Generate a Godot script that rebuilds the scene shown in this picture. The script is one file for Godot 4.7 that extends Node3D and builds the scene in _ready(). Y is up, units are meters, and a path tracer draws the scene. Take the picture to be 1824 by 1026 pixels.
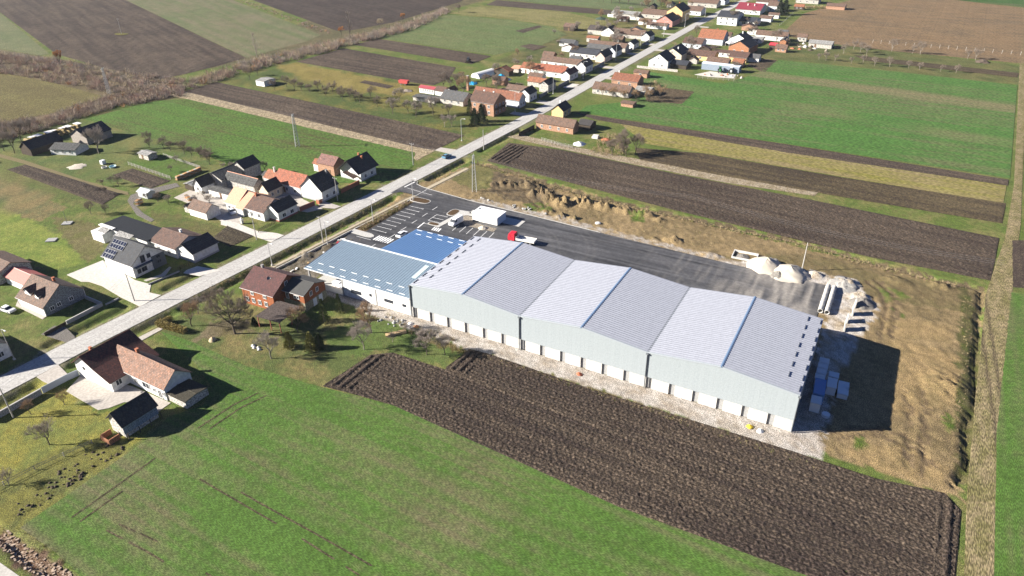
extends Node3D
# An aerial view of a village street with a new warehouse. y up, metres; x runs along the warehouse front, -z up the street.

# ---------------------------------------------------------------- camera geometry (from the roof corners of the warehouse)
const EYE := Vector3(93.647, 94.986, 118.289)
const FOCAL := 1267.915
var cam_r: Vector3
var cam_u: Vector3
var cam_f: Vector3

func aim() -> void:
	var yaw := 3.64696097
	var pitch := 0.529965
	var roll := -0.0126653
	cam_f = Vector3(sin(yaw) * cos(pitch), -sin(pitch), cos(yaw) * cos(pitch))
	var r := cam_f.cross(Vector3.UP).normalized()
	var u := r.cross(cam_f)
	cam_r = r * cos(roll) + u * sin(roll)
	cam_u = u * cos(roll) - r * sin(roll)

func P(x: float, y: float, h := 0.0) -> Vector3:      # photo pixel -> point where its ray meets the height h
	var d := cam_f + cam_r * ((x - 912.0) / FOCAL) - cam_u * ((y - 513.0) / FOCAL)
	return EYE + d * ((h - EYE.y) / d.y)

func pp(a: Array) -> PackedVector2Array:              # flat list of photo pixels on the ground -> (x, z)
	var o := PackedVector2Array()
	for i in range(0, a.size(), 2):
		var q := P(a[i], a[i + 1])
		o.append(Vector2(q.x, q.z))
	return o

# ---------------------------------------------------------------- mesh builder
class MB:
	var v := PackedVector3Array()
	var n := PackedVector3Array()
	var uv := PackedVector2Array()
	var c := PackedColorArray()
	var col := Color(1, 1, 1)
	var coloured := false
	var xf := Transform3D()
	func face(pts: Array, ctr: Vector3, uvs: Array = []) -> void:
		var nr: Vector3 = (pts[2] - pts[0]).cross(pts[1] - pts[0])
		if pts.size() > 3 and nr.length() < 1e-9:
			nr = (pts[3] - pts[0]).cross(pts[2] - pts[0])
		if nr.length() < 1e-12:
			return
		nr = nr.normalized()
		var mid := Vector3.ZERO
		for q in pts:
			mid += q
		mid /= pts.size()
		var order := range(pts.size())
		if nr.dot(mid - ctr) < 0.0:
			order.reverse()
			nr = -nr
		var wn := (xf.basis * nr).normalized()
		for i in range(1, pts.size() - 1):
			for k in [order[0], order[i], order[i + 1]]:
				var q: Vector3 = pts[k]
				v.append(xf * q)
				n.append(wn)
				if uvs.size():
					uv.append(uvs[k])
				elif absf(nr.y) > 0.6:
					uv.append(Vector2(q.x, q.z))
				elif absf(nr.x) > absf(nr.z):
					uv.append(Vector2(q.z, -q.y))
				else:
					uv.append(Vector2(q.x, -q.y))
				c.append(col)
	func box(a: Vector3, b: Vector3) -> void:
		var p := [Vector3(a.x, a.y, a.z), Vector3(b.x, a.y, a.z), Vector3(b.x, b.y, a.z), Vector3(a.x, b.y, a.z), Vector3(a.x, a.y, b.z), Vector3(b.x, a.y, b.z), Vector3(b.x, b.y, b.z), Vector3(a.x, b.y, b.z)]
		var m := (a + b) / 2
		for f in [[0, 1, 2, 3], [4, 5, 6, 7], [0, 4, 7, 3], [1, 5, 6, 2], [3, 2, 6, 7], [0, 1, 5, 4]]:
			face([p[f[0]], p[f[1]], p[f[2]], p[f[3]]], m)
	func at(p: Vector3, size: Vector3, turn := 0.0) -> void:      # a box standing on p
		var keep := xf
		xf = xf * Transform3D(Basis(Vector3.UP, turn), p)
		box(Vector3(-size.x / 2, 0, -size.z / 2), Vector3(size.x / 2, size.y, size.z / 2))
		xf = keep
	func prism(poly: Array, z0: float, z1: float) -> void:        # convex outline in x, y drawn out along z
		var m := Vector3.ZERO
		for q in poly:
			m += Vector3(q.x, q.y, 0)
		m /= poly.size()
		m.z = (z0 + z1) / 2
		var a := []
		var b := []
		for q in poly:
			a.append(Vector3(q.x, q.y, z0))
			b.append(Vector3(q.x, q.y, z1))
		face(a, m)
		face(b, m)
		for i in poly.size():
			var j: int = (i + 1) % poly.size()
			face([a[i], a[j], b[j], b[i]], m)
	func tube(p: Vector3, q: Vector3, r0: float, r1: float, k := 6, caps := true) -> void:
		var d := (q - p)
		if d.length() < 1e-6:
			return
		d = d.normalized()
		var s := d.cross(Vector3.UP if absf(d.y) < 0.95 else Vector3.RIGHT).normalized()
		var t := d.cross(s)
		var A := []
		var B := []
		for i in k:
			var a := TAU * i / k
			var e := s * cos(a) + t * sin(a)
			A.append(p + e * r0)
			B.append(q + e * r1)
		var m := (p + q) / 2
		for i in k:
			var j := (i + 1) % k
			if r1 < 0.0005:
				face([A[i], A[j], q], m)
			else:
				face([A[i], A[j], B[j], B[i]], m)
		if caps:
			face(A, m)
			if r1 > 0.0005:
				face(B, m)
	func lathe(prof: Array, k := 10, at_ := Vector3.ZERO) -> void:   # prof: Vector2(radius, y)
		for s in prof.size() - 1:
			var a: Vector2 = prof[s]
			var b: Vector2 = prof[s + 1]
			for i in k:
				var t0 := TAU * i / k
				var t1 := TAU * (i + 1) / k
				var m := at_ + Vector3(0, (a.y + b.y) / 2 - (b.x - a.x) * 2.0, 0)
				var q := [at_ + Vector3(cos(t0) * a.x, a.y, sin(t0) * a.x), at_ + Vector3(cos(t1) * a.x, a.y, sin(t1) * a.x), at_ + Vector3(cos(t1) * b.x, b.y, sin(t1) * b.x), at_ + Vector3(cos(t0) * b.x, b.y, sin(t0) * b.x)]
				if a.x < 0.001:
					q.remove_at(1)
				elif b.x < 0.001:
					q.remove_at(3)
				face(q, m)
	func blade(p: Vector3, q: Vector3, w: float, side: Vector3) -> void:   # a twig or a leaf: one thin triangle
		var d := (q - p).cross(side)
		if d.length() < 1e-6:
			return
		var e := (q - p).cross(d).normalized() * w
		var nr := (q - p + e).cross(e).normalized()
		v.append_array([xf * (p - e), xf * (p + e), xf * q])
		n.append_array([nr, nr, nr])
		uv.append_array([Vector2.ZERO, Vector2.ZERO, Vector2.ZERO])
		c.append_array([col, col, col])
	func mesh() -> ArrayMesh:
		var a := []
		a.resize(Mesh.ARRAY_MAX)
		a[Mesh.ARRAY_VERTEX] = v
		a[Mesh.ARRAY_NORMAL] = n
		a[Mesh.ARRAY_TEX_UV] = uv
		if coloured:
			a[Mesh.ARRAY_COLOR] = c
		var m := ArrayMesh.new()
		m.add_surface_from_arrays(Mesh.PRIMITIVE_TRIANGLES, a)
		return m

# ---------------------------------------------------------------- nodes
var used := {}
func numbered(called: String) -> String:
	used[called] = used.get(called, -1) + 1
	return called if used[called] == 0 else "%s_%03d" % [called, used[called]]

func tag(o: Node3D, label: String, category: String, group := "", kind := "") -> Node3D:
	o.set_meta("label", label)
	o.set_meta("category", category)
	if group:
		o.set_meta("group", group)
	if kind:
		o.set_meta("kind", kind)
	return o

func thing(called: String, at: Vector3, label: String, category: String, group := "", turn := 0.0) -> Node3D:
	var o := Node3D.new()
	o.name = numbered(called)
	add_child(o)
	o.position = at
	o.rotation.y = turn
	return tag(o, label, category, group)

func part(called: String, mesh, m: Material, parent: Node3D, at := Vector3.ZERO, turn := 0.0, label := "") -> MeshInstance3D:
	var o := MeshInstance3D.new()
	o.name = called
	o.mesh = mesh.mesh() if mesh is MB else mesh
	o.material_override = m
	o.position = at
	o.rotation.y = turn
	if label:
		o.set_meta("label", label)
	parent.add_child(o, true)
	return o

func single(called: String, mesh, m: Material, at: Vector3, label: String, category: String, group := "", turn := 0.0, kind := "") -> MeshInstance3D:
	var o := MeshInstance3D.new()
	o.name = numbered(called)
	o.mesh = mesh.mesh() if mesh is MB else mesh
	o.material_override = m
	o.position = at
	o.rotation.y = turn
	add_child(o)
	tag(o, label, category, group, kind)
	return o

func copy_of(o: Node3D, at: Vector3, turn: float, label := "", size := 1.0) -> Node3D:
	var c: Node3D = o.duplicate()
	c.name = numbered(str(o.name).rstrip("0123456789").rstrip("_"))
	add_child(c)
	c.position = at
	c.rotation.y = turn
	c.scale = Vector3.ONE * size
	if label:
		c.set_meta("label", label)
	return c

# ---------------------------------------------------------------- noise and materials
var rng := RandomNumberGenerator.new()
var nz := FastNoiseLite.new()
var nc := FastNoiseLite.new()

func fbm(x: float, y: float) -> float:
	return nz.get_noise_2d(x, y)

var mats := {}
var texs := {}
func lin(r: float, g: float, b: float) -> Color:
	return Color(r, g, b).linear_to_srgb()

func noise_tex(key: String, freq: float, lo: float, hi: float, octaves := 4, kind := FastNoiseLite.TYPE_SIMPLEX_SMOOTH, size := 512) -> Texture2D:
	if texs.has(key):
		return texs[key]
	var n := FastNoiseLite.new()
	n.seed = hash(key) % 1000
	n.noise_type = kind
	n.frequency = freq
	n.fractal_octaves = octaves
	n.fractal_type = FastNoiseLite.FRACTAL_FBM
	if kind == FastNoiseLite.TYPE_CELLULAR:
		n.cellular_return_type = FastNoiseLite.RETURN_DISTANCE
	var im := n.get_seamless_image(size, size)
	im.convert(Image.FORMAT_RGB8)
	var data := im.get_data()
	var lut := PackedByteArray()
	for i in 256:
		lut.append(int(255.0 * clampf(lerpf(lo, hi, smoothstep(0.12, 0.88, i / 255.0)), 0, 1)))
	for i in data.size():
		data[i] = lut[data[i]]
	texs[key] = ImageTexture.create_from_image(Image.create_from_data(size, size, false, Image.FORMAT_RGB8, data))
	return texs[key]

func tile_tex() -> Texture2D:        # clay tiles: 12 rows of 16, each tile its own tone
	if texs.has("tiles"):
		return texs["tiles"]
	var im := Image.create(384, 384, false, Image.FORMAT_RGB8)
	var r := RandomNumberGenerator.new()
	r.seed = 5
	for row in 12:
		for colm in 17:
			var t := 0.80 + r.randf_range(-0.14, 0.14)
			var warm := r.randf_range(-0.05, 0.05)
			for y in 32:
				for x in 24:
					var e := 1.0
					if y > 28:
						e = 0.55
					elif x < 2 :
						e = 0.86
					var px := (colm * 24 + x + (12 if row % 2 else 0))
					if px < 384 or colm < 16:
						im.set_pixel(px % 384, row * 32 + y, Color(t * e + warm, t * e, t * e - warm))
	texs["tiles"] = ImageTexture.create_from_image(im)
	return texs["tiles"]

# colour is a linear base colour; grain is a grey texture laid in metres (per = its repeat)
func M(key: String, r := 0.5, g := 0.5, b := 0.5, rough := 0.9, grain: Texture2D = null, per := 4.0, relief := 0.0, metal := 0.0, vcol := false) -> StandardMaterial3D:
	if mats.has(key):
		return mats[key]
	var m := StandardMaterial3D.new()
	m.resource_name = key
	m.albedo_color = lin(r, g, b)
	m.roughness = rough
	m.metallic = metal
	m.vertex_color_use_as_albedo = vcol
	if rough > 0.85:
		m.metallic_specular = 0.25
	if grain:
		m.albedo_texture = grain
		m.uv1_scale = Vector3.ONE / per
		if relief != 0.0:
			m.heightmap_enabled = true
			m.heightmap_texture = grain
			m.heightmap_scale = relief
	mats[key] = m
	return m

func second(m: StandardMaterial3D, t: Texture2D, per: float) -> StandardMaterial3D:      # a coarser pattern over the first
	m.detail_enabled = true
	m.detail_blend_mode = BaseMaterial3D.BLEND_MODE_MUL
	m.detail_albedo = t
	m.detail_uv_layer = BaseMaterial3D.DETAIL_UV_2
	m.uv2_triplanar = true
	m.uv2_world_triplanar = true
	m.uv2_scale = Vector3.ONE / per
	return m

# ---------------------------------------------------------------- fields
# look.call(u, w, x, z) -> Color whose alpha is the height there; u runs along the rows, w across them
func field(called: String, poly: PackedVector2Array, deg: float, cell: float, y: float, look: Callable, m: Material, label: String, category := "field", parent: Node3D = null) -> MeshInstance3D:
	var th := deg_to_rad(deg)
	var mid := Vector2.ZERO
	for q in poly:
		mid += q
	mid /= poly.size()
	var loc := PackedVector2Array()
	var lo := Vector2(1e9, 1e9)
	var hi := -lo
	for q in poly:
		var d := q - mid
		var e := Vector2(cos(th) * d.x - sin(th) * d.y, sin(th) * d.x + cos(th) * d.y)
		loc.append(e)
		lo = lo.min(e)
		hi = hi.max(e)
	var nu := int(ceil((hi.x - lo.x) / cell)) + 1
	var nw := int(ceil((hi.y - lo.y) / cell)) + 1
	var inside := PackedByteArray()
	inside.resize(nu * nw)
	var at := PackedInt32Array()
	at.resize(nu * nw)
	at.fill(-1)
	var v := PackedVector3Array()
	var c := PackedColorArray()
	var uv := PackedVector2Array()
	var idx := PackedInt32Array()
	for j in nw:
		for i in nu:
			inside[j * nu + i] = 1 if Geometry2D.is_point_in_polygon(lo + Vector2(i, j) * cell, loc) else 0
	for j in nw:
		for i in nu:
			if not inside[j * nu + i]:
				continue
			var q := lo + Vector2(i, j) * cell
			var k: Color = look.call(q.x, q.y, mid.x + cos(th) * q.x + sin(th) * q.y, mid.y - sin(th) * q.x + cos(th) * q.y)
			var edge := i == 0 or j == 0 or i == nu - 1 or j == nw - 1 or not (inside[j * nu + i - 1] and inside[j * nu + i + 1] and inside[(j - 1) * nu + i] and inside[(j + 1) * nu + i])
			at[j * nu + i] = v.size()
			v.append(Vector3(q.x, y + (minf(k.a, 0.05) if edge else k.a), q.y))
			c.append(Color(k.r, k.g, k.b))
			uv.append(q)
	for j in nw - 1:
		for i in nu - 1:
			var a := j * nu + i
			var sum := inside[a] + inside[a + 1] + inside[a + nu] + inside[a + nu + 1]
			if sum == 4:
				idx.append_array([at[a], at[a + 1], at[a + nu + 1], at[a], at[a + nu + 1], at[a + nu]])
			elif sum > 0:
				var o := lo + Vector2(i, j) * cell
				for piece in Geometry2D.intersect_polygons(PackedVector2Array([o, o + Vector2(cell, 0), o + Vector2(cell, cell), o + Vector2(0, cell)]), loc):
					var first := v.size()
					for q in piece:
						var gi := int(round((q.x - lo.x) / cell))
						var gj := int(round((q.y - lo.y) / cell))
						var g := at[mini(gj, nw - 1) * nu + mini(gi, nu - 1)]
						if g >= 0 and (lo + Vector2(gi, gj) * cell).distance_to(q) < 0.001:
							v.append(v[g])
							c.append(c[g])
						else:
							var k: Color = look.call(q.x, q.y, mid.x + cos(th) * q.x + sin(th) * q.y, mid.y - sin(th) * q.x + cos(th) * q.y)
							v.append(Vector3(q.x, y, q.y))
							c.append(Color(k.r, k.g, k.b))
						uv.append(q)
					var t := Geometry2D.triangulate_polygon(piece)
					for s in range(0, t.size(), 3):
						var A := v[first + t[s]]
						var B := v[first + t[s + 1]]
						var C := v[first + t[s + 2]]
						if (C - A).cross(B - A).y >= 0.0:
							idx.append_array([first + t[s], first + t[s + 1], first + t[s + 2]])
						else:
							idx.append_array([first + t[s], first + t[s + 2], first + t[s + 1]])
	var o2 := MeshInstance3D.new()
	o2.mesh = sheet_mesh(v, c, uv, idx)
	o2.material_override = m
	o2.position = Vector3(mid.x, 0, mid.y)
	o2.rotation.y = th
	if parent:
		o2.name = called
		parent.add_child(o2, true)
		o2.global_transform = Transform3D(Basis(Vector3.UP, th), Vector3(mid.x, 0, mid.y))
	else:
		o2.name = numbered(called)
		add_child(o2)
		tag(o2, label, category, "", "structure")
	return o2

func sheet_mesh(v: PackedVector3Array, c: PackedColorArray, uv: PackedVector2Array, idx: PackedInt32Array) -> ArrayMesh:
	var n := PackedVector3Array()
	n.resize(v.size())
	for t in range(0, idx.size(), 3):
		var k := (v[idx[t + 2]] - v[idx[t]]).cross(v[idx[t + 1]] - v[idx[t]])
		n[idx[t]] += k
		n[idx[t + 1]] += k
		n[idx[t + 2]] += k
	for i in n.size():
		n[i] = n[i].normalized() if n[i].length() > 1e-9 else Vector3.UP
	var a := []
	a.resize(Mesh.ARRAY_MAX)
	a[Mesh.ARRAY_VERTEX] = v
	a[Mesh.ARRAY_NORMAL] = n
	a[Mesh.ARRAY_TEX_UV] = uv
	a[Mesh.ARRAY_COLOR] = c
	a[Mesh.ARRAY_INDEX] = idx
	var m := ArrayMesh.new()
	m.add_surface_from_arrays(Mesh.PRIMITIVE_TRIANGLES, a)
	return m

# a sown crop: green rows with soil between, thinner in patches; thin = how much soil shows
func crop(green: Color, soil: Color, thin := 0.35, patch := 0.02, streak := 0.5) -> Callable:
	return func(u: float, w: float, x: float, z: float) -> Color:
		var a := fbm(x * patch, z * patch + 31.0) * 0.55 + fbm(u * 0.012, w * 0.16) * streak + fbm(u * 0.004 + 3.0, w * 0.95) * 0.55 + fbm(x * 0.35 + 9.0, z * 0.35) * 0.3 + thin
		var k := green.lerp(soil, clampf(a, 0.0, 1.0)) * (1.0 + 0.18 * fbm(x * 0.9, z * 0.9) + 0.10 * fbm(x * 0.07 + 5.0, z * 0.07))
		k.a = 0.02 + 0.02 * fbm(x * 1.3, z * 1.3)
		return k

# ploughed land: clods thrown up along the furrows
func plough(dark: Color, pale: Color, high := 0.18, furrow := 0.0) -> Callable:
	return func(u: float, w: float, x: float, z: float) -> Color:
		var cl := nc.get_noise_2d(x * 0.75 + 0.3 * z, z * 1.1)
		var a := clampf(0.36 + 0.65 * fbm(x * 1.5, z * 1.5) + 0.4 * fbm(x * 0.02, z * 0.02 + 7.0) + 0.5 * fbm(u * 0.006, w * 0.22) + 0.45 * fbm(u * 0.012 + 6.0, w * 0.9), 0, 1)
		var k := dark.lerp(pale, a)
		k.a = 0.10 + high * (0.5 + 0.8 * cl + 0.8 * fbm(x * 1.1, z * 1.1)) + furrow * sin(w * 6.4 + 1.6 * fbm(u * 0.15, w * 0.15))
		return k

func plain(col: Color, vary := 0.25, scale := 0.2, lift := 0.0) -> Callable:
	return func(_u: float, _w: float, x: float, z: float) -> Color:
		var k := col * (1.0 + vary * (fbm(x * scale, z * scale) + 0.5 * fbm(x * scale * 4.0 + 3.0, z * scale * 4.0)))
		k.a = lift
		return k

# a strip that follows a line of points (x, z)
func strip(pts: Array, w0: float, w1: float) -> PackedVector2Array:
	var l := PackedVector2Array()
	var r := PackedVector2Array()
	for i in pts.size():
		var a: Vector2 = pts[maxi(i - 1, 0)]
		var b: Vector2 = pts[mini(i + 1, pts.size() - 1)]
		var d := (b - a).normalized().orthogonal()
		var w := lerpf(w0, w1, float(i) / maxf(1.0, pts.size() - 1.0)) / 2
		l.append(pts[i] + d * w)
		r.append(pts[i] - d * w)
	r.reverse()
	l.append_array(r)
	return l

# ---------------------------------------------------------------- the ground with its ditches and heaps
const ROAD := [Vector2(-64.5, 100), Vector2(-63.2, 66), Vector2(-62.3, 45), Vector2(-61.4, 33), Vector2(-58, -15), Vector2(-56.2, -45), Vector2(-53.8, -88), Vector2(-50.8, -145), Vector2(-49.2, -200), Vector2(-48.3, -260), Vector2(-47.3, -320), Vector2(-45.6, -400), Vector2(-43, -460), Vector2(-39.5, -530), Vector2(-30, -700)]
func road_x(z: float) -> float:
	for i in ROAD.size() - 1:
		if z <= ROAD[i].y and z >= ROAD[i + 1].y:
			return lerpf(ROAD[i].x, ROAD[i + 1].x, (z - ROAD[i].y) / (ROAD[i + 1].y - ROAD[i].y))
	return ROAD[0].x

var site_poly := PackedVector2Array()
var ditches := []      # [points, half width, depth]
var heaps := []        # [x, z, radius, height, stretch]
var zones := []        # [polygon, colour, second colour, scale]

func seg_dist(p: Vector2, a: Vector2, b: Vector2) -> float:
	var d := b - a
	return p.distance_to(a + d * clampf((p - a).dot(d) / d.length_squared(), 0.0, 1.0))

func ground_height(x: float, z: float) -> float:
	var h := -0.06 + 0.025 * fbm(x * 0.5, z * 0.5)
	var p := Vector2(x, z)
	if site_poly.size() and x > -30.0 and x < 126.0 and z > -95.0 and z < 12.0 and not (x < 90.5 and z > -66.5 and z < 0.5) and Geometry2D.is_point_in_polygon(p, site_poly):
		h += 0.05 + 0.16 * fbm(x * 0.45, z * 0.25) + 0.10 * fbm(x * 1.1 + 5.0, z * 0.6)
	for d in ditches:
		var box: Rect2 = d[3]
		if not box.has_point(p):
			continue
		var m := 1e9
		for i in d[0].size() - 1:
			m = minf(m, seg_dist(p, d[0][i], d[0][i + 1]))
		m += 0.5 * fbm(x * 0.35, z * 0.35) * d[4]
		if m < d[1]:
			h -= d[2] * smoothstep(0.0, 1.0, 1.0 - maxf(m, 0.0) / d[1])
	for k in heaps:
		var e := Vector2((x - k[0]) / k[2], (z - k[1]) / (k[2] * k[4])).length()
		if e < 1.0:
			h = maxf(h, h + k[3] * (1.0 - e * e) * (0.75 + 0.8 * fbm(x * 0.6, z * 0.6) + 0.5 * fbm(x * 1.5, z * 1.5)))
	return h

const LAWN := Color(0.158, 0.222, 0.050)
const DRY := Color(0.34, 0.295, 0.12)
func ground_colour(x: float, z: float) -> Color:
	var p := Vector2(x + 1.1 * fbm(x * 0.22, z * 0.22) + 0.5 * fbm(x * 0.9, z * 0.9), z + 1.1 * fbm(x * 0.22 + 40.0, z * 0.22) + 0.5 * fbm(x * 0.9 + 40.0, z * 0.9))
	var a := LAWN
	var b := DRY
	var s := 0.06
	var bias := 0.22
	for k in zones:
		var box: Rect2 = k[4]
		if box.has_point(p) and Geometry2D.is_point_in_polygon(p, k[0]):
			a = k[1]
			b = k[2]
			s = k[3]
			bias = k[5]
	var t := clampf(bias + 0.75 * fbm(x * s, z * s) + 0.45 * fbm(x * s * 5.0 + 11.0, z * s * 5.0) + 0.35 * fbm(x * 0.8, z * 0.8 + 4.0), 0.0, 1.0)
	return a.lerp(b, t) * (1.0 + 0.22 * fbm(x * 1.2, z * 1.2))

func zone(poly: PackedVector2Array, a: Color, b: Color, scale := 0.1, bias := 0.35) -> void:
	var r := Rect2(poly[0], Vector2.ZERO)
	for q in poly:
		r = r.expand(q)
	zones.append([poly, a, b, scale, r, bias])

func ditch(pts: Array, half: float, deep: float, rough := 1.0) -> void:
	var r := Rect2(pts[0], Vector2.ZERO)
	for q in pts:
		r = r.expand(q)
	ditches.append([pts, half, deep, r.grow(half + 1.0), rough])

func grid_patch(v: PackedVector3Array, c: PackedColorArray, uv: PackedVector2Array, idx: PackedInt32Array, x0: float, x1: float, z0: float, z1: float, cell: float, hole: Rect2, relief: bool) -> void:
	var nx := int(round((x1 - x0) / cell))
	var nzz := int(round((z1 - z0) / cell))
	var first := v.size()
	for j in nzz + 1:
		for i in nx + 1:
			var x := x0 + i * cell
			var z := z0 + j * cell
			var edge := i == 0 or j == 0 or i == nx or j == nzz
			v.append(Vector3(x, ground_height(x, z) if relief and not edge else -0.06, z))
			c.append(ground_colour(x, z))
			uv.append(Vector2(x, z))
	for j in nzz:
		for i in nx:
			if hole.has_point(Vector2(x0 + (i + 0.5) * cell, z0 + (j + 0.5) * cell)):
				continue
			var a := first + j * (nx + 1) + i
			idx.append_array([a, a + 1, a + nx + 2, a, a + nx + 2, a + nx + 1])

func build_ground() -> void:
	var v := PackedVector3Array()
	var c := PackedColorArray()
	var uv := PackedVector2Array()
	var idx := PackedInt32Array()
	var hole := Rect2(-152, -144, 304, 248)
	grid_patch(v, c, uv, idx, -152, 152, -144, 104, 0.8, Rect2(), true)
	grid_patch(v, c, uv, idx, -680, 288, -720, 152, 4.0, hole, false)
	for q in [[-4000, -680, -4000, 4000], [288, 4000, -4000, 4000], [-680, 288, -4000, -720], [-680, 288, 152, 4000]]:
		var f := v.size()
		for e in [Vector2(q[0], q[2]), Vector2(q[1], q[2]), Vector2(q[1], q[3]), Vector2(q[0], q[3])]:
			v.append(Vector3(e.x, -0.06, e.y))
			c.append(LAWN.lerp(DRY, 0.4))
			uv.append(e)
		idx.append_array([f, f + 1, f + 2, f, f + 2, f + 3])
	var o := MeshInstance3D.new()
	o.name = "ground"
	o.mesh = sheet_mesh(v, c, uv, idx)
	o.material_override = soil_mat("ground_cover", "grass", 7.3, 2.5)
	add_child(o)
	tag(o, "rough grass, bare earth and garden ground of the village", "ground", "", "structure")

func soil_mat(key: String, grain: String, per: float, relief: float, long := 1.0) -> StandardMaterial3D:
	if mats.has(key):
		return mats[key]
	var t: Texture2D
	match grain:
		"grass":
			t = noise_tex("grass", 0.05, 0.5, 1.0, 5)
		"clod":
			t = noise_tex("clod", 0.03, 0.45, 1.0, 3, FastNoiseLite.TYPE_CELLULAR)
		"wheat":
			t = noise_tex("wheat", 0.06, 0.62, 1.0, 4)
		"soil":
			t = noise_tex("soil", 0.04, 0.58, 1.0, 4, FastNoiseLite.TYPE_CELLULAR)
		"grit":
			t = noise_tex("grit", 0.06, 0.72, 1.0, 5)
		"row":
			t = noise_tex("row", 0.05, 0.6, 1.0, 4)
	var m := M(key, 1.25, 1.25, 1.25, 0.95, t, per, relief, 0.0, true)
	m.albedo_color = Color(1.0, 1.0, 1.0)
	m.uv1_scale = Vector3(1.0 / (per * long), 1.0 / per, 1.0)
	return second(m, noise_tex("coarse", 0.02, 0.88, 1.0, 5), 17.3)

# ---------------------------------------------------------------- land, fields, roads
func C3(r: float, g: float, b: float) -> Color:
	return Color(r, g, b)

func build_land() -> void:
	# ditches beside the street (with the culverts of the drives left out), along the plot and the farm track
	var side := func(off: float, z0: float, z1: float) -> Array:
		var o := []
		var z := z0
		while z > z1:
			o.append(Vector2(road_x(z) + off, z))
			z -= 8.0
		o.append(Vector2(road_x(z1) + off, z1))
		return o
	ditch(side.call(6.4, 100, 61), 2.6, 1.1, 0.3)
	ditch(side.call(6.2, 52, 27), 2.4, 1.0, 0.3)
	ditch(side.call(6.2, 24, -58), 2.3, 1.1, 0.4)
	ditch(side.call(6.2, -78, -100), 2.6, 1.2, 0.3)
	ditch(side.call(5.6, -112, -143), 2.2, 1.0, 0.3)
	ditch(side.call(-6.6, 50, 31), 2.2, 0.9, 0.3)
	ditch(side.call(-6.2, 19, 9), 2.2, 0.9, 0.3)
	ditch(side.call(-6.0, -30, -55), 1.8, 0.4, 0.3)
	ditch([Vector2(-43, -100), Vector2(-24, -97.5), Vector2(5, -91), Vector2(28, -89), Vector2(57, -87), Vector2(79, -86.4), Vector2(95, -83), Vector2(110, -80.6), Vector2(124, -79.6)], 1.5, 1.0, 0.8)
	ditch([Vector2(123.5, -79), Vector2(122.8, -65), Vector2(122.6, -54), Vector2(121.4, -42), Vector2(122, -28), Vector2(119.7, -17), Vector2(120.4, -6), Vector2(118, 1)], 1.1, 0.9, 1.6)
	ditch([Vector2(-26, 87.6), Vector2(-20, 87.8), Vector2(-12, 88.6), Vector2(-2, 88)], 1.6, 1.0, 0.5)
	ditch([Vector2(-21.6, 64.5), Vector2(-22.8, 75), Vector2(-22.6, 84)], 0.6, 0.3, 0.5)
	# spoil heaps on the building site
	for k in [[-21, -86, 6, 1.6, 0.5], [-13, -88.5, 6, 2.0, 0.5], [-26, -83, 4, 1.0, 0.6], [-7.5, -82.5, 3.4, 2.6, 0.9], [-2.5, -82, 4.0, 3.0, 0.8], [3.5, -79.5, 3.6, 2.9, 0.9], [9.5, -83.2, 4.6, 2.6, 0.7], [17, -83, 4.2, 2.2, 0.7], [23.5, -83.6, 4.5, 1.7, 0.6], [30.5, -83.6, 4.2, 1.5, 0.6], [2, -72, 2.4, 1.0, 0.8], [7, -70.5, 2.6, 1.3, 0.8], [11.5, -70.5, 2.2, 1.0, 0.8], [36, -82, 2.2, 1.1, 0.7], [44, -70, 3.2, 1.4, 0.6], [39, -68.5, 2.2, 0.7, 0.6], [56, -66, 3.5, 0.9, 0.5], [104, -74, 4.0, 0.9, 0.7], [114.5, -76.5, 4, 1.0, 0.5], [116, -31, 5, 1.0, 1.0], [84.5, -67.5, 2.0, 1.2, 0.8], [92.5, -66.5, 3.0, 1.5, 0.7], [96.5, -60, 2.8, 1.3, 1.1], [-46.5, -12, 2.6, 0.9, 1.4], [-45, -20, 2.0, 0.7, 1.3]]:
		heaps.append(k)
	# what the open ground is made of, later entries over earlier ones
	var tan_a := C3(0.46, 0.335, 0.175)
	var tan_b := C3(0.27, 0.205, 0.105)
	var gravel := C3(0.70, 0.645, 0.58)
	var soil := C3(0.085, 0.066, 0.048)
	zone(pp([320, 130, 480, 105, 660, 60, 800, 20, 900, -10, 600, -30, 560, 30, 400, 100]), C3(0.169, 0.156, 0.078), C3(0.260, 0.208, 0.117), 0.05)
	zone(pp([-60, 80, 90, 100, 330, 140, 330, 175, 190, 190, 60, 225, -60, 235]), C3(0.182, 0.143, 0.078), C3(0.312, 0.247, 0.143), 0.06)
	zone(pp([400, 145, 530, 112, 740, 150, 860, 170, 860, 225, 825, 240, 560, 183]), C3(0.121, 0.167, 0.049), C3(0.312, 0.260, 0.078), 0.03)
	zone(pp([490, 118, 530, 112, 740, 152, 760, 172, 640, 165, 540, 140]), C3(0.312, 0.260, 0.078), C3(0.390, 0.312, 0.104), 0.05)
	zone(pp([880, 110, 1000, 55, 1110, 35, 1200, 20, 1130, 90, 1040, 130]), C3(0.126, 0.157, 0.055), C3(0.260, 0.221, 0.091), 0.05)
	zone(pp([1010, 55, 1090, 35, 1180, 45, 1120, 70, 1050, 75]), C3(0.273, 0.247, 0.091), C3(0.195, 0.195, 0.065), 0.05)
	zone(pp([1340, 100, 1400, 60, 1480, 75, 1824, 118, 1824, 152, 1600, 128]), C3(0.138, 0.169, 0.057), C3(0.260, 0.234, 0.091), 0.05)
	zone(pp([130, 210, 250, 235, 400, 300, 300, 330, 100, 320, -40, 290, -40, 235]), C3(0.141, 0.202, 0.060), C3(0.273, 0.260, 0.091), 0.06)
	zone(pp([230, 290, 300, 272, 355, 300, 318, 320]), C3(0.131, 0.233, 0.042), C3(0.163, 0.204, 0.062), 0.1, 0.2)
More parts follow.
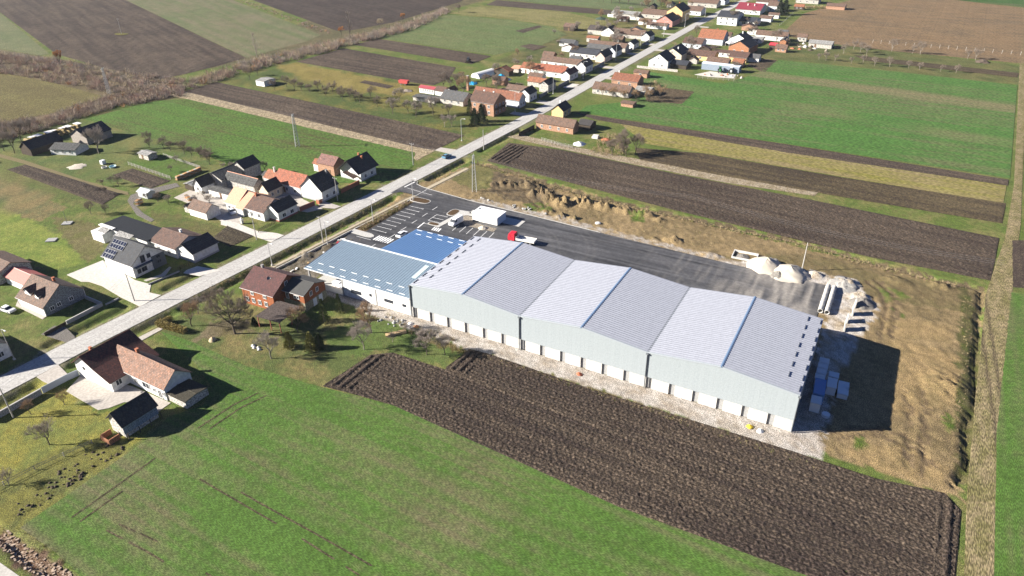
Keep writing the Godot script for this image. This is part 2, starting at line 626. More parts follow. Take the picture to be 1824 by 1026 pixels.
	zone(pp([0, 295, 60, 292, 230, 360, 190, 380, 60, 345, 0, 320]), C3(0.139, 0.190, 0.050), C3(0.260, 0.234, 0.091), 0.08)
	zone(pp([-20, 315, 30, 325, 120, 370, 70, 395, 0, 370]), C3(0.338, 0.260, 0.117), C3(0.186, 0.197, 0.085), 0.12)
	zone(pp([-40, 368, 10, 372, 110, 420, 150, 470, 90, 480, -40, 445]), C3(0.213, 0.299, 0.057), C3(0.349, 0.388, 0.092), 0.08, 0.45)
	zone(pp([90, 385, 180, 400, 190, 430, 160, 470, 120, 430]), C3(0.195, 0.195, 0.065), C3(0.260, 0.221, 0.104), 0.1)
	zone(pp([265, 375, 330, 385, 400, 405, 420, 420, 380, 440, 300, 420]), C3(0.208, 0.189, 0.072), C3(0.128, 0.189, 0.047), 0.06)
	zone(pp([0, 690, 60, 660, 110, 690, 175, 735, 260, 720, 270, 770, 215, 812, 30, 945, -60, 960]), C3(0.234, 0.265, 0.070), C3(0.403, 0.358, 0.078), 0.07, 0.45)
	zone(pp([-40, 880, 110, 800, 210, 770, 225, 805, 30, 945, -40, 960]), C3(0.260, 0.247, 0.065), C3(0.161, 0.182, 0.060), 0.1, 0.3)
	zone(pp([250, 590, 330, 560, 420, 545, 560, 570, 700, 560, 830, 610, 790, 650, 700, 625, 570, 685, 440, 650, 340, 608]), C3(0.146, 0.186, 0.059), C3(0.338, 0.273, 0.117), 0.06, 0.26)
	zone(pp([570, 590, 700, 565, 830, 610, 790, 652, 690, 625, 600, 640]), C3(0.148, 0.218, 0.058), C3(0.198, 0.219, 0.077), 0.08, 0.2)
	zone(pp([370, 575, 440, 570, 450, 590, 380, 600, 340, 610]), C3(0.286, 0.234, 0.143), C3(0.169, 0.143, 0.065), 0.12)
	# the building site
	site_poly = pp([860, 292, 960, 320, 1200, 386, 1440, 447, 1745, 517, 1738, 600, 1722, 780, 1706, 878, 1600, 846, 1462, 800, 1440, 770, 1470, 560, 1480, 512, 1200, 446, 850, 366, 770, 340])
	zone(pp([590, 430, 640, 400, 735, 330, 790, 310, 860, 288, 960, 318, 1200, 384, 1440, 445, 1755, 515, 1745, 600, 1728, 780, 1712, 890, 1600, 850, 1450, 803, 1420, 790, 1400, 700, 700, 480]), tan_a, tan_b, 0.05, 0.38)
	zone(pp([790, 315, 850, 292, 905, 300, 890, 330, 850, 340]), C3(0.273, 0.247, 0.098), C3(0.169, 0.169, 0.065), 0.1)
	zone(pp([880, 305, 960, 325, 1000, 345, 960, 365, 900, 355, 870, 340]), C3(0.156, 0.120, 0.078), C3(0.312, 0.234, 0.130), 0.15)
	zone(pp([1200, 460, 1440, 452, 1640, 500, 1760, 520, 1750, 560, 1560, 530]), tan_b, C3(0.240, 0.200, 0.090), 0.08)
	for g in [[1590, 800, 1612, 796, 1618, 832, 1600, 828], [1678, 742, 1702, 738, 1704, 772, 1684, 768], [1520, 782, 1545, 780, 1546, 796, 1524, 797], [1560, 512, 1600, 516, 1620, 530, 1580, 536], [1590, 548, 1610, 560, 1600, 575], [1120, 380, 1150, 378, 1150, 395, 1128, 398], [930, 362, 975, 360, 985, 378, 940, 376]]:
		zone(pp(g), C3(0.13, 0.20, 0.035), C3(0.30, 0.24, 0.11), 0.3, 0.25)
	for g in [[1500, 640, 1600, 600, 1720, 640, 1715, 720, 1600, 740, 1520, 700], [1560, 560, 1700, 580, 1690, 610, 1580, 600], [1480, 800, 1600, 790, 1690, 830, 1690, 868, 1560, 838]]:
		zone(pp(g), C3(0.47, 0.335, 0.165), C3(0.33, 0.25, 0.12), 0.12, 0.35)
	zone([Vector2(-25, -66.5), Vector2(88, -62.5), Vector2(88, -66), Vector2(60, -66.5), Vector2(-24, -71)], gravel * 0.9, tan_a, 0.25, 0.45)
	zone([Vector2(58, -62), Vector2(90, -48), Vector2(92, -2), Vector2(97, -30), Vector2(101, -58), Vector2(94, -70), Vector2(80, -69), Vector2(66, -67)], gravel * 1.15, tan_a, 0.2, 0.22)
	zone([Vector2(-30, 1), Vector2(-22, 2.5), Vector2(0, 5), Vector2(30, 5.5), Vector2(60, 5.2), Vector2(88, 6.5), Vector2(97, 5), Vector2(95.5, -2), Vector2(96, -12), Vector2(89, -30), Vector2(89, -1), Vector2(-30, -1)], gravel * 1.0, C3(0.48, 0.40, 0.31), 0.18, 0.30)
	zone([Vector2(5, 5.2), Vector2(30, 5.8), Vector2(60, 5.4), Vector2(88, 6.9), Vector2(99, 7.0), Vector2(102, 9), Vector2(60, 8), Vector2(20, 8), Vector2(8, 7.6)], C3(0.15, 0.13, 0.045), C3(0.26, 0.20, 0.10), 0.25, 0.3)
	zone([Vector2(-48, 0), Vector2(-34, 2), Vector2(-34, -30), Vector2(-46, -31)], C3(0.20, 0.165, 0.11), C3(0.38, 0.34, 0.28), 0.2, 0.35)
	zone([Vector2(-46, -32.5), Vector2(-41, -32.5), Vector2(-41, -62), Vector2(-44.5, -62)], C3(0.16, 0.105, 0.055), C3(0.30, 0.215, 0.12), 0.3, 0.35)
	zone(strip([Vector2(-50.5, 0), Vector2(-49.6, -4), Vector2(-44, -62), Vector2(-43.6, -69.5), Vector2(-41.6, -93)], 2.6, 2.6), C3(0.42, 0.36, 0.26), C3(0.34, 0.27, 0.17), 0.3, 0.3)
	zone([Vector2(118.5, 0), Vector2(118.5, -80), Vector2(121, -80), Vector2(124, -40), Vector2(122, 0)], C3(0.19, 0.16, 0.075), C3(0.10, 0.12, 0.03), 0.2)
	# soil showing in the bottom of ditches
	zone(strip([Vector2(-43, -100), Vector2(-24, -97.5), Vector2(5, -91), Vector2(28, -89), Vector2(57, -87), Vector2(79, -86.4), Vector2(95, -83), Vector2(110, -80.6), Vector2(124, -79.6)], 2.4, 2.4), C3(0.13, 0.10, 0.06), C3(0.22, 0.17, 0.10), 0.3)
	zone([Vector2(-30, 86.8), Vector2(-2, 86.6), Vector2(-2, 90.4), Vector2(-30, 89)], C3(0.16, 0.09, 0.055), C3(0.34, 0.25, 0.17), 0.6)
	# worn shoulders of the street
	zone(strip(ROAD, 9.4, 8.2), C3(0.36, 0.32, 0.22), C3(0.20, 0.21, 0.08), 0.5, 0.5)
	# wheel ruts in the earth of the building site
	for f in [[1545, 500, 1570, 520, 1578, 545, 1572, 590, 1560, 612], [1560, 498, 1592, 525, 1598, 552, 1588, 600], [1470, 770, 1540, 762, 1600, 770, 1640, 790], [1490, 782, 1560, 772, 1640, 800, 1660, 830], [1615, 700, 1622, 760, 1618, 830], [1645, 690, 1650, 770, 1640, 850], [870, 330, 900, 345, 940, 350, 962, 370], [885, 322, 920, 338, 958, 345, 975, 372]]:
		var rut_line := Array(pp(f))
		zone(strip(rut_line, 1.0, 1.0), C3(0.20, 0.145, 0.085), C3(0.34, 0.25, 0.14), 0.4, 0.25)
		ditch(rut_line, 0.8, 0.28, 0.4)
	build_ground()

	# crops
	var crop_m := soil_mat("crop_cover", "wheat", 5.0, 1.5, 5.0)
	var far_m := soil_mat("far_crop", "wheat", 12.0, 3.0, 5.0)
	var clod_m := soil_mat("clods", "clod", 4.6, 9.0, 1.5)
	var clod_far := soil_mat("far_clods", "soil", 7.0, 14.0, 1.6)
	var dirt_m := soil_mat("trodden_earth", "grass", 9.6, 2.0, 2.0)
	var wheat := C3(0.108, 0.205, 0.040)
	var thin := C3(0.195, 0.185, 0.095)
	var dark := C3(0.092, 0.070, 0.055)
	var pale := C3(0.195, 0.148, 0.108)
	field("wheat_field", pp([285, 590, 345, 610, 440, 652, 575, 690, 700, 722, 1100, 902, 1490, 1045, 1300, 1140, 180, 1060, 100, 985, 36, 940, 218, 814, 262, 782, 300, 742, 362, 722, 378, 690, 350, 650]), -2.0, 0.6, 0.03, crop(wheat, thin, 0.24, 0.03, 0.5), crop_m, "green winter wheat in front of the ploughed plot and the white house")
	field("ploughed_field", pp([574, 688, 660, 632, 700, 628, 792, 658, 836, 622, 870, 630, 1050, 692, 1400, 800, 1560, 852, 1682, 878, 1712, 910, 1700, 1045, 1490, 1045, 1100, 902, 700, 722, 610, 697]), -2.0, 0.28, 0.03, plough(dark, pale, 0.20, 0.06), clod_m, "dark freshly ploughed plot along the warehouse front")
	field("wheat_strip", pp([1800, 520, 1960, 545, 1960, 1100, 1770, 1060, 1775, 770]), 90.0, 0.9, 0.02, crop(wheat, thin, 0.18, 0.03, 0.5), crop_m, "green wheat strip across the farm track from the building site")
	field("ploughed_field", pp([1802, 428, 1930, 428, 1930, 520, 1804, 512]), 90.0, 0.8, 0.03, plough(dark, pale, 0.16), clod_far, "small ploughed corner beyond the farm track")
	field("ploughed_field", pp([867, 287, 906, 254, 1000, 267, 1200, 309, 1450, 357, 1780, 424, 1765, 500, 1550, 458, 1200, 374, 960, 311]), -4.4, 0.55, 0.03, plough(dark * 0.95, pale * 0.9, 0.22), clod_far, "long dark ploughed field behind the building site")
	field("ploughed_field", pp([1130, 263, 1250, 273, 1500, 316, 1792, 362, 1785, 398, 1500, 351, 1290, 314, 1140, 285]), -2.3, 0.9, 0.03, plough(C3(0.095, 0.072, 0.048), C3(0.20, 0.155, 0.085), 0.16), clod_far, "brown ploughed strip above the farm lane")
	field("stubble_strip", pp([1105, 221, 1300, 252, 1793, 331, 1787, 362, 1500, 315, 1250, 272, 1150, 256]), -2.3, 1.2, 0.03, crop(C3(0.290, 0.270, 0.068), C3(0.338, 0.270, 0.135), 0.3), far_m, "yellow green stubble strip between two ploughed strips")
	field("ploughed_strip", pp([1020, 200, 1400, 257, 1797, 320, 1795, 331, 1400, 272, 1060, 213]), -2.3, 0.9, 0.04, plough(dark * 1.1, pale, 0.16), clod_far, "narrow dark ploughed strip below the big wheat field")
	var sa := P(1395, 138)
	var sb := P(1800, 192)
	var sc := P(1350, 178)
	var sd := P(1795, 255)
	var streaked := func(u: float, w: float, x: float, z: float) -> Color:
		var k: Color = crop(C3(0.098, 0.215, 0.048), thin, 0.13, 0.012, 0.3).call(u, w, x, z)
		var h := k.a
		var e := z - (sa.z + (sb.z - sa.z) * (x - sa.x) / (sb.x - sa.x)) + 2.0 * fbm(x * 0.03, 3.0)
		var f := z - (sc.z + (sd.z - sc.z) * (x - sc.x) / (sd.x - sc.x)) + 2.0 * fbm(x * 0.03, 9.0)
		var band := smoothstep(9.5, 5.0, absf(e)) + 0.55 * smoothstep(10.0, 2.0, absf(f)) * clampf(0.5 + 1.2 * fbm(x * 0.015, 4.0), 0, 1)
		k = k.lerp(C3(0.26, 0.225, 0.12), clampf(band * (0.75 + 0.5 * fbm(u * 0.02, w * 0.25)), 0, 0.9))
		k.a = h
		return k
	field("wheat_field", pp([1387, 107, 1600, 128, 1812, 152, 1799, 318, 1400, 256, 1030, 200, 1045, 188, 1120, 181, 1142, 160, 1132, 132, 1160, 128, 1290, 149, 1345, 132]), -2.3, 1.4, 0.03, streaked, far_m, "big green wheat field with a pale streak, beyond the lane")
	field("stubble_field", pp([1390, 62, 1432, 24, 1500, 4, 1560, -10, 1630, -8, 1824, 14, 1930, 24, 1930, 120, 1810, 112, 1600, 92, 1480, 78]), -2.3, 2.5, 0.03, crop(C3(0.290, 0.196, 0.108), C3(0.209, 0.155, 0.095), 0.3, 0.02, 0.6), far_m, "tan stubble field behind the far houses")
	field("wheat_field", pp([1600, -12, 1950, -40, 1950, 24, 1824, 13, 1640, -7]), -2.3, 4.0, 0.04, crop(C3(0.065, 0.147, 0.034), thin, 0.05), far_m, "distant green field beyond the tan stubble")
	field("garden_bed", pp([1520, 98, 1816, 130, 1812, 138, 1540, 108]), -2.3, 1.5, 0.04, plough(C3(0.10, 0.075, 0.05), C3(0.17, 0.13, 0.08), 0.12), clod_far, "narrow dug strip between rows of young fruit trees")
	field("garden_bed", pp([1330, 116, 1350, 104, 1384, 107, 1362, 130]), -2.3, 0.8, 0.03, plough(C3(0.11, 0.085, 0.06), C3(0.18, 0.14, 0.09), 0.05, 0.12), clod_far, "small furrowed garden behind the machinery shed")
	# land beyond the houses on the other side of the street
	field("wheat_field", pp([150, 212, 280, 179, 335, 177, 530, 223, 741, 271, 735, 297, 690, 325, 560, 326, 420, 298, 330, 262, 235, 236]), -5.0, 1.2, 0.02, crop(wheat * 1.05, C3(0.130, 0.125, 0.050), 0.22, 0.02, 0.4), far_m, "green wheat field behind the farmsteads with the pylon")
	field("ploughed_field", pp([327, 163, 385, 146, 560, 183, 828, 241, 775, 268, 740, 262, 540, 213]), -5.0, 0.8, 0.03, plough(dark, pale * 1.1, 0.20), clod_far, "dark ploughed strip between the orchard and the straw track")
	field("straw_track", pp([296, 169, 327, 163, 540, 213, 776, 268, 742, 286, 722, 272, 530, 223, 335, 177]), -5.0, 1.0, 0.03, plain(C3(0.52, 0.42, 0.27), 0.5, 0.4), dirt_m, "pale straw covered track below the power line", "track")
	field("ploughed_field", pp([527, 110, 612, 86, 812, 120, 800, 140, 772, 152, 740, 148]), -5.0, 1.2, 0.03, plough(dark, pale, 0.22), clod_far, "dark ploughed plot above the orchard")
	field("ploughed_field", pp([630, 80, 673, 69, 876, 100, 840, 114]), -5.0, 1.4, 0.03, plough(dark * 1.2, pale, 0.2), clod_far, "narrow ploughed plot below the pale meadow")
	field("meadow", pp([675, 68, 795, 26, 905, 35, 985, 48, 1010, 62, 960, 82, 880, 98]), -5.0, 2.5, 0.03, crop(C3(0.194, 0.216, 0.092), C3(0.143, 0.206, 0.074), 0.4, 0.015, 0.3), far_m, "pale green meadow between the hedgerow and the street houses")
	field("garden_bed", pp([918, 55, 960, 45, 966, 48, 932, 59]), -5.0, 1.2, 0.05, plough(dark, pale, 0.1), clod_far, "thin dug strip in the pale meadow")
	field("stubble_field", pp([800, 24, 860, 10, 1000, 20, 1090, 40, 1040, 52, 990, 47, 905, 34]), -5.0, 3.0, 0.03, crop(C3(0.297, 0.270, 0.115), C3(0.203, 0.203, 0.068), 0.35), far_m, "olive stubble field behind the far houses")
	field("ploughed_field", pp([884, 0, 1090, 18, 1086, 27, 866, 9]), -5.0, 3.0, 0.04, plough(C3(0.11, 0.085, 0.068), C3(0.17, 0.135, 0.105), 0.2), clod_far, "far brown ploughed strip")
	field("meadow", pp([900, -6, 1180, -14, 1175, 12, 1090, 17, 890, -1]), -5.0, 4.0, 0.03, crop(C3(0.159, 0.214, 0.090), C3(0.193, 0.200, 0.106), 0.3), far_m, "far green meadow at the end of the houses")
	field("ploughed_field", pp([425, -9, 600, 55, 626, 54, 700, 40, 820, 3, 838, -9]), -23.0, 2.5, 0.03, plough(C3(0.080, 0.062, 0.052), C3(0.135, 0.105, 0.085), 0.25), clod_far, "big dark field beyond the hedgerow")
	field("meadow", pp([205, -9, 392, -9, 470, 22, 572, 62, 545, 74, 440, 103]), -23.0, 2.5, 0.03, crop(C3(0.231, 0.209, 0.124), C3(0.155, 0.189, 0.080), 0.35, 0.012, 0.6), far_m, "pale green field between two dark ploughed fields")
	field("ploughed_field", pp([-40, -9, 205, -9, 438, 103, 385, 118, 330, 132, 285, 141, 225, 129, 190, 122, 140, 108, 100, 96, 0, 22]), -23.0, 1.8, 0.03, plough(dark * 0.95, pale * 0.95, 0.22, 0.05), clod_far, "large dark ploughed field with the lone pole")
	field("meadow", pp([-80, -5, -40, -9, 0, 23, 88, 96, 70, 99, 0, 86, -80, 74]), -23.0, 2.5, 0.03, crop(C3(0.210, 0.218, 0.109), C3(0.163, 0.196, 0.089), 0.3), far_m, "pale green corner beside the large dark field")
	field("stubble_field", pp([-80, 120, 0, 128, 100, 149, 188, 172, 150, 187, 80, 205, 0, 217, -80, 228]), -5.0, 1.6, 0.03, crop(C3(0.169, 0.142, 0.057), C3(0.223, 0.196, 0.074), 0.3, 0.03, 0.5), far_m, "brown olive stubble field in the bend of the hedgerow")
	field("garden_bed", pp([12, 302, 45, 293, 215, 345, 182, 365]), -5.0, 0.6, 0.03, plough(dark, pale, 0.18), clod_m, "long dug vegetable bed beside the farm lane")
	field("garden_bed", pp([200, 312, 236, 300, 304, 322, 268, 336]), -5.0, 0.6, 0.03, plough(dark, pale, 0.16), clod_m, "dug bed beside the fenced chicken run")
	field("garden_bed", pp([378, 425, 405, 402, 452, 420, 410, 440]), -5.0, 0.6, 0.03, plough(C3(0.10, 0.08, 0.055), C3(0.16, 0.13, 0.085), 0.08), clod_m, "bare brown garden beside the concrete drive")
	field("garden_bed", pp([640, 147, 650, 143, 702, 153, 690, 158]), -5.0, 0.8, 0.03, plough(dark, pale, 0.12), clod_far, "small dark bed in the orchard grass")
	field("garden_bed", pp([1150, 165, 1175, 155, 1238, 163, 1215, 186, 1150, 180]), -5.0, 0.8, 0.03, plain(C3(0.16, 0.12, 0.075), 0.6, 0.5, 0.05), dirt_m, "weedy brown plot behind the old farmhouse")
	field("garden_bed", pp([925, 82, 945, 78, 975, 83, 950, 90]), -5.0, 0.8, 0.04, plough(dark, pale, 0.1), clod_far, "small dug bed behind the street houses")
	# furrows across the ends of the ploughed plots
	var furrows := func(u: float, w: float, x: float, z: float) -> Color:
		var k: Color = plough(dark, pale, 0.16).call(u, w, x, z)
		k.a += 0.22 * sin(w * 3.4 + 0.8 * fbm(u * 0.3, w * 0.3))
		return k
	for f in [[[578, 685, 660, 634, 698, 630, 622, 696], "furrowed headland at the corner of the near ploughed plot"], [[794, 655, 836, 624, 866, 631, 828, 670], "short furrowed headland beside the gravel strip"], [[872, 284, 908, 257, 945, 263, 905, 295], "furrowed headland beside the street ditch"], [[1668, 882, 1682, 880, 1709, 908, 1698, 1040, 1660, 1040], "deep furrows along the farm track end of the near plot"]]:
		field("ploughed_headland", pp(f[0]), 88.0, 0.35, 0.12, furrows, clod_m, f[1])
	# lanes
	var rut := func(u: float, w: float, x: float, z: float) -> Color:
		var t := clampf(0.5 + 0.9 * fbm(x * 0.3, z * 0.3) + 0.5 * fbm(x * 1.3, z * 1.3), 0, 1)
		var k := C3(0.56, 0.47, 0.34).lerp(C3(0.40, 0.32, 0.20), t)
		k.a = 0.0
		return k
	field("farm_lane", pp([903, 244, 924, 239, 1020, 261, 1140, 284, 1300, 315, 1460, 341, 1450, 349, 1290, 325, 1100, 287, 960, 257]), -2.3, 0.8, 0.04, rut, dirt_m, "pale dirt lane leaving the street beside the old farmhouse", "lane")
	var track := func(u: float, w: float, x: float, z: float) -> Color:
		var e := x - 125.0 - 0.045 * (z + 40.0)
		var t := clampf(0.5 + 0.8 * fbm(x * 0.3, z * 0.12) + 0.6 * fbm(x * 1.1, z * 1.1), 0, 1)
		var k := C3(0.26, 0.235, 0.095).lerp(C3(0.44, 0.35, 0.20), t)
		var ruts := maxf(smoothstep(0.5, 0.15, absf(e + 1.0)), smoothstep(0.5, 0.15, absf(e - 0.9)))
		k = k.lerp(C3(0.15, 0.115, 0.075), 0.85 * ruts)
		k.a = 0.02 - 0.05 * ruts + 0.04 * fbm(x, z)
		return k
	field("farm_track", pp([1819, 60, 1832, 60, 1818, 400, 1803, 520, 1776, 770, 1770, 1060, 1716, 1060, 1722, 880, 1738, 700, 1757, 520, 1790, 425, 1806, 330]), 90.0, 0.5, 0.02, track, soil_mat("track_earth", "grass", 5.0, 2.0, 7.0), "grassy farm track with two ruts beside the building site", "track")
	# wheel marks in the crops
	var bare := plain(C3(0.135, 0.115, 0.065), 0.5, 0.6, -0.015)
	for t in [[128, 922, 230, 850, 330, 778, 415, 722, 460, 700], [142, 930, 250, 852, 350, 780, 430, 726, 475, 705], [208, 932, 280, 965, 345, 1005, 400, 1045], [190, 945, 260, 982, 330, 1024, 360, 1045], [360, 838, 400, 860, 460, 895, 560, 950, 700, 1030], [325, 835, 380, 868, 440, 903, 530, 955, 640, 1025]]:
		var a := pp(t)
		field("wheel_track", strip(Array(a), 0.36, 0.36), -2.0, 0.5, 0.084, bare, dirt_m, "bare wheel mark in the wheat", "wheel track").set_meta("group", "wheel marks in the near wheat")

	field("side_road", pp([-60, 985, 0, 1002, 40, 1030, 60, 1080, -60, 1080]), 0.0, 1.0, 0.0, plain(Color(0.82, 0.80, 0.77), 0.1, 0.3), M("side_road_surface", 0.50, 0.485, 0.455, 0.85, noise_tex("faint2", 0.016, 0.90, 1.0, 5), 4.7, 0.0, 0.0, true), "pale corner of a side road beyond the near ditch", "road")

	# the street
	var road_m := second(M("street_asphalt", 0.50, 0.485, 0.455, 0.85, noise_tex("faint2", 0.016, 0.90, 1.0, 5), 4.7), noise_tex("coarse", 0.02, 0.88, 1.0, 5), 9.1)
	road_m.vertex_color_use_as_albedo = true
	var worn := func(u: float, w: float, x: float, z: float) -> Color:
		var off := x - road_x(z)
		var k := 0.90 + 0.10 * fbm(off * 0.9, z * 0.03) + 0.07 * fbm(x * 0.5, z * 0.5)
		var wheel := maxf(smoothstep(0.6, 0.1, absf(absf(off) - 1.0)), smoothstep(0.5, 0.1, absf(absf(off) - 2.6)))
		k *= 0.93 + 0.13 * wheel
		return Color(k, k, k, 0.0)
	field("street", strip(ROAD, 7.2, 6.0), 90.0, 1.0, 0.05, worn, road_m, "worn pale grey village street", "street")
	var paint := M("road_paint", 0.72, 0.72, 0.70, 0.8, noise_tex("grit", 0.06, 0.72, 1.0, 5), 1.3)
	var street := get_node("street")
	for k in 40:
		var z := 92.0 - k * 9.0
		var q := MB.new()
		q.face([Vector3(road_x(z) - 0.06, 0.056, z), Vector3(road_x(z) + 0.06, 0.056, z), Vector3(road_x(z - 4.5) + 0.06, 0.056, z - 4.5), Vector3(road_x(z - 4.5) - 0.06, 0.056, z - 4.5)], Vector3(0, -99, 0))
		var o := part("centre_marking", q, paint, street)
		o.global_transform = Transform3D()

# ---------------------------------------------------------------- the building site: asphalt, warehouse, annex
func flat(called: String, poly: PackedVector2Array, y: float, m: Material, label: String, category: String, thick := 0.0, parent: Node3D = null) -> MeshInstance3D:
	var q := MB.new()
	var t := Geometry2D.triangulate_polygon(poly)
	for i in range(0, t.size(), 3):
		q.face([Vector3(poly[t[i]].x, y, poly[t[i]].y), Vector3(poly[t[i + 1]].x, y, poly[t[i + 1]].y), Vector3(poly[t[i + 2]].x, y, poly[t[i + 2]].y)], Vector3(poly[0].x, -999, poly[0].y))
	if thick > 0.0:
		var mid := Vector3.ZERO
		for e in poly:
			mid += Vector3(e.x, y, e.y)
		mid /= poly.size()
		for i in poly.size():
			var a := poly[i]
			var b := poly[(i + 1) % poly.size()]
			q.face([Vector3(a.x, y, a.y), Vector3(b.x, y, b.y), Vector3(b.x, y - thick, b.y), Vector3(a.x, y - thick, a.y)], Vector3(mid.x, y - thick / 2, mid.z))
	if parent:
		return part(called, q, m, parent)
	return single(called, q, m, Vector3.ZERO, label, category, "", 0.0, "structure")

func rect2(x0: float, x1: float, z0: float, z1: float) -> PackedVector2Array:
	return PackedVector2Array([Vector2(x0, z0), Vector2(x1, z0), Vector2(x1, z1), Vector2(x0, z1)])

func oval(cx: float, cz: float, rx: float, rz: float, k := 18) -> PackedVector2Array:
	var o := PackedVector2Array()
	for i in k:
		var a := TAU * i / k
		var c := cos(a)
		var s := sin(a)
		o.append(Vector2(cx + rx * signf(c) * pow(absf(c), 0.7), cz + rz * signf(s) * pow(absf(s), 0.7)))
	return o

func ribbed(x0: float, x1: float, y0: float, y1: float, z0: float, z1: float, pitch: float, rib := 0.06, along_x := true) -> MB:
	# profiled sheet: ribs run down the slope (along x when along_x, else along z)
	var q := MB.new()
	var from := z0 if along_x else x0
	var to := z1 if along_x else x1
	var n := int(round(absf(to - from) / pitch))
	var step := (to - from) / n
	for i in n:
		var s := from + i * step
		var pr := [[0.0, 0.0], [0.62, 0.0], [0.70, rib], [0.92, rib], [1.0, 0.0]]
		for k in 4:
			var a: float = s + pr[k][0] * step
			var b: float = s + pr[k + 1][0] * step
			var ha: float = pr[k][1]
			var hb: float = pr[k + 1][1]
			var pts := [Vector3(x0, y0 + ha, a), Vector3(x1, y1 + ha, a), Vector3(x1, y1 + hb, b), Vector3(x0, y0 + hb, b)] if along_x else [Vector3(a, y0 + ha, z0), Vector3(b, y0 + hb, z0), Vector3(b, y1 + hb, z1), Vector3(a, y1 + ha, z1)]
			q.face(pts, (pts[0] + pts[2]) / 2 - Vector3(0, 50, 0))
	# soffit
	q.face([Vector3(x0, y0 - 0.10, z0), Vector3(x1, y1 - 0.10 if along_x else y0 - 0.10, z0), Vector3(x1, y1 - 0.10, z1), Vector3(x0, y0 - 0.10 if along_x else y1 - 0.10, z1)], Vector3((x0 + x1) / 2, 60, (z0 + z1) / 2))
	return q

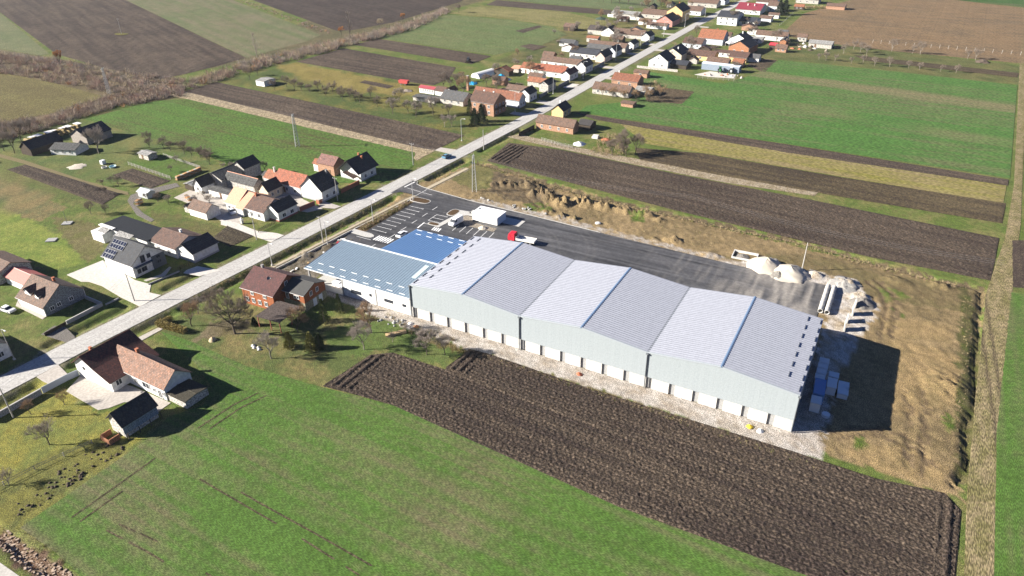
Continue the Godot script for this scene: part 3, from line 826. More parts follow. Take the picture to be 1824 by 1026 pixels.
func build_site() -> void:
	var asph := second(M("new_asphalt", 0.46, 0.455, 0.46, 0.62, noise_tex("grit", 0.06, 0.72, 1.0, 5), 1.9, 0.5), noise_tex("coarse", 0.02, 0.88, 1.0, 5), 12.7)
	asph.vertex_color_use_as_albedo = true
	var arcs := [[-4.0, -40.0, 21.0, -4.0], [-4.0, -40.0, 22.9, -6.0], [2.0, -44.0, 24.0, 0.0], [2.0, -44.0, 25.9, 0.0], [30.0, -30.0, 30.0, 20.0], [30.0, -30.0, 32.0, 20.0], [-40.0, -50.0, 14.0, -6.0]]
	var dusty := func(u: float, w: float, x: float, z: float) -> Color:
		var k := 0.205 * (1.0 + 0.75 * fbm(x * 0.015, z * 0.7) + 0.2 * fbm(x * 0.3, z * 0.3) + 0.25 * fbm(x * 0.05 + 8.0, z * 0.05))
		if x < -5.0:
			k *= 0.85
		var d := smoothstep(58.0, 78.0, x + 4.0 * fbm(x * 0.1, z * 0.1)) * smoothstep(88.5, 84.0, x) * clampf(0.55 + 1.2 * fbm(x * 0.6, z * 0.05 + 3.0), 0, 1)
		d += 0.35 * smoothstep(30.0, 60.0, x) * clampf(1.6 * fbm(x * 0.9, z * 0.04 + 9.0) - 0.2, 0, 1)
		for q in arcs:
			var e: float = absf(Vector2(x - q[0], z - q[1]).length() - q[2])
			if e < 0.55 and x > q[0] - q[3]:
				d += 0.09 * (1.0 - e / 0.55)
		d += 0.2 * smoothstep(-62.0, -66.0, z) * clampf(0.4 + fbm(x * 0.4, z * 0.4), 0, 1)
		var c := Color(k, k, k * 1.02).lerp(Color(0.95, 0.88, 0.76), clampf(d, 0, 0.85))
		c.a = 0.0
		return c
	field("yard", PackedVector2Array([Vector2(-52.8, -60.6), Vector2(-50.2, -63.2), Vector2(-46, -63.4), Vector2(-42, -62.4), Vector2(-41, -57.5), Vector2(-41, -33), Vector2(-45, -30), Vector2(-36, -10), Vector2(2, -10), Vector2(2, -25), Vector2(88, -25), Vector2(88, -63), Vector2(62.6, -63.2), Vector2(23, -65), Vector2(-2, -66.5), Vector2(-24, -67.6), Vector2(-43.4, -69.8), Vector2(-48, -71), Vector2(-51.2, -73.6), Vector2(-52.6, -74)]), 0.0, 0.8, 0.06, dusty, asph, "new dark asphalt yard and car park behind the warehouse", "yard")
	var yard: Node3D = get_node("yard")
	var paint := M("parking_paint", 0.78, 0.78, 0.76, 0.7)
	var line := func(x0: float, z0: float, x1: float, z1: float, w: float, y := 0.068) -> void:
		var d := Vector2(x1 - x0, z1 - z0).normalized().orthogonal() * w / 2
		var q := MB.new()
		q.face([Vector3(x0 + d.x, y, z0 + d.y), Vector3(x1 + d.x, y, z1 + d.y), Vector3(x1 - d.x, y, z1 - d.y), Vector3(x0 - d.x, y, z0 - d.y)], Vector3(0, -999, 0))
		part("marking", q, paint, yard).global_transform = Transform3D()
	for i in 9:
		var z := -54.9 + 2.475 * i
		line.call(-40.4, z, -35.0, z, 0.13)
		line.call(-35.0, z - 0.35, -35.0, z + 0.35, 0.13)
	for i in 5:
		line.call(-31.8, -58.5 + 5.75 * i, -31.9, -55.7 + 5.75 * i, 0.15)
	for i in 4:
		line.call(-28.6, -53.2 + 2.4 * i, -24.3, -53.3 + 2.4 * i, 0.13)
	line.call(-28.55, -53.2, -28.5, -48.4, 0.12)
	for i in 5:
		line.call(-18.0 + 2.5 * i, -50.0, -17.7 + 2.5 * i, -45.6, 0.13)
	line.call(-5.6, -50.3, -5.0, -44.5, 0.13)
	for i in 7:
		line.call(-35.3 + 0.85 * i, -32.5, -35.4 + 0.85 * i, -29.4, 0.45)
	for i in 4:
		line.call(-23.8 + 0.75 * i, -45.2, -23.5 + 0.75 * i, -43.0, 0.4)
	line.call(-51.5, -67.3, -51.1, -73.0, 0.4)
	line.call(-43.6, -62.7, -43.3, -69.3, 0.14)
	line.call(-50.5, -67.2, -44.0, -66.4, 0.13)
	line.call(-43.0, -66.2, -39.0, -65.9, 0.13)
	line.call(-28.7, -46.5, -28.3, -42.2, 0.35)
	line.call(-41.5, -29.0, -36.0, -29.0, 0.13)
	line.call(-33.0, -27.5, -33.0, -23.0, 0.13)
	# kerbed islands
	var kerb := M("kerb_concrete", 0.52, 0.51, 0.48, 0.9, noise_tex("grit", 0.06, 0.72, 1.0, 5), 1.1)
	var bed := M("planting_soil", 0.20, 0.125, 0.065, 0.95, noise_tex("clod", 0.03, 0.45, 1.0, 3, FastNoiseLite.TYPE_CELLULAR), 1.4, 6.0)
	for k in [[-39.8, -60.2, 3.9, 1.9, "kerbed island with brown soil beside the car park entrance"], [-24.6, -57.0, 1.7, 2.6, "rounded kerbed island with brown soil beside the paved walk"], [-25.4, -46.9, 2.0, 1.1, "small kerbed island with brown soil beside the crossing"]]:
		var t := thing("planting_island", Vector3(k[0], 0, k[1]), k[4], "traffic island")
		flat("kerb", oval(0, 0, k[2], k[3]), 0.17, kerb, "", "", 0.17, t)
		flat("soil", oval(0, 0, k[2] - 0.3, k[3] - 0.3), 0.20, bed, "", "", 0.05, t)
	var pave := M("light_paving", 0.55, 0.54, 0.51, 0.9, noise_tex("grit", 0.06, 0.72, 1.0, 5), 0.9)
	flat("paved_island", PackedVector2Array([Vector2(-45.4, -30.2), Vector2(-45.3, -32.6), Vector2(-38.5, -32.4), Vector2(-36.9, -31.8), Vector2(-36.4, -31.0), Vector2(-36.9, -30.2), Vector2(-38.5, -29.8)]), 0.18, pave, "pale paved refuge at the crossing by the blue roof", "pavement", 0.18)
	flat("footway", PackedVector2Array([Vector2(-24.4, -45.6), Vector2(-22.6, -45.6), Vector2(-21.4, -55), Vector2(-19.0, -58), Vector2(-18.8, -60), Vector2(-23.6, -59.6), Vector2(-22.9, -56)]), 0.16, pave, "pale curved walk to the white kiosk", "pavement", 0.16)
	flat("footway", strip([Vector2(-50.2, 2), Vector2(-49.6, -4), Vector2(-44.6, -58), Vector2(-43.8, -63)], 0.9, 0.9), 0.05, M("sand_path", 0.50, 0.43, 0.31, 0.95, noise_tex("grit", 0.06, 0.72, 1.0, 5), 1.5), "sandy footway along the ditch in front of the site", "path", 0.1)
	flat("footway", strip([Vector2(-43.8, -69.8), Vector2(-41.5, -93)], 1.6, 1.4), 0.05, M("sand_path"), "sandy footway beyond the site entrance", "path", 0.1)
	var low := thing("retaining_wall", Vector3.ZERO, "low pale concrete wall along the footway in front of the site", "wall")
	var lw := MB.new()
	for a in [[-48.3, 1.0, -47.1, -10.0], [-47.1, -10.0, -45.8, -24.0], [-45.8, -24.0, -45.2, -31.0]]:
		var dz: float = a[3] - a[1]
		lw.face([Vector3(a[0], 0.5, a[1]), Vector3(a[2], 0.5, a[3]), Vector3(a[2] + 0.3, 0.5, a[3]), Vector3(a[0] + 0.3, 0.5, a[1])], Vector3(a[0], -9, a[1]))
		lw.face([Vector3(a[0], 0.5, a[1]), Vector3(a[2], 0.5, a[3]), Vector3(a[2], -0.8, a[3]), Vector3(a[0], -0.8, a[1])], Vector3(a[0] + 9, 0, a[1]))
		lw.face([Vector3(a[0] + 0.3, 0.5, a[1]), Vector3(a[2] + 0.3, 0.5, a[3]), Vector3(a[2] + 0.3, -0.8, a[3]), Vector3(a[0] + 0.3, -0.8, a[1])], Vector3(a[0] - 9, 0, a[1]))
	part("wall_face", lw, kerb, low)
	for k in [[-45.3, -32.8, -44.0, -44.0], [-43.9, -45.2, -43.2, -61.6]]:
		flat("kerb", strip([Vector2(k[0], k[1]), Vector2(k[2], k[3])], 0.3, 0.3), 0.16, kerb, "pale kerb along the brown planting strip by the car park", "kerb", 0.2)
	flat("kerb", strip([Vector2(-50.6, -73.8), Vector2(-49.2, -71.6), Vector2(-46.5, -70.6), Vector2(-43.4, -69.9), Vector2(-24, -67.7), Vector2(-2, -66.6), Vector2(23, -65.1)], 0.22, 0.22), 0.14, kerb, "pale kerb on the far edge of the yard", "kerb", 0.16)
	build_warehouse()
	build_annex()
	build_kiosk()

func build_warehouse() -> void:
	var w := thing("warehouse", Vector3(45, 0, -14.9), "long grey warehouse with three low pitched ribbed roofs and a pale cladding front", "warehouse")
	var sheet := second(M("roof_sheet", 0.355, 0.37, 0.415, 0.40, noise_tex("faint", 0.02, 0.955, 1.0, 5), 6.0, 0.0, 0.15), noise_tex("faint", 0.02, 0.955, 1.0, 5), 15.0)
	var trim := M("trim_metal", 0.16, 0.24, 0.36, 0.45, null, 1.0, 0.0, 0.3)
	var grey := M("pipe_metal", 0.16, 0.175, 0.19, 0.5, null, 1.0, 0.0, 0.2)
	var clads := [M("cladding", 0.315, 0.352, 0.37, 0.55, noise_tex("faint", 0.02, 0.955, 1.0, 5), 5.0), M("cladding_b", 0.318, 0.355, 0.373, 0.55, noise_tex("faint", 0.02, 0.955, 1.0, 5), 4.3), M("cladding_c", 0.311, 0.348, 0.366, 0.55, noise_tex("faint", 0.02, 0.955, 1.0, 5), 6.1)]
	var white := M("precast", 0.56, 0.548, 0.52, 0.9, noise_tex("stain", 0.012, 0.90, 1.0, 5), 7.0)
	var conc := M("raw_concrete", 0.33, 0.33, 0.325, 0.9, noise_tex("stain", 0.012, 0.90, 1.0, 5), 3.0)
	var local := func(p: Vector3) -> Vector3: return p - Vector3(45, 0, -14.9)
	var top := func(x: float) -> float:
		var f := fposmod(x, 30.0)
		return 9.0 + 1.5 * (1.0 - absf(f - 15.0) / 15.0)
	# front cladding, one metre panels
	for i in 90:
		var q := MB.new()
		var x0 := i + 0.003
		var x1 := i + 0.997
		q.prism([Vector2(x0 - 45, 2.9), Vector2(x1 - 45, 2.9), Vector2(x1 - 45, top.call(x1) - 0.05), Vector2(x0 - 45, top.call(x0) - 0.05)], 14.8, 15.02)
		part("cladding_panel", q, clads[[0, 1, 0, 2, 1, 0, 2][(i * 5 + i / 7) % 7]], w)
	# concrete panels with gaps that show the columns
	var edges := [0.0]
	for k in 18:
		edges.append(0.55 + 5.0 * k - 0.35)
		edges.append(0.55 + 5.0 * k + 0.95)
	edges.append(90.0)
	for k in range(0, edges.size() - 1, 2):
		var q := MB.new()
		q.box(local.call(Vector3(edges[k], 0, -0.25)), local.call(Vector3(edges[k + 1], 2.89, -0.03)))
		part("wall_panel", q, white, w)
	for k in 18:
		var q := MB.new()
		q.box(local.call(Vector3(0.55 + 5.0 * k - 0.45, 0, -0.85)), local.call(Vector3(0.55 + 5.0 * k + 1.05, 2.88, -0.33)))
		part("column", q, conc, w)
	var inner := MB.new()
	inner.box(local.call(Vector3(0.3, 0, -1.4)), local.call(Vector3(89.7, 8.6, -1.0)))
	part("inner_wall", inner, conc, w)
	for side in [0.05, 89.75]:
		var e := MB.new()
		e.box(local.call(Vector3(side, 0, -29.6)), local.call(Vector3(side + 0.2, 8.85, -0.3)))
		part("end_wall", e, clads[0], w)
	var bk := MB.new()
	bk.box(local.call(Vector3(0.05, 0, -29.8)), local.call(Vector3(89.95, 8.85, -29.62)))
	part("rear_wall", bk, clads[0], w)
	for k in 3:
		for s in 2:
			var x0 := 30.0 * k + 15.0 * s - 45.0
			var q := ribbed(x0, x0 + 15.0, 9.06 + 1.5 * s, 10.56 - 1.5 * s, -15.05, 15.1, 0.75, 0.05)
			part("roof_slope", q, sheet, w)
		var cap := MB.new()
		var xr := 30.0 * k + 15.0 - 45.0
		cap.prism([Vector2(xr - 0.25, 10.61), Vector2(xr, 10.68), Vector2(xr + 0.25, 10.61), Vector2(xr, 10.50)], -15.08, 15.14)
		part("ridge_cap", cap, trim, w)
		var fl := MB.new()
		for s in 2:
			var a := Vector3(30.0 * k - 45.0, 9.0, 15.05) if s == 0 else Vector3(30.0 * k - 15.0, 9.0, 15.05)
			var b := Vector3(xr, 10.5, 15.05)
			fl.face([a + Vector3(0, -0.12, 0.02), b + Vector3(0, -0.12, 0.02), b + Vector3(0, 0.16, 0.02), a + Vector3(0, 0.16, 0.02)], (a + b) / 2 - Vector3(0, 0, 5))
			fl.face([a + Vector3(0, 0.16, 0.02), b + Vector3(0, 0.16, 0.02), b + Vector3(0, 0.16, -0.25), a + Vector3(0, 0.16, -0.25)], (a + b) / 2 - Vector3(0, 5, 0))
		part("verge_trim", fl, clads[1], w)
	for x in [30.0, 60.0]:
		var g := MB.new()
		g.box(local.call(Vector3(x - 0.22, 9.02, -29.9)), local.call(Vector3(x + 0.22, 9.10, 0.15)))
		part("valley_gutter", g, grey, w)
	for x in [30.05, 60.05, 0.0, 90.0]:
		var d := MB.new()
		d.tube(local.call(Vector3(x, 0.1, 0.28)), local.call(Vector3(x, 8.75, 0.28)), 0.13, 0.13, 8)
		d.box(local.call(Vector3(x - 0.25, 8.7, 0.13)), local.call(Vector3(x + 0.25, 9.02, 0.5)))
		part("downpipe", d, grey, w)
	var guard := MB.new()
	guard.box(Vector3(-0.07, 0, -0.95), Vector3(0.07, 0.12, 0.95))
	var gm := guard.mesh()
	var dark := M("snow_guard_dark", 0.09, 0.10, 0.12, 0.5)
	for k in 8:
		var z := -13.0 + 3.75 * k - 0.2
		part("snow_guard", gm, dark, w, Vector3(-44.6, 9.16, z))
		part("snow_guard", gm, dark, w, Vector3(44.6, 9.16, z))
		if k < 7:
			part("snow_guard", gm, dark, w, Vector3(-42.3, 9.40, z + 0.3))
			part("snow_guard", gm, dark, w, Vector3(42.0, 9.43, z + 0.3))
	var door := MB.new()
	door.box(local.call(Vector3(89.96, 0, -14)), local.call(Vector3(90.02, 3.2, -10)))
	part("door", door, M("door_grey", 0.30, 0.31, 0.32, 0.6), w)

func build_annex() -> void:
	var a := thing("shop_building", Vector3(-17, 0, -16), "low white building with a blue ribbed metal roof beside the warehouse", "building")
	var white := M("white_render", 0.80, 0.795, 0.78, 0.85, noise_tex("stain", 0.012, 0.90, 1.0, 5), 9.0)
	var sheet := second(M("blue_roof_sheet_lit", 0.235, 0.31, 0.375, 0.42, noise_tex("faint", 0.02, 0.955, 1.0, 5), 5.0, 0.0, 0.2), noise_tex("faint", 0.02, 0.955, 1.0, 5), 15.0)  # front slope: greyer, its sunlit look put into the colour
	var sheet2 := second(M("blue_roof_sheet_shaded", 0.13, 0.25, 0.46, 0.42, noise_tex("faint", 0.02, 0.955, 1.0, 5), 5.0, 0.0, 0.2), noise_tex("faint", 0.02, 0.955, 1.0, 5), 15.0)  # same sheeting on the rear slope, shade and sky reflection painted in as bluer
	var conc := M("raw_concrete")
	var glass := M("dark_glass", 0.03, 0.035, 0.045, 0.12)
	var wt := M("white_trim", 0.66, 0.67, 0.67, 0.6)
	var o := Vector3(17, 0, 16)
	# walls: the front one in three panels between grey columns, an open porch at the street corner
	for k in [[-21.8, -11.4], [-11.0, -0.75]]:
		var q := MB.new()
		q.box(Vector3(k[0], 0, -0.45) + o, Vector3(k[1], 5.1, -0.15) + o)
		part("wall_panel", q, white, a)
	for x in [-22.05, -11.2, -0.5]:
		var q := MB.new()
		q.box(Vector3(x - 0.2, 0, -0.5) + o, Vector3(x + 0.2, 5.15, -0.08) + o)
		part("column", q, conc, a)
	for k in [[-22.0, -21.7, -30.0, -0.5], [-0.6, -0.35, -30.0, -0.5]]:
		var q := MB.new()
		q.box(Vector3(k[0], 0, k[2]) + o, Vector3(k[1], 5.1, k[3]) + o)
		part("side_wall", q, white, a)
	var rear := MB.new()
	rear.box(Vector3(-21.7, 0, -31.2) + o, Vector3(-0.6, 5.0, -30.9) + o)
	part("rear_wall", rear, white, a)
	var porch := MB.new()
	porch.box(Vector3(-33.6, 0, -15.2) + o, Vector3(-22.0, 5.0, -14.9) + o)
	part("porch_wall", porch, white, a)
	for p in [Vector3(-33.4, 0, -0.35), Vector3(-33.4, 0, -7.5), Vector3(-33.4, 0, -14.8), Vector3(-27.8, 0, -14.6)]:
		var q := MB.new()
		q.at(p + o, Vector3(0.4, 5.1, 0.4))
		part("post", q, conc, a)
	var slab := MB.new()
	slab.box(Vector3(-33.8, 0, -15) + o, Vector3(-22, 0.12, 0.2) + o)
	part("porch_floor", slab, M("light_paving"), a)
	for k in [[-19.3, 1.55, 3.3, 0.9], [-8.6, 1.9, 2.7, 0.8], [-13.3, 2.1, 0.7, 0.7], [-3.0, 2.0, 1.1, 0.7]]:
		var q := MB.new()
		q.box(Vector3(k[0] - 0.06, k[1] - 0.06, -0.2) + o, Vector3(k[0] + k[2] + 0.06, k[1] + k[3] + 0.06, -0.12) + o)
		var f := part("window", q, M("dark_frame", 0.11, 0.115, 0.12, 0.6), a)
		var g := MB.new()
		g.box(Vector3(k[0], k[1], -0.18) + o, Vector3(k[0] + k[2], k[1] + k[3], -0.10) + o)
		part("pane", g, glass, f)
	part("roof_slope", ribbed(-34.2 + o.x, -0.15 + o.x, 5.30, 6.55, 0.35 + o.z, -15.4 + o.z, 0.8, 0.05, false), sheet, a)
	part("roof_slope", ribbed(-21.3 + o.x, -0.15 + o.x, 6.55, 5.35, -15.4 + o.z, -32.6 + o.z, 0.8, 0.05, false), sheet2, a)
	var cap := MB.new()
	cap.box(Vector3(-34.3, 6.58, -15.6) + o, Vector3(-0.2, 6.72, -15.2) + o)
	part("ridge_cap", cap, wt, a)
	var gut := MB.new()
	gut.box(Vector3(-34.3, 5.02, 0.2) + o, Vector3(-0.2, 5.28, 0.45) + o)
	part("gutter", gut, wt, a)
	var vg := MB.new()
	vg.face([Vector3(-34.25, 5.05, 0.4) + o, Vector3(-34.25, 6.3, -15.4) + o, Vector3(-34.25, 6.65, -15.4) + o, Vector3(-34.25, 5.4, 0.4) + o], Vector3(0, 5, 0))
	part("verge_trim", vg, wt, a)
	var guard := MB.new()
	guard.box(Vector3(-0.9, 0, -0.06), Vector3(0.9, 0.10, 0.06))
	var gm := guard.mesh()
	for k in 9:
		part("snow_guard", gm, wt, a, Vector3(-33.0 + 3.75 * k, 5.42, -0.4) + o)
		if k < 8:
			part("snow_guard", gm, wt, a, Vector3(-31.2 + 3.75 * k, 5.62, -2.9) + o)
	for k in 6:
		part("snow_guard", gm, wt, a, Vector3(-19.8 + 3.6 * k, 5.45, -32.0) + o)
		if k < 5:
			part("snow_guard", gm, wt, a, Vector3(-18.4 + 3.6 * k, 5.62, -29.4) + o)
	var light := MB.new()
	light.box(Vector3(-5.2, 6.0, -9.2) + o, Vector3(-4.3, 6.10, -9.19) + o)
	var sky := MB.new()
	for s in 1:
		sky.face([Vector3(-5.2, 5.98, -7.4) + o, Vector3(-3.9, 5.98, -7.4) + o, Vector3(-3.9, 6.50, -13.8) + o, Vector3(-5.2, 6.50, -13.8) + o], Vector3(0, -99, 0))
	part("skylight", sky, M("skylight_sheet", 0.45, 0.55, 0.55, 0.3), a)
	var st := MB.new()
	st.box(Vector3(-17.05, 0, -0.1), Vector3(17.05, 0.0, 0.1))
	# stacked pallets of boxes in the porch
	var wrap := M("wrapped_goods", 0.66, 0.67, 0.72, 0.4)
	for k in 5:
		var t := thing("wrapped_pallet", Vector3(-27.0 + 1.35 * (k % 4), 0.12 if k < 4 else 0.12, -2.6 - 1.6 * (k / 4)), "pallet of plastic wrapped goods under the corner of the blue roof", "pallet", "wrapped pallets in the porch", 0.05 * k)
		var b := MB.new()
		b.at(Vector3(0, 0.15, 0), Vector3(1.1, 1.3 + 0.2 * (k % 2), 1.1))
		part("goods", b, wrap, t)
		var pl := MB.new()
		for s in 3:
			pl.at(Vector3(0, 0, -0.45 + 0.45 * s), Vector3(1.2, 0.14, 0.12))
		part("pallet", pl, M("raw_timber", 0.38, 0.27, 0.15, 0.9), t)

func build_kiosk() -> void:
	var k := thing("kiosk", Vector3(-11, 0, -57), "small white flat roofed kiosk with a pale slab beside the parked van", "kiosk")
	var white := M("white_render")
	var base := MB.new()
	base.box(Vector3(-9.0, 0, -4.6), Vector3(10.2, 0.16, -0.4))
	part("slab", base, M("light_paving"), k)
	var body := MB.new()
	body.box(Vector3(-5.0, 0.16, -3.2), Vector3(3.9, 2.6, 2.2))
	part("wall", body, white, k)
	var roof := MB.new()
	roof.box(Vector3(-5.2, 2.6, -3.4), Vector3(4.1, 2.82, 2.4))
	part("roof", roof, M("white_roof_membrane", 0.80, 0.80, 0.79, 0.7), k)
	var par := MB.new()
	par.box(Vector3(3.9, 0.16, -3.1), Vector3(4.06, 2.5, 2.1))
	part("side_panel", par, M("pale_blue_panel", 0.55, 0.66, 0.75, 0.5), k)
	var lamp := MB.new()
	lamp.at(Vector3(-4.2, 2.82, -1.0), Vector3(0.5, 0.35, 0.5))
	part("roof_vent", lamp, M("pipe_metal"), k)
	flat("sand_bed", PackedVector2Array([Vector2(-21, -57.5), Vector2(-16.2, -56.5), Vector2(-15.6, -53.6), Vector2(-6.2, -53.0), Vector2(-6.0, -50.6), Vector2(-16, -50.5), Vector2(-20.6, -54)]), 0.09, M("building_sand", 0.50, 0.43, 0.34, 0.95, noise_tex("clod", 0.03, 0.45, 1.0, 3, FastNoiseLite.TYPE_CELLULAR), 3.0, 5.0), "sand and rubble in front of the white kiosk", "sand")

# ---------------------------------------------------------------- houses
var win_mesh := {}
func window_meshes(w: float, h: float) -> Array:
	var key := "%.1f_%.1f" % [w, h]
	if not win_mesh.has(key):
		var f := MB.new()
		var t := 0.09
		f.box(Vector3(-w / 2 - t, -t, 0.0), Vector3(w / 2 + t, 0.0, 0.10))
		f.box(Vector3(-w / 2 - t, h, 0.0), Vector3(w / 2 + t, h + t, 0.10))
		f.box(Vector3(-w / 2 - t, 0, 0.0), Vector3(-w / 2, h, 0.10))
		f.box(Vector3(w / 2, 0, 0.0), Vector3(w / 2 + t, h, 0.10))
		f.box(Vector3(-0.035, 0, 0.0), Vector3(0.035, h, 0.09))
		var g := MB.new()
		g.box(Vector3(-w / 2, 0, 0.0), Vector3(w / 2, h, 0.05))
		win_mesh[key] = [f.mesh(), g.mesh()]
	return win_mesh[key]

func add_window(house: Node3D, at: Vector3, turn: float, w := 1.0, h := 1.2, frame: Material = null) -> void:
	var m := window_meshes(w, h)
	var f := part("window", m[0], frame if frame else M("window_white", 0.75, 0.75, 0.74, 0.5), house, at, turn)
	part("pane", m[1], M("dark_glass", 0.03, 0.035, 0.045, 0.12), f)

func add_door(house: Node3D, at: Vector3, turn: float, w := 1.0, h := 2.1, m: Material = null) -> void:
	var q := MB.new()
	q.box(Vector3(-w / 2, 0, 0), Vector3(w / 2, h, 0.07))
	part("door", q, m if m else M("door_brown", 0.14, 0.08, 0.045, 0.6), house, at, turn)

# gabled building: its ridge along local x; local +z is the front, the gables are at -x ("l") and +x ("r")
func gabled(house: Node3D, L: float, W: float, h: float, r: float, wall: Material, roof: Material, o := {}) -> void:
	var ov: float = o.get("ov", 0.35)
	var x0: float = o.get("x", 0.0) - L / 2
	var x1: float = x0 + L
	var zc: float = o.get("z", 0.0)
	var hb: float = o.get("hb", h)                # eave height at the back
	var s: float = (r - h) / (W / 2)
	var sb: float = (r - hb) / (W / 2)
	var th := 0.14
	var wz := W / 2 - ov
	var q := MB.new()
	var pf := r - s * wz - th
	var pb := r - sb * wz - th
	var prof := [Vector2(-wz, 0), Vector2(wz, 0), Vector2(wz, pf), Vector2(0, r - th), Vector2(-wz, pb)]
	var mid := Vector3((x0 + x1) / 2, h / 2, zc)
	var ends := [x0 + ov, x1 - ov]
	if o.has("gov"):
		ends = [x0 + o.gov, x1 - o.gov]
	for e in ends:
		var f := []
		for p in prof:
			f.append(Vector3(e, p.y, zc + p.x))
		q.face(f, mid)
	for k in [[1, 2], [4, 0]]:
		var a: Vector2 = prof[k[0]]
		var b: Vector2 = prof[k[1]]
		q.face([Vector3(ends[0], a.y, zc + a.x), Vector3(ends[1], a.y, zc + a.x), Vector3(ends[1], b.y, zc + b.x), Vector3(ends[0], b.y, zc + b.x)], mid)
	part(o.get("wall_name", "wall"), q, wall, house)
	var rf := MB.new()
	for side in [1.0, -1.0]:
		var eh := h if side > 0 else hb
		var sl := Vector2(W / 2, r - eh).length()
		var up := Vector3((x0 + x1) / 2, -50, zc)
		var a := Vector3(x0, r, zc)
		var b := Vector3(x1, r, zc)
		var c := Vector3(x1, eh, zc + side * W / 2)
		var d := Vector3(x0, eh, zc + side * W / 2)
		var dn := Vector3(0, -th, 0)
		rf.face([a, b, c, d], up, [Vector2(x0, 0), Vector2(x1, 0), Vector2(x1, sl), Vector2(x0, sl)])
		rf.face([a + dn, b + dn, c + dn, d + dn], Vector3(mid.x, 90, zc))
		rf.face([c, d, d + dn, c + dn], Vector3(mid.x, eh, zc))
		rf.face([b, c, c + dn, b + dn], mid)
		rf.face([a, d, d + dn, a + dn], mid)
	var rp := part("roof", rf, roof, house)
	var cap := MB.new()
	cap.prism([Vector2(-0.16, -0.03), Vector2(0, 0.09), Vector2(0.16, -0.03), Vector2(0, -0.1)], -L / 2 - 0.02, L / 2 + 0.02)
	part("ridge_tiles", cap, o.get("cap", roof), rp, Vector3((x0 + x1) / 2, r, zc), PI / 2)
	for c in o.get("ch", []):           # chimneys: x, z, height above the roof
		var k := MB.new()
		var y0: float = r - (s if c[1] > 0 else sb) * absf(c[1]) - 0.3
		k.at(Vector3(0, 0, 0), Vector3(0.55, c[2] + 0.3, 0.55))
		k.at(Vector3(0, c[2] + 0.3, 0), Vector3(0.7, 0.12, 0.7))
		part("chimney", k, o.get("chm", M("chimney_brick", 0.36, 0.14, 0.08, 0.9)), rp, Vector3(o.get("x", 0.0) + c[0], y0, zc + c[1]))
	# rows of windows: count on the front, the left gable and the right gable
	var ww: float = o.get("ww", 1.0)
	var wh: float = o.get("wh", 1.15)
	for fl in o.get("floors", 1):
		var sill: float = o.get("sill", 0.95) + 2.7 * fl
		var nf: int = o.get("wf", 0)
		for i in nf:
			add_window(house, Vector3(lerpf(ends[0], ends[1], (i + 0.7) / (nf + 0.4)), sill, zc + wz), 0.0, ww, wh)
		var nl: int = o.get("wl", 0)
		for i in nl:
			add_window(house, Vector3(ends[0], sill, zc + lerpf(-wz, wz, (i + 0.7) / (nl + 0.4))), -PI / 2, ww, wh)
		var nr: int = o.get("wr", 0)
		for i in nr:
			add_window(house, Vector3(ends[1], sill, zc + lerpf(-wz, wz, (i + 0.7) / (nr + 0.4))), PI / 2, ww, wh)
	if o.has("door"):
		add_door(house, Vector3(lerpf(ends[0], ends[1], o.door), 0, zc + wz), 0.0)
	if o.has("gwin"):                   # a window high in the gable: "l" or "r"
		var e: float = ends[0] if o.gwin == "l" else ends[1]
		add_window(house, Vector3(e, h + 0.35 * (r - h) - 0.5, zc), -PI / 2 if o.gwin == "l" else PI / 2, 0.8, 0.9)
	if o.has("plinth"):
		var p := MB.new()
		p.box(Vector3(ends[0] - 0.06, 0, zc - wz - 0.06), Vector3(ends[1] + 0.06, 0.5, zc + wz + 0.06))
		part("plinth", p, o.plinth, house)
	if o.get("gutter", true):
		var g := MB.new()
		g.tube(Vector3(x0, h - 0.10, zc + W / 2 + 0.04), Vector3(x1, h - 0.10, zc + W / 2 + 0.04), 0.07, 0.07, 5)
		g.tube(Vector3(x0 + 0.4, h - 0.1, zc + W / 2 + 0.02), Vector3(x0 + 0.4, 0.1, zc + wz + 0.06), 0.045, 0.045, 5)
		part("gutter", g, M("gutter_metal", 0.30, 0.29, 0.28, 0.5), house)

# axis "x": ridge along world x; axis "z": ridge along the street, front towards +x, left gable towards +z
func house(called: String, label: String, category: String, axis: String, x0: float, x1: float, z0: float, z1: float, h: float, r: float, wall: Material, roof: Material, o := {}) -> Node3D:
	var turn: float = deg_to_rad(o.get("turn", -1.8)) + (PI / 2 if axis == "z" else 0.0)
	var t := thing(called, Vector3((x0 + x1) / 2, 0, (z0 + z1) / 2), label, category, o.get("group", ""), turn)
	gabled(t, (x1 - x0) if axis == "x" else (z1 - z0), (z1 - z0) if axis == "x" else (x1 - x0), h, r, wall, roof, o)
	return t

func tiles(key: String, r: float, g: float, b: float) -> StandardMaterial3D:
	if mats.has(key):
		return mats[key]
	return second(M(key, r, g, b, 0.85, tile_tex(), 3.6, 3.0), noise_tex("blotch", 0.018, 0.72, 1.0, 5), 5.5)

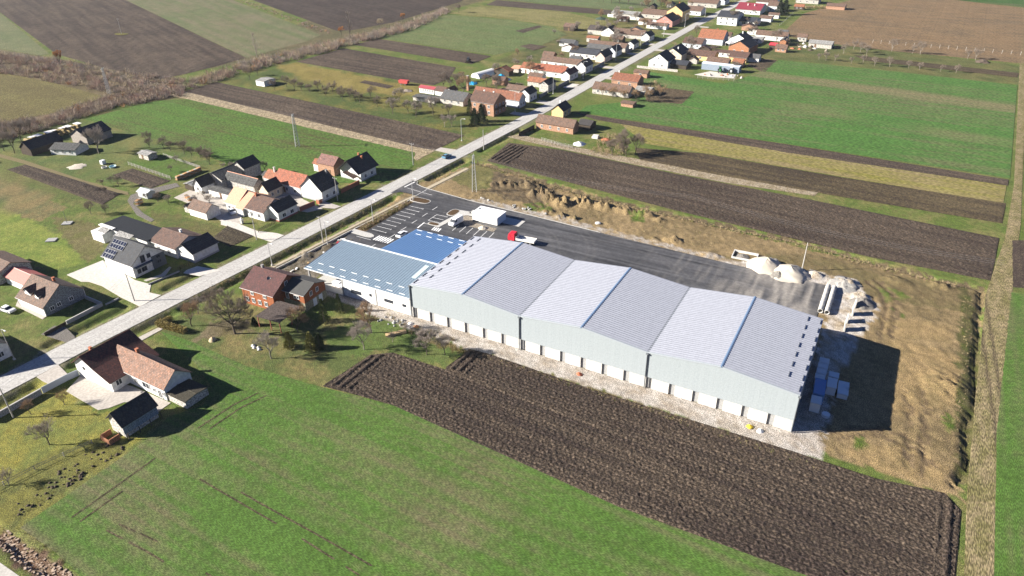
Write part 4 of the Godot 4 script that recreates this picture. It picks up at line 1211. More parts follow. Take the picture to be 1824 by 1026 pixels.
func build_houses() -> void:
	var st := noise_tex("stain", 0.012, 0.90, 1.0, 5)
	var dirty := noise_tex("dirty", 0.014, 0.62, 1.0, 5)
	var white := M("house_white", 0.72, 0.72, 0.70, 0.9, st, 6.0)
	var cream := M("house_cream", 0.66, 0.57, 0.42, 0.9, st, 6.0)
	var oldw := M("house_old_white", 0.60, 0.57, 0.52, 0.95, dirty, 4.0)
	var greyw := M("house_grey", 0.30, 0.31, 0.33, 0.95, dirty, 4.0)
	var paleblue := M("house_pale_blue", 0.55, 0.60, 0.66, 0.9, st, 6.0)
	var brick := M("brick_orange", 0.47, 0.225, 0.125, 0.95, noise_tex("dirty", 0.014, 0.62, 1.0, 5), 2.2)
	var brick2 := M("brick_pale", 0.52, 0.31, 0.21, 0.95, dirty, 2.6)
	var pink := M("house_pink", 0.50, 0.24, 0.20, 0.9, st, 5.0)
	var yellow := M("house_yellow", 0.66, 0.47, 0.24, 0.9, st, 5.0)
	var wood := M("barn_wood", 0.10, 0.08, 0.062, 0.95, dirty, 1.8)
	var t_red := tiles("tiles_red", 0.40, 0.155, 0.085)
	var t_orange := tiles("tiles_orange", 0.52, 0.20, 0.10)
	var t_brown := tiles("tiles_brown", 0.21, 0.115, 0.082)
	var t_old := tiles("tiles_old", 0.27, 0.165, 0.115)
	var t_dark := tiles("tiles_dark", 0.085, 0.075, 0.072)
	var t_navy := tiles("tiles_navy", 0.055, 0.062, 0.082)
	var t_maroon := tiles("tiles_maroon", 0.21, 0.065, 0.060)
	var t_grey := tiles("tiles_grey", 0.165, 0.165, 0.165)
	var sheet_g := M("asbestos_grey", 0.34, 0.335, 0.32, 0.9, noise_tex("dirty", 0.014, 0.62, 1.0, 5), 5.0)
	var sheet_d := M("dark_sheet", 0.115, 0.115, 0.112, 0.9, noise_tex("dirty", 0.014, 0.62, 1.0, 5), 5.0)
	var salmon := M("salmon_sheet", 0.58, 0.285, 0.18, 0.75, st, 4.0)
	var base_g := M("plinth_grey", 0.36, 0.37, 0.38, 0.9, st, 3.0)

	# ---- the farmsteads across the street
	house("street_house", "white street house with a dark roof and red brick gateway wall beside it", "house", "z", -75.6, -69.4, -34.4, -25.6, 3.2, 5.5, white, t_dark, {"wf": 2, "plinth": M("plinth_red", 0.25, 0.10, 0.08, 0.9), "ww": 1.3})
	var wing := thing("farm_wing", Vector3(-82.3, 0, -29.3), "long farm wing with salmon sheet roofs and a brown tiled end", "farm building", "", -0.03)
	gabled(wing, 8.6, 10.8, 3.0, 5.9, white, t_brown, {"x": 4.3, "wf": 2, "ch": [[-3.4, 0.6, 1.0]]})
	gabled(wing, 3.6, 12.4, 2.6, 6.05, white, salmon, {"x": -1.8, "wf": 0, "hb": 3.0})
	gabled(wing, 6.0, 10.6, 3.0, 6.6, white, salmon, {"x": -6.6, "wf": 2, "door": 0.6})
	house("street_house", "tall white gabled house with a black roof and a small television aerial", "house", "z", -77.6, -67.5, -52.4, -43.8, 3.9, 8.3, white, t_dark, {"wf": 2, "plinth": base_g, "ch": [[3.2, 0.9, 0.9]], "chm": M("chimney_grey", 0.25, 0.24, 0.23, 0.9)})
	var rw := thing("farm_wing", Vector3(-86.0, 0, -48.8), "white farm wing with a bright orange red tiled roof", "farm building", "", -0.035)
	gabled(rw, 13.6, 8.6, 3.2, 6.4, white, tiles("tiles_bright", 0.56, 0.185, 0.10), {"x": 1.6, "wf": 3, "door": 0.4})
	gabled(rw, 5.6, 6.2, 3.0, 5.2, white, t_orange, {"x": -8.0, "wf": 1, "ch": [[0.8, 0.4, 1.6]], "chm": M("chimney_pale", 0.42, 0.39, 0.36, 0.9)})
	var ph := house("street_house", "white house with a black roof, brick chimneys and a tiled side porch", "house", "z", -77.9, -67.7, -74.4, -63.0, 3.3, 7.5, white, t_dark, {"plinth": base_g, "ch": [[2.0, -0.8, 1.0], [1.2, 1.2, 0.8]], "wf": 2, "gov": 1.6})
	var pr := MB.new()
	pr.prism([Vector2(-2.2, 3.5), Vector2(-2.2, 3.65), Vector2(2.6, 2.2), Vector2(2.6, 2.05)], -0.2, 2.0)
	part("porch_roof", pr, t_brown, ph, Vector3(-5.2, 0, 1.4), -PI / 2)
	house("barn", "timber framed barn with a reddish tile roof behind the porch house", "barn", "x", -88.2, -79.8, -70.4, -64.0, 4.0, 6.5, brick2, tiles("tiles_rose", 0.36, 0.18, 0.145), {"gutter": false, "door": 0.7})
	house("shed", "narrow white outhouse with a small tiled roof beside the timber barn", "shed", "x", -91.2, -88.4, -68.6, -64.8, 3.0, 4.3, white, t_orange, {"wr": 1, "gutter": false})
	house("garage", "white garage with a mottled brown tile roof and an open dark front", "garage", "x", -99.8, -90.8, -21.9, -16.0, 2.6, 4.7, white, t_old, {"gutter": false})
	house("shed", "small grey lean shed behind the tiled garage", "shed", "z", -103.4, -100.4, -21.0, -17.0, 1.9, 2.9, oldw, t_dark, {"gutter": false})
	house("outbuilding", "small house with a very dark roof in the middle farm court", "outbuilding", "z", -90.2, -85.2, -43.8, -37.0, 3.0, 5.8, cream, t_dark, {"wf": 2, "ww": 0.8})
	house("barn", "long grey sheet roofed barn with a pink ridge in the farm court", "barn", "x", -107.6, -92.3, -42.8, -37.9, 3.4, 5.4, oldw, sheet_d, {"cap": salmon, "gutter": false})
	house("barn", "white gabled barn with one black and one pale roof slope at the wheat edge", "barn", "z", -112.4, -105.6, -54.2, -46.2, 4.5, 6.9, oldw, t_dark, {"gutter": false})
	house("shed", "long low shed with a dusty grey roof joined to the white barn", "shed", "z", -115.4, -106.2, -46.0, -36.4, 3.8, 5.6, oldw, sheet_d, {"gutter": false})
	house("shed", "timber gabled shed with a black roof at the woodpile", "shed", "z", -114.4, -109.8, -36.4, -30.4, 2.5, 5.4, white, t_dark, {"wl": 1, "gutter": false})
	house("shed", "low white shed with a flat grey sheet roof in the farm court", "shed", "x", -107.4, -96.0, -34.6, -30.4, 2.4, 2.9, white, sheet_d, {"gutter": false, "door": 0.55})
	house("shed", "low shed with a rusty grey roof beside the bright red wing", "shed", "x", -100.5, -92.5, -52.5, -48.5, 2.4, 3.3, oldw, sheet_d, {"gutter": false, "door": 0.7})
	house("shed", "grey lean to with dark openings beside the timber shed", "shed", "z", -119.5, -114.6, -35.8, -30.6, 2.1, 2.6, wood, sheet_g, {"gutter": false})
	# the old farm at the hedgerow
	house("barn", "black roofed wooden barn with an open gable at the end of the farm lane", "barn", "z", -208.8, -201.8, -40.4, -26.0, 2.6, 5.5, wood, t_dark, {"gutter": false, "turn": 3.0})
	house("barn", "black roofed barn with a pale plank gable beside the bare walnut tree", "barn", "z", -204.2, -194.2, -56.8, -44.4, 3.2, 6.2, M("pale_planks", 0.48, 0.43, 0.38, 0.95, dirty, 1.5), t_navy, {"gutter": false, "turn": 4.0})
	house("stable", "low white stable with a grey roof between the black barns", "stable", "x", -199.0, -187.5, -41.0, -32.5, 2.2, 3.6, white, sheet_d, {"wf": 3, "wh": 0.7, "gutter": false, "turn": 20.0})
	house("coop", "small chicken house with a pale roof in the fenced run", "coop", "x", -162.0, -155.4, -48.6, -44.0, 2.1, 2.6, oldw, sheet_g, {"door": 0.4, "gutter": false})
	house("greenhouse", "little grey greenhouse beside the gravel lane", "greenhouse", "x", -128.5, -123.0, -22.5, -18.5, 1.9, 2.7, M("milky_glass", 0.45, 0.47, 0.47, 0.3), M("milky_glass"), {"gutter": false})
	# ---- houses on the near side of the left edge
	var md := house("modern_house", "modern white house with grey tiles, solar panels and a dark grey entrance", "house", "x", -91.3, -78.0, 8.9, 19.8, 3.95, 7.9, white, tiles("tiles_slate", 0.060, 0.066, 0.078), {"turn": -1.0, "ov": 0.5})
	var pv := M("solar_cell", 0.012, 0.016, 0.035, 0.15)
	var fr := M("solar_frame", 0.35, 0.36, 0.37, 0.4)
	for row in 4:
		for i in 5:
			if row > 1 and i == 4:
				continue
			var q := MB.new()
			var sl := atan2(3.95, 5.45)
			q.xf = Transform3D(Basis(Vector3.RIGHT, sl), Vector3(-5.4 + 1.12 * i + (0.0 if row > 1 else 0.4), 7.9 - 0.725 * (1.25 + 1.12 * row + (0.35 if row > 1 else 0.0)) + 0.16, 1.25 + 1.12 * row + (0.35 if row > 1 else 0.0)))
			q.box(Vector3(-0.53, 0, -0.62), Vector3(0.53, 0.05, 0.62))
			var sp := part("solar_panel", q, fr, md)
			var g := MB.new()
			g.xf = q.xf
			g.box(Vector3(-0.49, 0.02, -0.58), Vector3(0.49, 0.06, 0.58))
			part("cell", g, pv, sp)
	var dk := MB.new()
	dk.box(Vector3(6.1, 0, -5.0), Vector3(6.32, 3.9, -0.9))
	part("entrance_wall", dk, M("slate_render", 0.10, 0.115, 0.13, 0.9), md)
	var bal := MB.new()
	bal.box(Vector3(6.1, 2.9, -0.9), Vector3(7.2, 3.1, 4.6))
	part("balcony", bal, M("slate_render"), md)
	for k in [[1.8, 0.9, 1.4, 1.2], [3.4, 0.9, 0.9, 1.2], [1.5, 3.5, 1.2, 1.9], [-0.4, 4.1, 0.9, 1.1], [-2.9, 1.4, 1.1, 0.8], [-2.9, 2.9, 1.1, 0.8]]:
		add_window(md, Vector3(6.18 if k[0] > -2 else 6.33, k[1], k[0]), PI / 2, k[2], k[3], M("dark_frame"))
	var w2 := house("street_house", "low white street house with a plain black roof beside the modern house", "house", "z", -78.6, -70.8, -3.2, 6.0, 2.95, 5.2, white, t_dark, {"wf": 0, "plinth": base_g})
	for z in [-2.2, 2.2]:
		var sh := MB.new()
		sh.box(Vector3(z - 0.85, 1.0, 3.56), Vector3(z + 0.85, 2.2, 3.62))
		part("shutter", sh, M("shutter_white", 0.66, 0.67, 0.68, 0.7), w2)
	house("farm_wing", "white wing with a brown tiled roof behind the low street house", "farm building", "x", -89.0, -77.4, -4.2, 6.4, 3.1, 5.3, white, t_brown, {"ch": [[1.0, -1.0, 0.8]], "chm": white, "wf": 2})
	var fr2 := thing("flat_roof_house", Vector3(-99.5, 0, 2.2), "long white building with a flat black roof and rusty glass awnings", "building", "", -0.03)
	var fb := MB.new()
	fb.box(Vector3(-11.5, 0, -3.2), Vector3(10.5, 3.3, 4.4))
	part("wall", fb, white, fr2)
	var ft := MB.new()
	ft.box(Vector3(-11.8, 3.3, -3.5), Vector3(10.7, 3.5, 4.6))
	part("roof", ft, M("bitumen", 0.022, 0.025, 0.031, 0.95, st, 5.0), fr2)
	for k in [[-7.8, 1.9], [1.2, 3.4]]:
		var q := MB.new()
		q.xf = Transform3D(Basis(Vector3.RIGHT, 0.32), Vector3(k[0], 3.3, 5.4))
		q.box(Vector3(-k[1], 0, -1.3), Vector3(k[1], 0.08, 1.3))
		part("awning", q, sheet_g, fr2)
	var gb := MB.new()
	gb.box(Vector3(-11.6, 0, 4.4), Vector3(-6.0, 2.9, 7.6))
	part("garage", gb, white, fr2)
	var par := MB.new()
	par.box(Vector3(-11.9, 3.5, 3.6), Vector3(-5.0, 3.75, 4.7))
	part("parapet", par, white, fr2)
	var bh := house("old_house", "old house with a brown tile roof, dormers and a stained grey gable", "house", "x", -93.0, -81.0, 31.6, 43.0, 2.5, 6.6, white, t_old, {"turn": -1.0, "ch": [[1.0, -1.4, 1.0]]})
	var gg := MB.new()
	var gz := 5.2
	gg.prism([Vector2(-gz, 0), Vector2(gz, 0), Vector2(gz, 2.6), Vector2(0, 6.3), Vector2(-gz, 2.6)], 0, 0.06)
	part("gable_render", gg, M("stained_grey", 0.28, 0.31, 0.34, 0.95, dirty, 3.0), bh, Vector3(5.66, 0, 0), PI / 2)
	for k in [[3.4, 1.0], [1.6, 1.2], [-1.6, 1.2]]:
		add_window(bh, Vector3(5.72, k[1], k[0]), PI / 2, 0.95, 0.95)
	for k in [[-2.2, 2.6], [1.8, 1.6]]:
		var d := MB.new()
		d.prism([Vector2(-k[1] / 2, 3.0), Vector2(k[1] / 2, 3.0), Vector2(k[1] / 2, 4.5), Vector2(0, 5.5), Vector2(-k[1] / 2, 4.5)], 0.6, 4.2)
		var dp := part("dormer", d, white, bh, Vector3(k[0], 0, 0))
		var dr := MB.new()
		for s in [-1.0, 1.0]:
			dr.face([Vector3(0, 5.66, 0.2), Vector3(0, 5.66, 4.5), Vector3(s * (k[1] / 2 + 0.35), 4.35, 4.5), Vector3(s * (k[1] / 2 + 0.35), 4.35, 0.2)], Vector3(0, -9, 2))
		part("dormer_roof", dr, t_old, dp)
	house("outbuilding", "red sheet roofed outbuilding joined to the old dormer house", "outbuilding", "x", -107.6, -93.0, 32.0, 38.0, 2.4, 3.8, white, M("red_sheet", 0.45, 0.13, 0.10, 0.6, st, 3.0), {"gutter": false})
	house("barn", "tiled barn at the end of the red sheet roof", "barn", "x", -122.0, -107.8, 29.4, 39.6, 2.8, 5.0, oldw, t_old, {"gutter": false})
	house("street_house", "white house with a grey blue wall behind the street lamp", "house", "x", -88.0, -72.0, 56.0, 66.0, 3.4, 6.6, white, t_dark, {"wr": 3})
	# ---- the white house with the red roofs on the near side
	var fh := thing("tiled_house", Vector3(-44.5, 0, 48.5), "white house with a dark red tile roof and a long pale tiled wing", "house", "", -0.03)
	fh.rotation.y = deg_to_rad(-1.5)
	var body := MB.new()
	body.prism([Vector2(-6.8, 0), Vector2(5.6, 0), Vector2(5.6, 2.75), Vector2(1.2, 4.4), Vector2(-2.8, 6.4), Vector2(-6.8, 3.6)], -5.4, 5.6)
	part("wall", body, white, fh)
	var rr := MB.new()
	var prof := [Vector2(-7.3, 3.45), Vector2(-2.8, 6.6), Vector2(1.2, 4.62), Vector2(6.1, 2.75)]
	var vv := 0.0
	for i in 3:
		var a: Vector2 = prof[i]
		var b: Vector2 = prof[i + 1]
		var l := a.distance_to(b)
		rr.face([Vector3(a.x, a.y, -6.0), Vector3(a.x, a.y, 6.1), Vector3(b.x, b.y, 6.1), Vector3(b.x, b.y, -6.0)], Vector3(0, -50, 0), [Vector2(-6, vv), Vector2(6.1, vv), Vector2(6.1, vv + l), Vector2(-6, vv + l)])
		rr.face([Vector3(a.x, a.y - 0.14, -6.0), Vector3(a.x, a.y - 0.14, 6.1), Vector3(b.x, b.y - 0.14, 6.1), Vector3(b.x, b.y - 0.14, -6.0)], Vector3(0, 90, 0))
		rr.face([Vector3(a.x, a.y, 6.1), Vector3(b.x, b.y, 6.1), Vector3(b.x, b.y - 0.14, 6.1), Vector3(a.x, a.y - 0.14, 6.1)], Vector3(0, 4, 0))
		vv += l
	var rrp := part("roof", rr, tiles("tiles_wine", 0.19, 0.055, 0.040), fh)
	var fcap := MB.new()
	fcap.tube(Vector3(-2.8, 6.6, -6.0), Vector3(-2.8, 6.6, 6.1), 0.14, 0.14, 6)
	part("ridge_tiles", fcap, tiles("tiles_wine", 0.19, 0.055, 0.040), rrp)
	var fch := MB.new()
	fch.at(Vector3(-3.4, 5.6, 3.0), Vector3(0.7, 1.5, 0.5))
	part("chimney", fch, M("chimney_brick", 0.36, 0.14, 0.08, 0.9), rrp)
	gabled(fh, 19.2, 7.2, 3.1, 5.95, white, tiles("tiles_pale", 0.44, 0.245, 0.165), {"x": 8.8, "z": -1.4, "ch": [[-3.4, -0.5, 1.0]]})
	for k in [[8.2, 1.0, 0.9, 1.2], [11.8, 1.0, 2.2, 1.4], [14.4, 1.0, 0.8, 1.0], [16.2, 0.2, 1.0, 1.9], [17.4, 1.1, 0.6, 0.9]]:
		add_window(fh, Vector3(k[0], k[1], 1.86), 0.0, k[2], k[3])
	add_window(fh, Vector3(5.62, 1.1, 4.0), PI / 2, 1.2, 1.2)
	var medal := MB.new()
	medal.lathe([Vector2(0.0, 0.08), Vector2(0.42, 0.08), Vector2(0.42, 0.0)], 12)
	var md2 := part("wall_ornament", medal, M("bronze_dark", 0.05, 0.05, 0.05, 0.5), fh, Vector3(-3.6, 3.0, 5.62))
	md2.rotation.x = PI / 2
	var lt := house("lean_to", "mossy flat roofed shed at the end of the pale tiled wing", "shed", "x", -26.4, -20.4, 45.0, 50.8, 1.9, 2.2, oldw, M("mossy_sheet", 0.11, 0.10, 0.075, 0.95, noise_tex("clod", 0.03, 0.45, 1.0, 3, FastNoiseLite.TYPE_CELLULAR), 2.0, 3.0), {"gutter": false, "ov": 0.15})
	var bb := house("barn", "black roofed barn on posts with blue tarpaulin walls beside the concrete yard", "barn", "z", -28.8, -23.4, 54.6, 62.6, 3.0, 5.5, oldw, t_dark, {"gutter": false, "turn": -3.0, "ov": 0.45})
	var tp := MB.new()
	tp.box(Vector3(-3.7, 0.9, 2.26), Vector3(3.7, 2.9, 2.34))
	part("tarpaulin", tp, M("blue_grey_tarp", 0.26, 0.34, 0.45, 0.5, dirty, 3.0), bb)
	for x in [-3.6, -1.2, 1.2, 3.6]:
		var q := MB.new()
		q.at(Vector3(x, 0, 3.3), Vector3(0.14, 1.6, 0.14))
		part("post", q, wood, bb)
	var bk2 := MB.new()
	bk2.box(Vector3(-6.3, 0, -1.5), Vector3(-4.3, 1.2, -1.3))
	bk2.box(Vector3(-6.3, 0, 1.3), Vector3(-4.3, 1.2, 1.5))
	bk2.box(Vector3(-6.5, 0, -1.5), Vector3(-6.3, 1.0, 1.5))
	part("brick_bay", bk2, brick, bb)
	# ---- the red brick house beside the shop
	var rb := house("brick_house", "unrendered red brick house with a maroon tile roof beside the blue roofed shop", "house", "x", -42.8, -31.6, 3.0, 14.8, 4.6, 7.9, M("brick_red", 0.42, 0.155, 0.075, 0.95, dirty, 2.2), tiles("tiles_plum", 0.165, 0.056, 0.050), {"turn": 1.8, "ch": [[-3.4, -0.8, 0.8]], "chm": M("chimney_grey", 0.25, 0.24, 0.23, 0.9)})
	for fl in 2:
		for i in 4:
			if fl == 1 and i % 2 == 0:
				continue
			add_window(rb, Vector3(-3.9 + 2.1 * i, 0.9 + 2.3 * fl, 5.56), 0.0, 0.85, 1.2 if fl == 0 else 0.8)
	add_window(rb, Vector3(5.27, 5.3, 0.6), PI / 2, 0.9, 1.0)
	var dish := MB.new()
	dish.lathe([Vector2(0.0, 0.0), Vector2(0.25, 0.04), Vector2(0.5, 0.16)], 12)
	var dsh := part("satellite_dish", dish, M("pipe_metal"), rb, Vector3(1.2, 6.9, 2.0))
	dsh.rotation = Vector3(1.1, 0.6, 0)
	var wgd := MB.new()
	gabled(rb, 7.6, 8.6, 4.7, 6.3, M("brick_red"), M("slate_sheet", 0.05, 0.05, 0.048, 0.85, st, 4.0), {"x": 8.6, "z": -1.9, "wall_name": "wing_wall"})
	for k in [[1.4, 3.4], [-0.9, 3.4]]:
		add_window(rb, Vector3(12.06, k[1], -1.9 + k[0]), PI / 2, 0.75, 1.1)
	add_window(rb, Vector3(6.6, 2.6, 2.06), 0.0, 0.8, 1.6)
	add_window(rb, Vector3(9.6, 3.2, 2.06), 0.0, 1.5, 0.8)
	var gr := MB.new()
	gr.box(Vector3(5.3, 0, -5.9), Vector3(12.1, 2.3, 2.12))
	part("ground_floor", gr, M("house_olive", 0.36, 0.34, 0.25, 0.95, dirty, 3.0), rb)
	for k in [-0.4, -2.6]:
		add_door(rb, Vector3(12.11, 0.0, k - 1.0), PI / 2, 1.3, 2.1, M("door_white", 0.62, 0.65, 0.69, 0.5))
	var car := thing("carport", Vector3(-27.2, 0, 17.6), "carport with a worn brown sheet roof in front of the brick house", "carport", "", 0.06)
	var cr := MB.new()
	cr.prism([Vector2(-3.8, 3.0), Vector2(3.6, 3.05), Vector2(3.6, 3.15), Vector2(-3.8, 3.1)], -4.4, 3.6)
	part("roof", cr, M("worn_felt", 0.115, 0.092, 0.082, 0.9, dirty, 4.0), car)
	for p in [Vector3(-3.4, 0, 3.3), Vector3(0.4, 0, 3.3), Vector3(3.3, 0, 3.3), Vector3(-3.4, 0, -1.0), Vector3(3.3, 0, -0.6)]:
		var q := MB.new()
		q.at(p, Vector3(0.18, 3.0, 0.18))
		part("post", q, M("post_red", 0.22, 0.07, 0.05, 0.8), car)
	# ---- the village up the street, on its far side
	var b2 := house("brick_house", "two storey orange brick house with a brown roof among dark shrubs", "house", "x", -77.6, -64.2, -164.2, -153.0, 5.6, 9.1, brick2, t_brown, {"wf": 3, "wr": 3, "floors": 2, "sill": 0.9, "ch": [[-2.0, -0.5, 0.7], [3.0, -0.5, 0.7]], "chm": white})
	var bl := MB.new()
	bl.box(Vector3(6.3, 2.75, -3.0), Vector3(7.4, 2.9, 4.6))
	bl.box(Vector3(7.3, 2.9, -3.0), Vector3(7.4, 3.8, 4.6))
	part("balcony", bl, wood, b2)
	house("barn", "grey slate roofed barn behind the two storey brick house", "barn", "x", -98.8, -85.0, -171.0, -160.4, 2.4, 5.3, oldw, t_grey, {"gutter": false, "wf": 3})
	house("street_house", "long white house with an orange red tile roof behind the brick house", "house", "x", -86.0, -60.2, -176.2, -169.6, 3.6, 6.6, paleblue, t_red, {"wr": 2, "wf": 2})
	house("shed", "white shed with a maroon metal roof behind the grey barn", "shed", "x", -118.6, -109.0, -176.0, -171.4, 2.6, 3.4, white, M("maroon_sheet", 0.30, 0.06, 0.07, 0.5), {"wf": 6, "ww": 0.5, "gutter": false})
	house("shed", "brown tiled shed joined to the maroon roofed shed", "shed", "x", -108.8, -102.6, -176.4, -171.0, 2.4, 4.0, white, t_brown, {"gutter": false})
	house("shed", "little white gabled shed with a brown roof in the barn court", "shed", "z", -103.0, -98.6, -177.4, -171.6, 2.6, 4.4, white, t_brown, {"gutter": false})
	house("shed", "low grey felt roofed shed in front of the maroon roof", "shed", "x", -113.4, -100.0, -165.0, -158.6, 1.8, 2.1, oldw, M("old_felt", 0.13, 0.13, 0.125, 0.95, dirty, 3.0), {"gutter": false})
	house("street_house", "small white house with a dark street slope next to the long red roof", "house", "z", -66.9, -60.7, -188.6, -180.4, 3.7, 6.0, white, t_dark, {"wf": 2})
	house("farm_wing", "brown tiled wing behind the small white house", "farm building", "x", -78.0, -66.8, -193.4, -187.6, 2.8, 4.6, oldw, t_old, {"gutter": false})
	house("street_house", "pale house with a black street slope beside the tall lamp", "house", "z", -65.7, -60.1, -208.4, -199.4, 3.8, 5.6, oldw, t_dark, {"wf": 2, "gwin": "l"})
	house("farm_wing", "short salmon tiled wing behind the pale house", "farm building", "x", -76.0, -65.6, -211.4, -206.4, 2.6, 4.4, oldw, t_orange, {"gutter": false})
	house("street_house", "white house with a wine red street slope and a bright orange wing", "house", "z", -65.2, -59.8, -235.2, -224.2, 3.3, 5.3, white, t_maroon, {"wf": 2})
	house("farm_wing", "white wing with a bright red orange tile roof behind the wine red house", "farm building", "x", -81.0, -65.2, -238.0, -228.4, 2.8, 5.3, white, tiles("tiles_bright", 0.56, 0.185, 0.10), {"wf": 2})
	house("farm_wing", "pale orange tiled barn with an open gable at the end of the bright wing", "barn", "x", -92.0, -81.0, -237.8, -229.2, 2.9, 5.0, white, t_orange, {"gutter": false, "door": 0.3})
	house("shed", "low open shed with an orange sheet roof behind the bright wing", "shed", "x", -97.4, -92.2, -236.4, -228.6, 2.2, 2.8, oldw, salmon, {"gutter": false})
	house("street_house", "white house with a black street slope and a long brown wing", "house", "z", -64.6, -58.6, -252.4, -242.0, 3.7, 6.5, white, t_dark, {"wf": 2})
	house("farm_wing", "long white wing with a weathered brown tile roof", "farm building", "x", -90.0, -64.6, -256.0, -249.4, 2.8, 4.9, white, t_old, {"wf": 4, "gutter": false})
	house("street_house", "pink gabled house with a navy street slope", "house", "z", -65.4, -59.0, -282.2, -270.2, 3.1, 6.0, M("house_blush", 0.60, 0.47, 0.41, 0.9, st, 5.0), t_navy, {"wf": 2})
	house("farm_wing", "long white wing with a navy roof behind the blush gabled house", "farm building", "x", -84.0, -65.2, -282.6, -275.4, 2.8, 5.3, white, t_navy, {"wf": 4, "gutter": false})
	house("street_house", "sky blue fronted house with a navy roof and white gable", "house", "z", -64.6, -58.7, -296.6, -286.0, 3.1, 5.9, paleblue, t_navy, {"wf": 2})
	house("farm_wing", "grey slate wing behind the sky blue fronted house", "farm building", "x", -80.0, -64.4, -297.6, -291.4, 2.8, 4.8, oldw, t_grey, {"gutter": false})
	house("street_house", "low white house with a charcoal street slope", "house", "z", -62.4, -56.6, -320.2, -310.8, 2.9, 4.7, white, t_dark, {"wf": 2})
	house("farm_wing", "very long wing with a mottled brown roof behind the low white house", "farm building", "x", -83.6, -58.4, -308.6, -301.6, 2.6, 4.6, oldw, t_old, {"wf": 3, "gutter": false})
	house("street_house", "small white house with a navy street slope and two bright windows", "house", "z", -61.4, -55.6, -346.4, -336.8, 3.1, 5.4, white, t_navy, {"wf": 2})
	house("farm_wing", "old brown tiled wing with a small dormer behind the two window house", "farm building", "x", -83.0, -61.4, -352.0, -341.0, 2.5, 4.9, oldw, t_old, {"gutter": false, "ch": [[1.0, 2.0, 1.0]], "chm": wood})
	house("street_house", "white gabled house with a black roof standing back in its garden", "house", "z", -90.6, -81.4, -350.6, -340.8, 3.1, 5.9, white, t_dark, {"gwin": "l", "door": 0.5})
	house("barn", "white barn with a dark brown roof beside the garden house", "barn", "x", -101.6, -90.8, -352.6, -343.0, 3.1, 5.2, oldw, tiles("tiles_umber", 0.12, 0.095, 0.085), {"gutter": false})
	house("shed", "white shed with a grey felt roof at the back of the gardens", "shed", "x", -102.6, -92.0, -308.4, -300.4, 2.3, 3.8, white, t_grey, {"wf": 2, "gutter": false})
	house("shed", "little wooden shed with a red brown roof standing in the meadow", "shed", "x", -121.6, -113.0, -354.6, -347.6, 2.6, 4.4, wood, t_old, {"gutter": false, "door": 0.5})
	house("street_house", "rose pink gabled house with five attic windows", "house", "z", -69.8, -57.4, -407.0, -390.0, 3.7, 7.3, pink, t_navy, {"gwin": "l", "wl": 3})
	house("shed", "old brown tiled lean to in front of the rose pink house", "shed", "x", -73.0, -58.2, -386.0, -379.0, 2.4, 3.8, white, t_old, {"wf": 3, "gutter": false})
	house("street_house", "tall ochre yellow house with a black roof", "house", "z", -68.4, -56.2, -426.4, -408.6, 7.4, 11.4, yellow, t_dark, {"wf": 3, "floors": 2, "ch": [[3.0, -0.8, 1.0]]})
	house("farm_wing", "long brown roofed farm wing behind the rose pink house", "farm building", "x", -90.0, -70.4, -428.4, -416.0, 3.0, 5.6, oldw, t_old, {"wf": 3, "gutter": false})
	house("shed", "dark wooden shed with a little tower at the edge of the far meadow", "shed", "z", -93.5, -88.0, -449.0, -443.0, 3.6, 5.6, wood, t_dark, {"gutter": false})
	house("barn", "low dark barn row behind the garden wall", "barn", "x", -113.0, -91.0, -424.0, -414.0, 2.2, 3.6, oldw, sheet_g, {"gutter": false})
	house("street_house", "white house with a light brown roof beyond the ochre house", "house", "x", -68.0, -52.0, -455.0, -442.0, 3.2, 5.6, white, t_old, {"wf": 3, "wr": 2})
	house("street_house", "far long house with a brown roof at the end of the street", "house", "x", -74.0, -50.0, -492.0, -480.0, 3.2, 5.6, oldw, t_old, {"wf": 4})
	house("street_house", "far pale blue gabled house at the end of the street", "house", "z", -56.0, -48.0, -512.0, -497.0, 3.2, 5.8, paleblue, t_navy, {"wf": 3})
	house("street_house", "farthest white house on the tree side of the street", "house", "z", -54.0, -46.0, -545.0, -528.0, 3.2, 6.0, white, t_brown, {"wf": 3})
	# ---- and on the near side
	house("ruined_house", "long crumbling brick house with a sagging mossy tile roof", "house", "x", -40.6, -22.4, -152.2, -146.2, 2.8, 5.5, brick2, t_old, {"wf": 4, "ww": 0.8, "wh": 1.0, "gutter": false})
	house("street_house", "little yellow house with blue edged windows and a black roof", "house", "z", -42.2, -35.8, -173.6, -165.0, 3.0, 5.6, yellow, t_navy, {"wf": 2, "ch": [[0.0, -0.6, 1.2]], "chm": white})
	house("shed", "dark weathered shed behind the crumbling brick house", "shed", "x", -24.2, -18.0, -160.4, -153.8, 2.3, 3.6, wood, t_dark, {"gutter": false})
	house("farmhouse", "old white farmhouse with a long rose brown tile roof", "house", "x", -40.9, -21.2, -216.0, -208.0, 2.5, 5.0, oldw, t_old, {"wf": 4, "gutter": false})
	house("farmhouse", "brick and plaster house with a half dark half red tile roof", "house", "x", -38.2, -23.6, -236.0, -226.6, 3.0, 5.6, brick2, t_red, {"wf": 2, "ch": [[-5.0, -0.4, 1.0]], "chm": white})
	house("shed", "grey thatched looking hut among the bushes behind the old farmhouse", "shed", "x", -21.4, -13.4, -223.0, -215.6, 2.6, 3.4, oldw, sheet_g, {"wf": 2, "gutter": false})
	house("shed", "small brick hut with a flat roof at the corner of the green field", "shed", "x", -20.2, -13.6, -198.4, -193.2, 1.8, 2.2, brick2, t_old, {"gutter": false})
	house("street_house", "big white gabled house with a sweeping navy roof beside the green field", "house", "z", -34.2, -22.6, -285.0, -272.0, 4.0, 7.8, white, t_navy, {"wl": 2, "gwin": "l", "ww": 0.8})
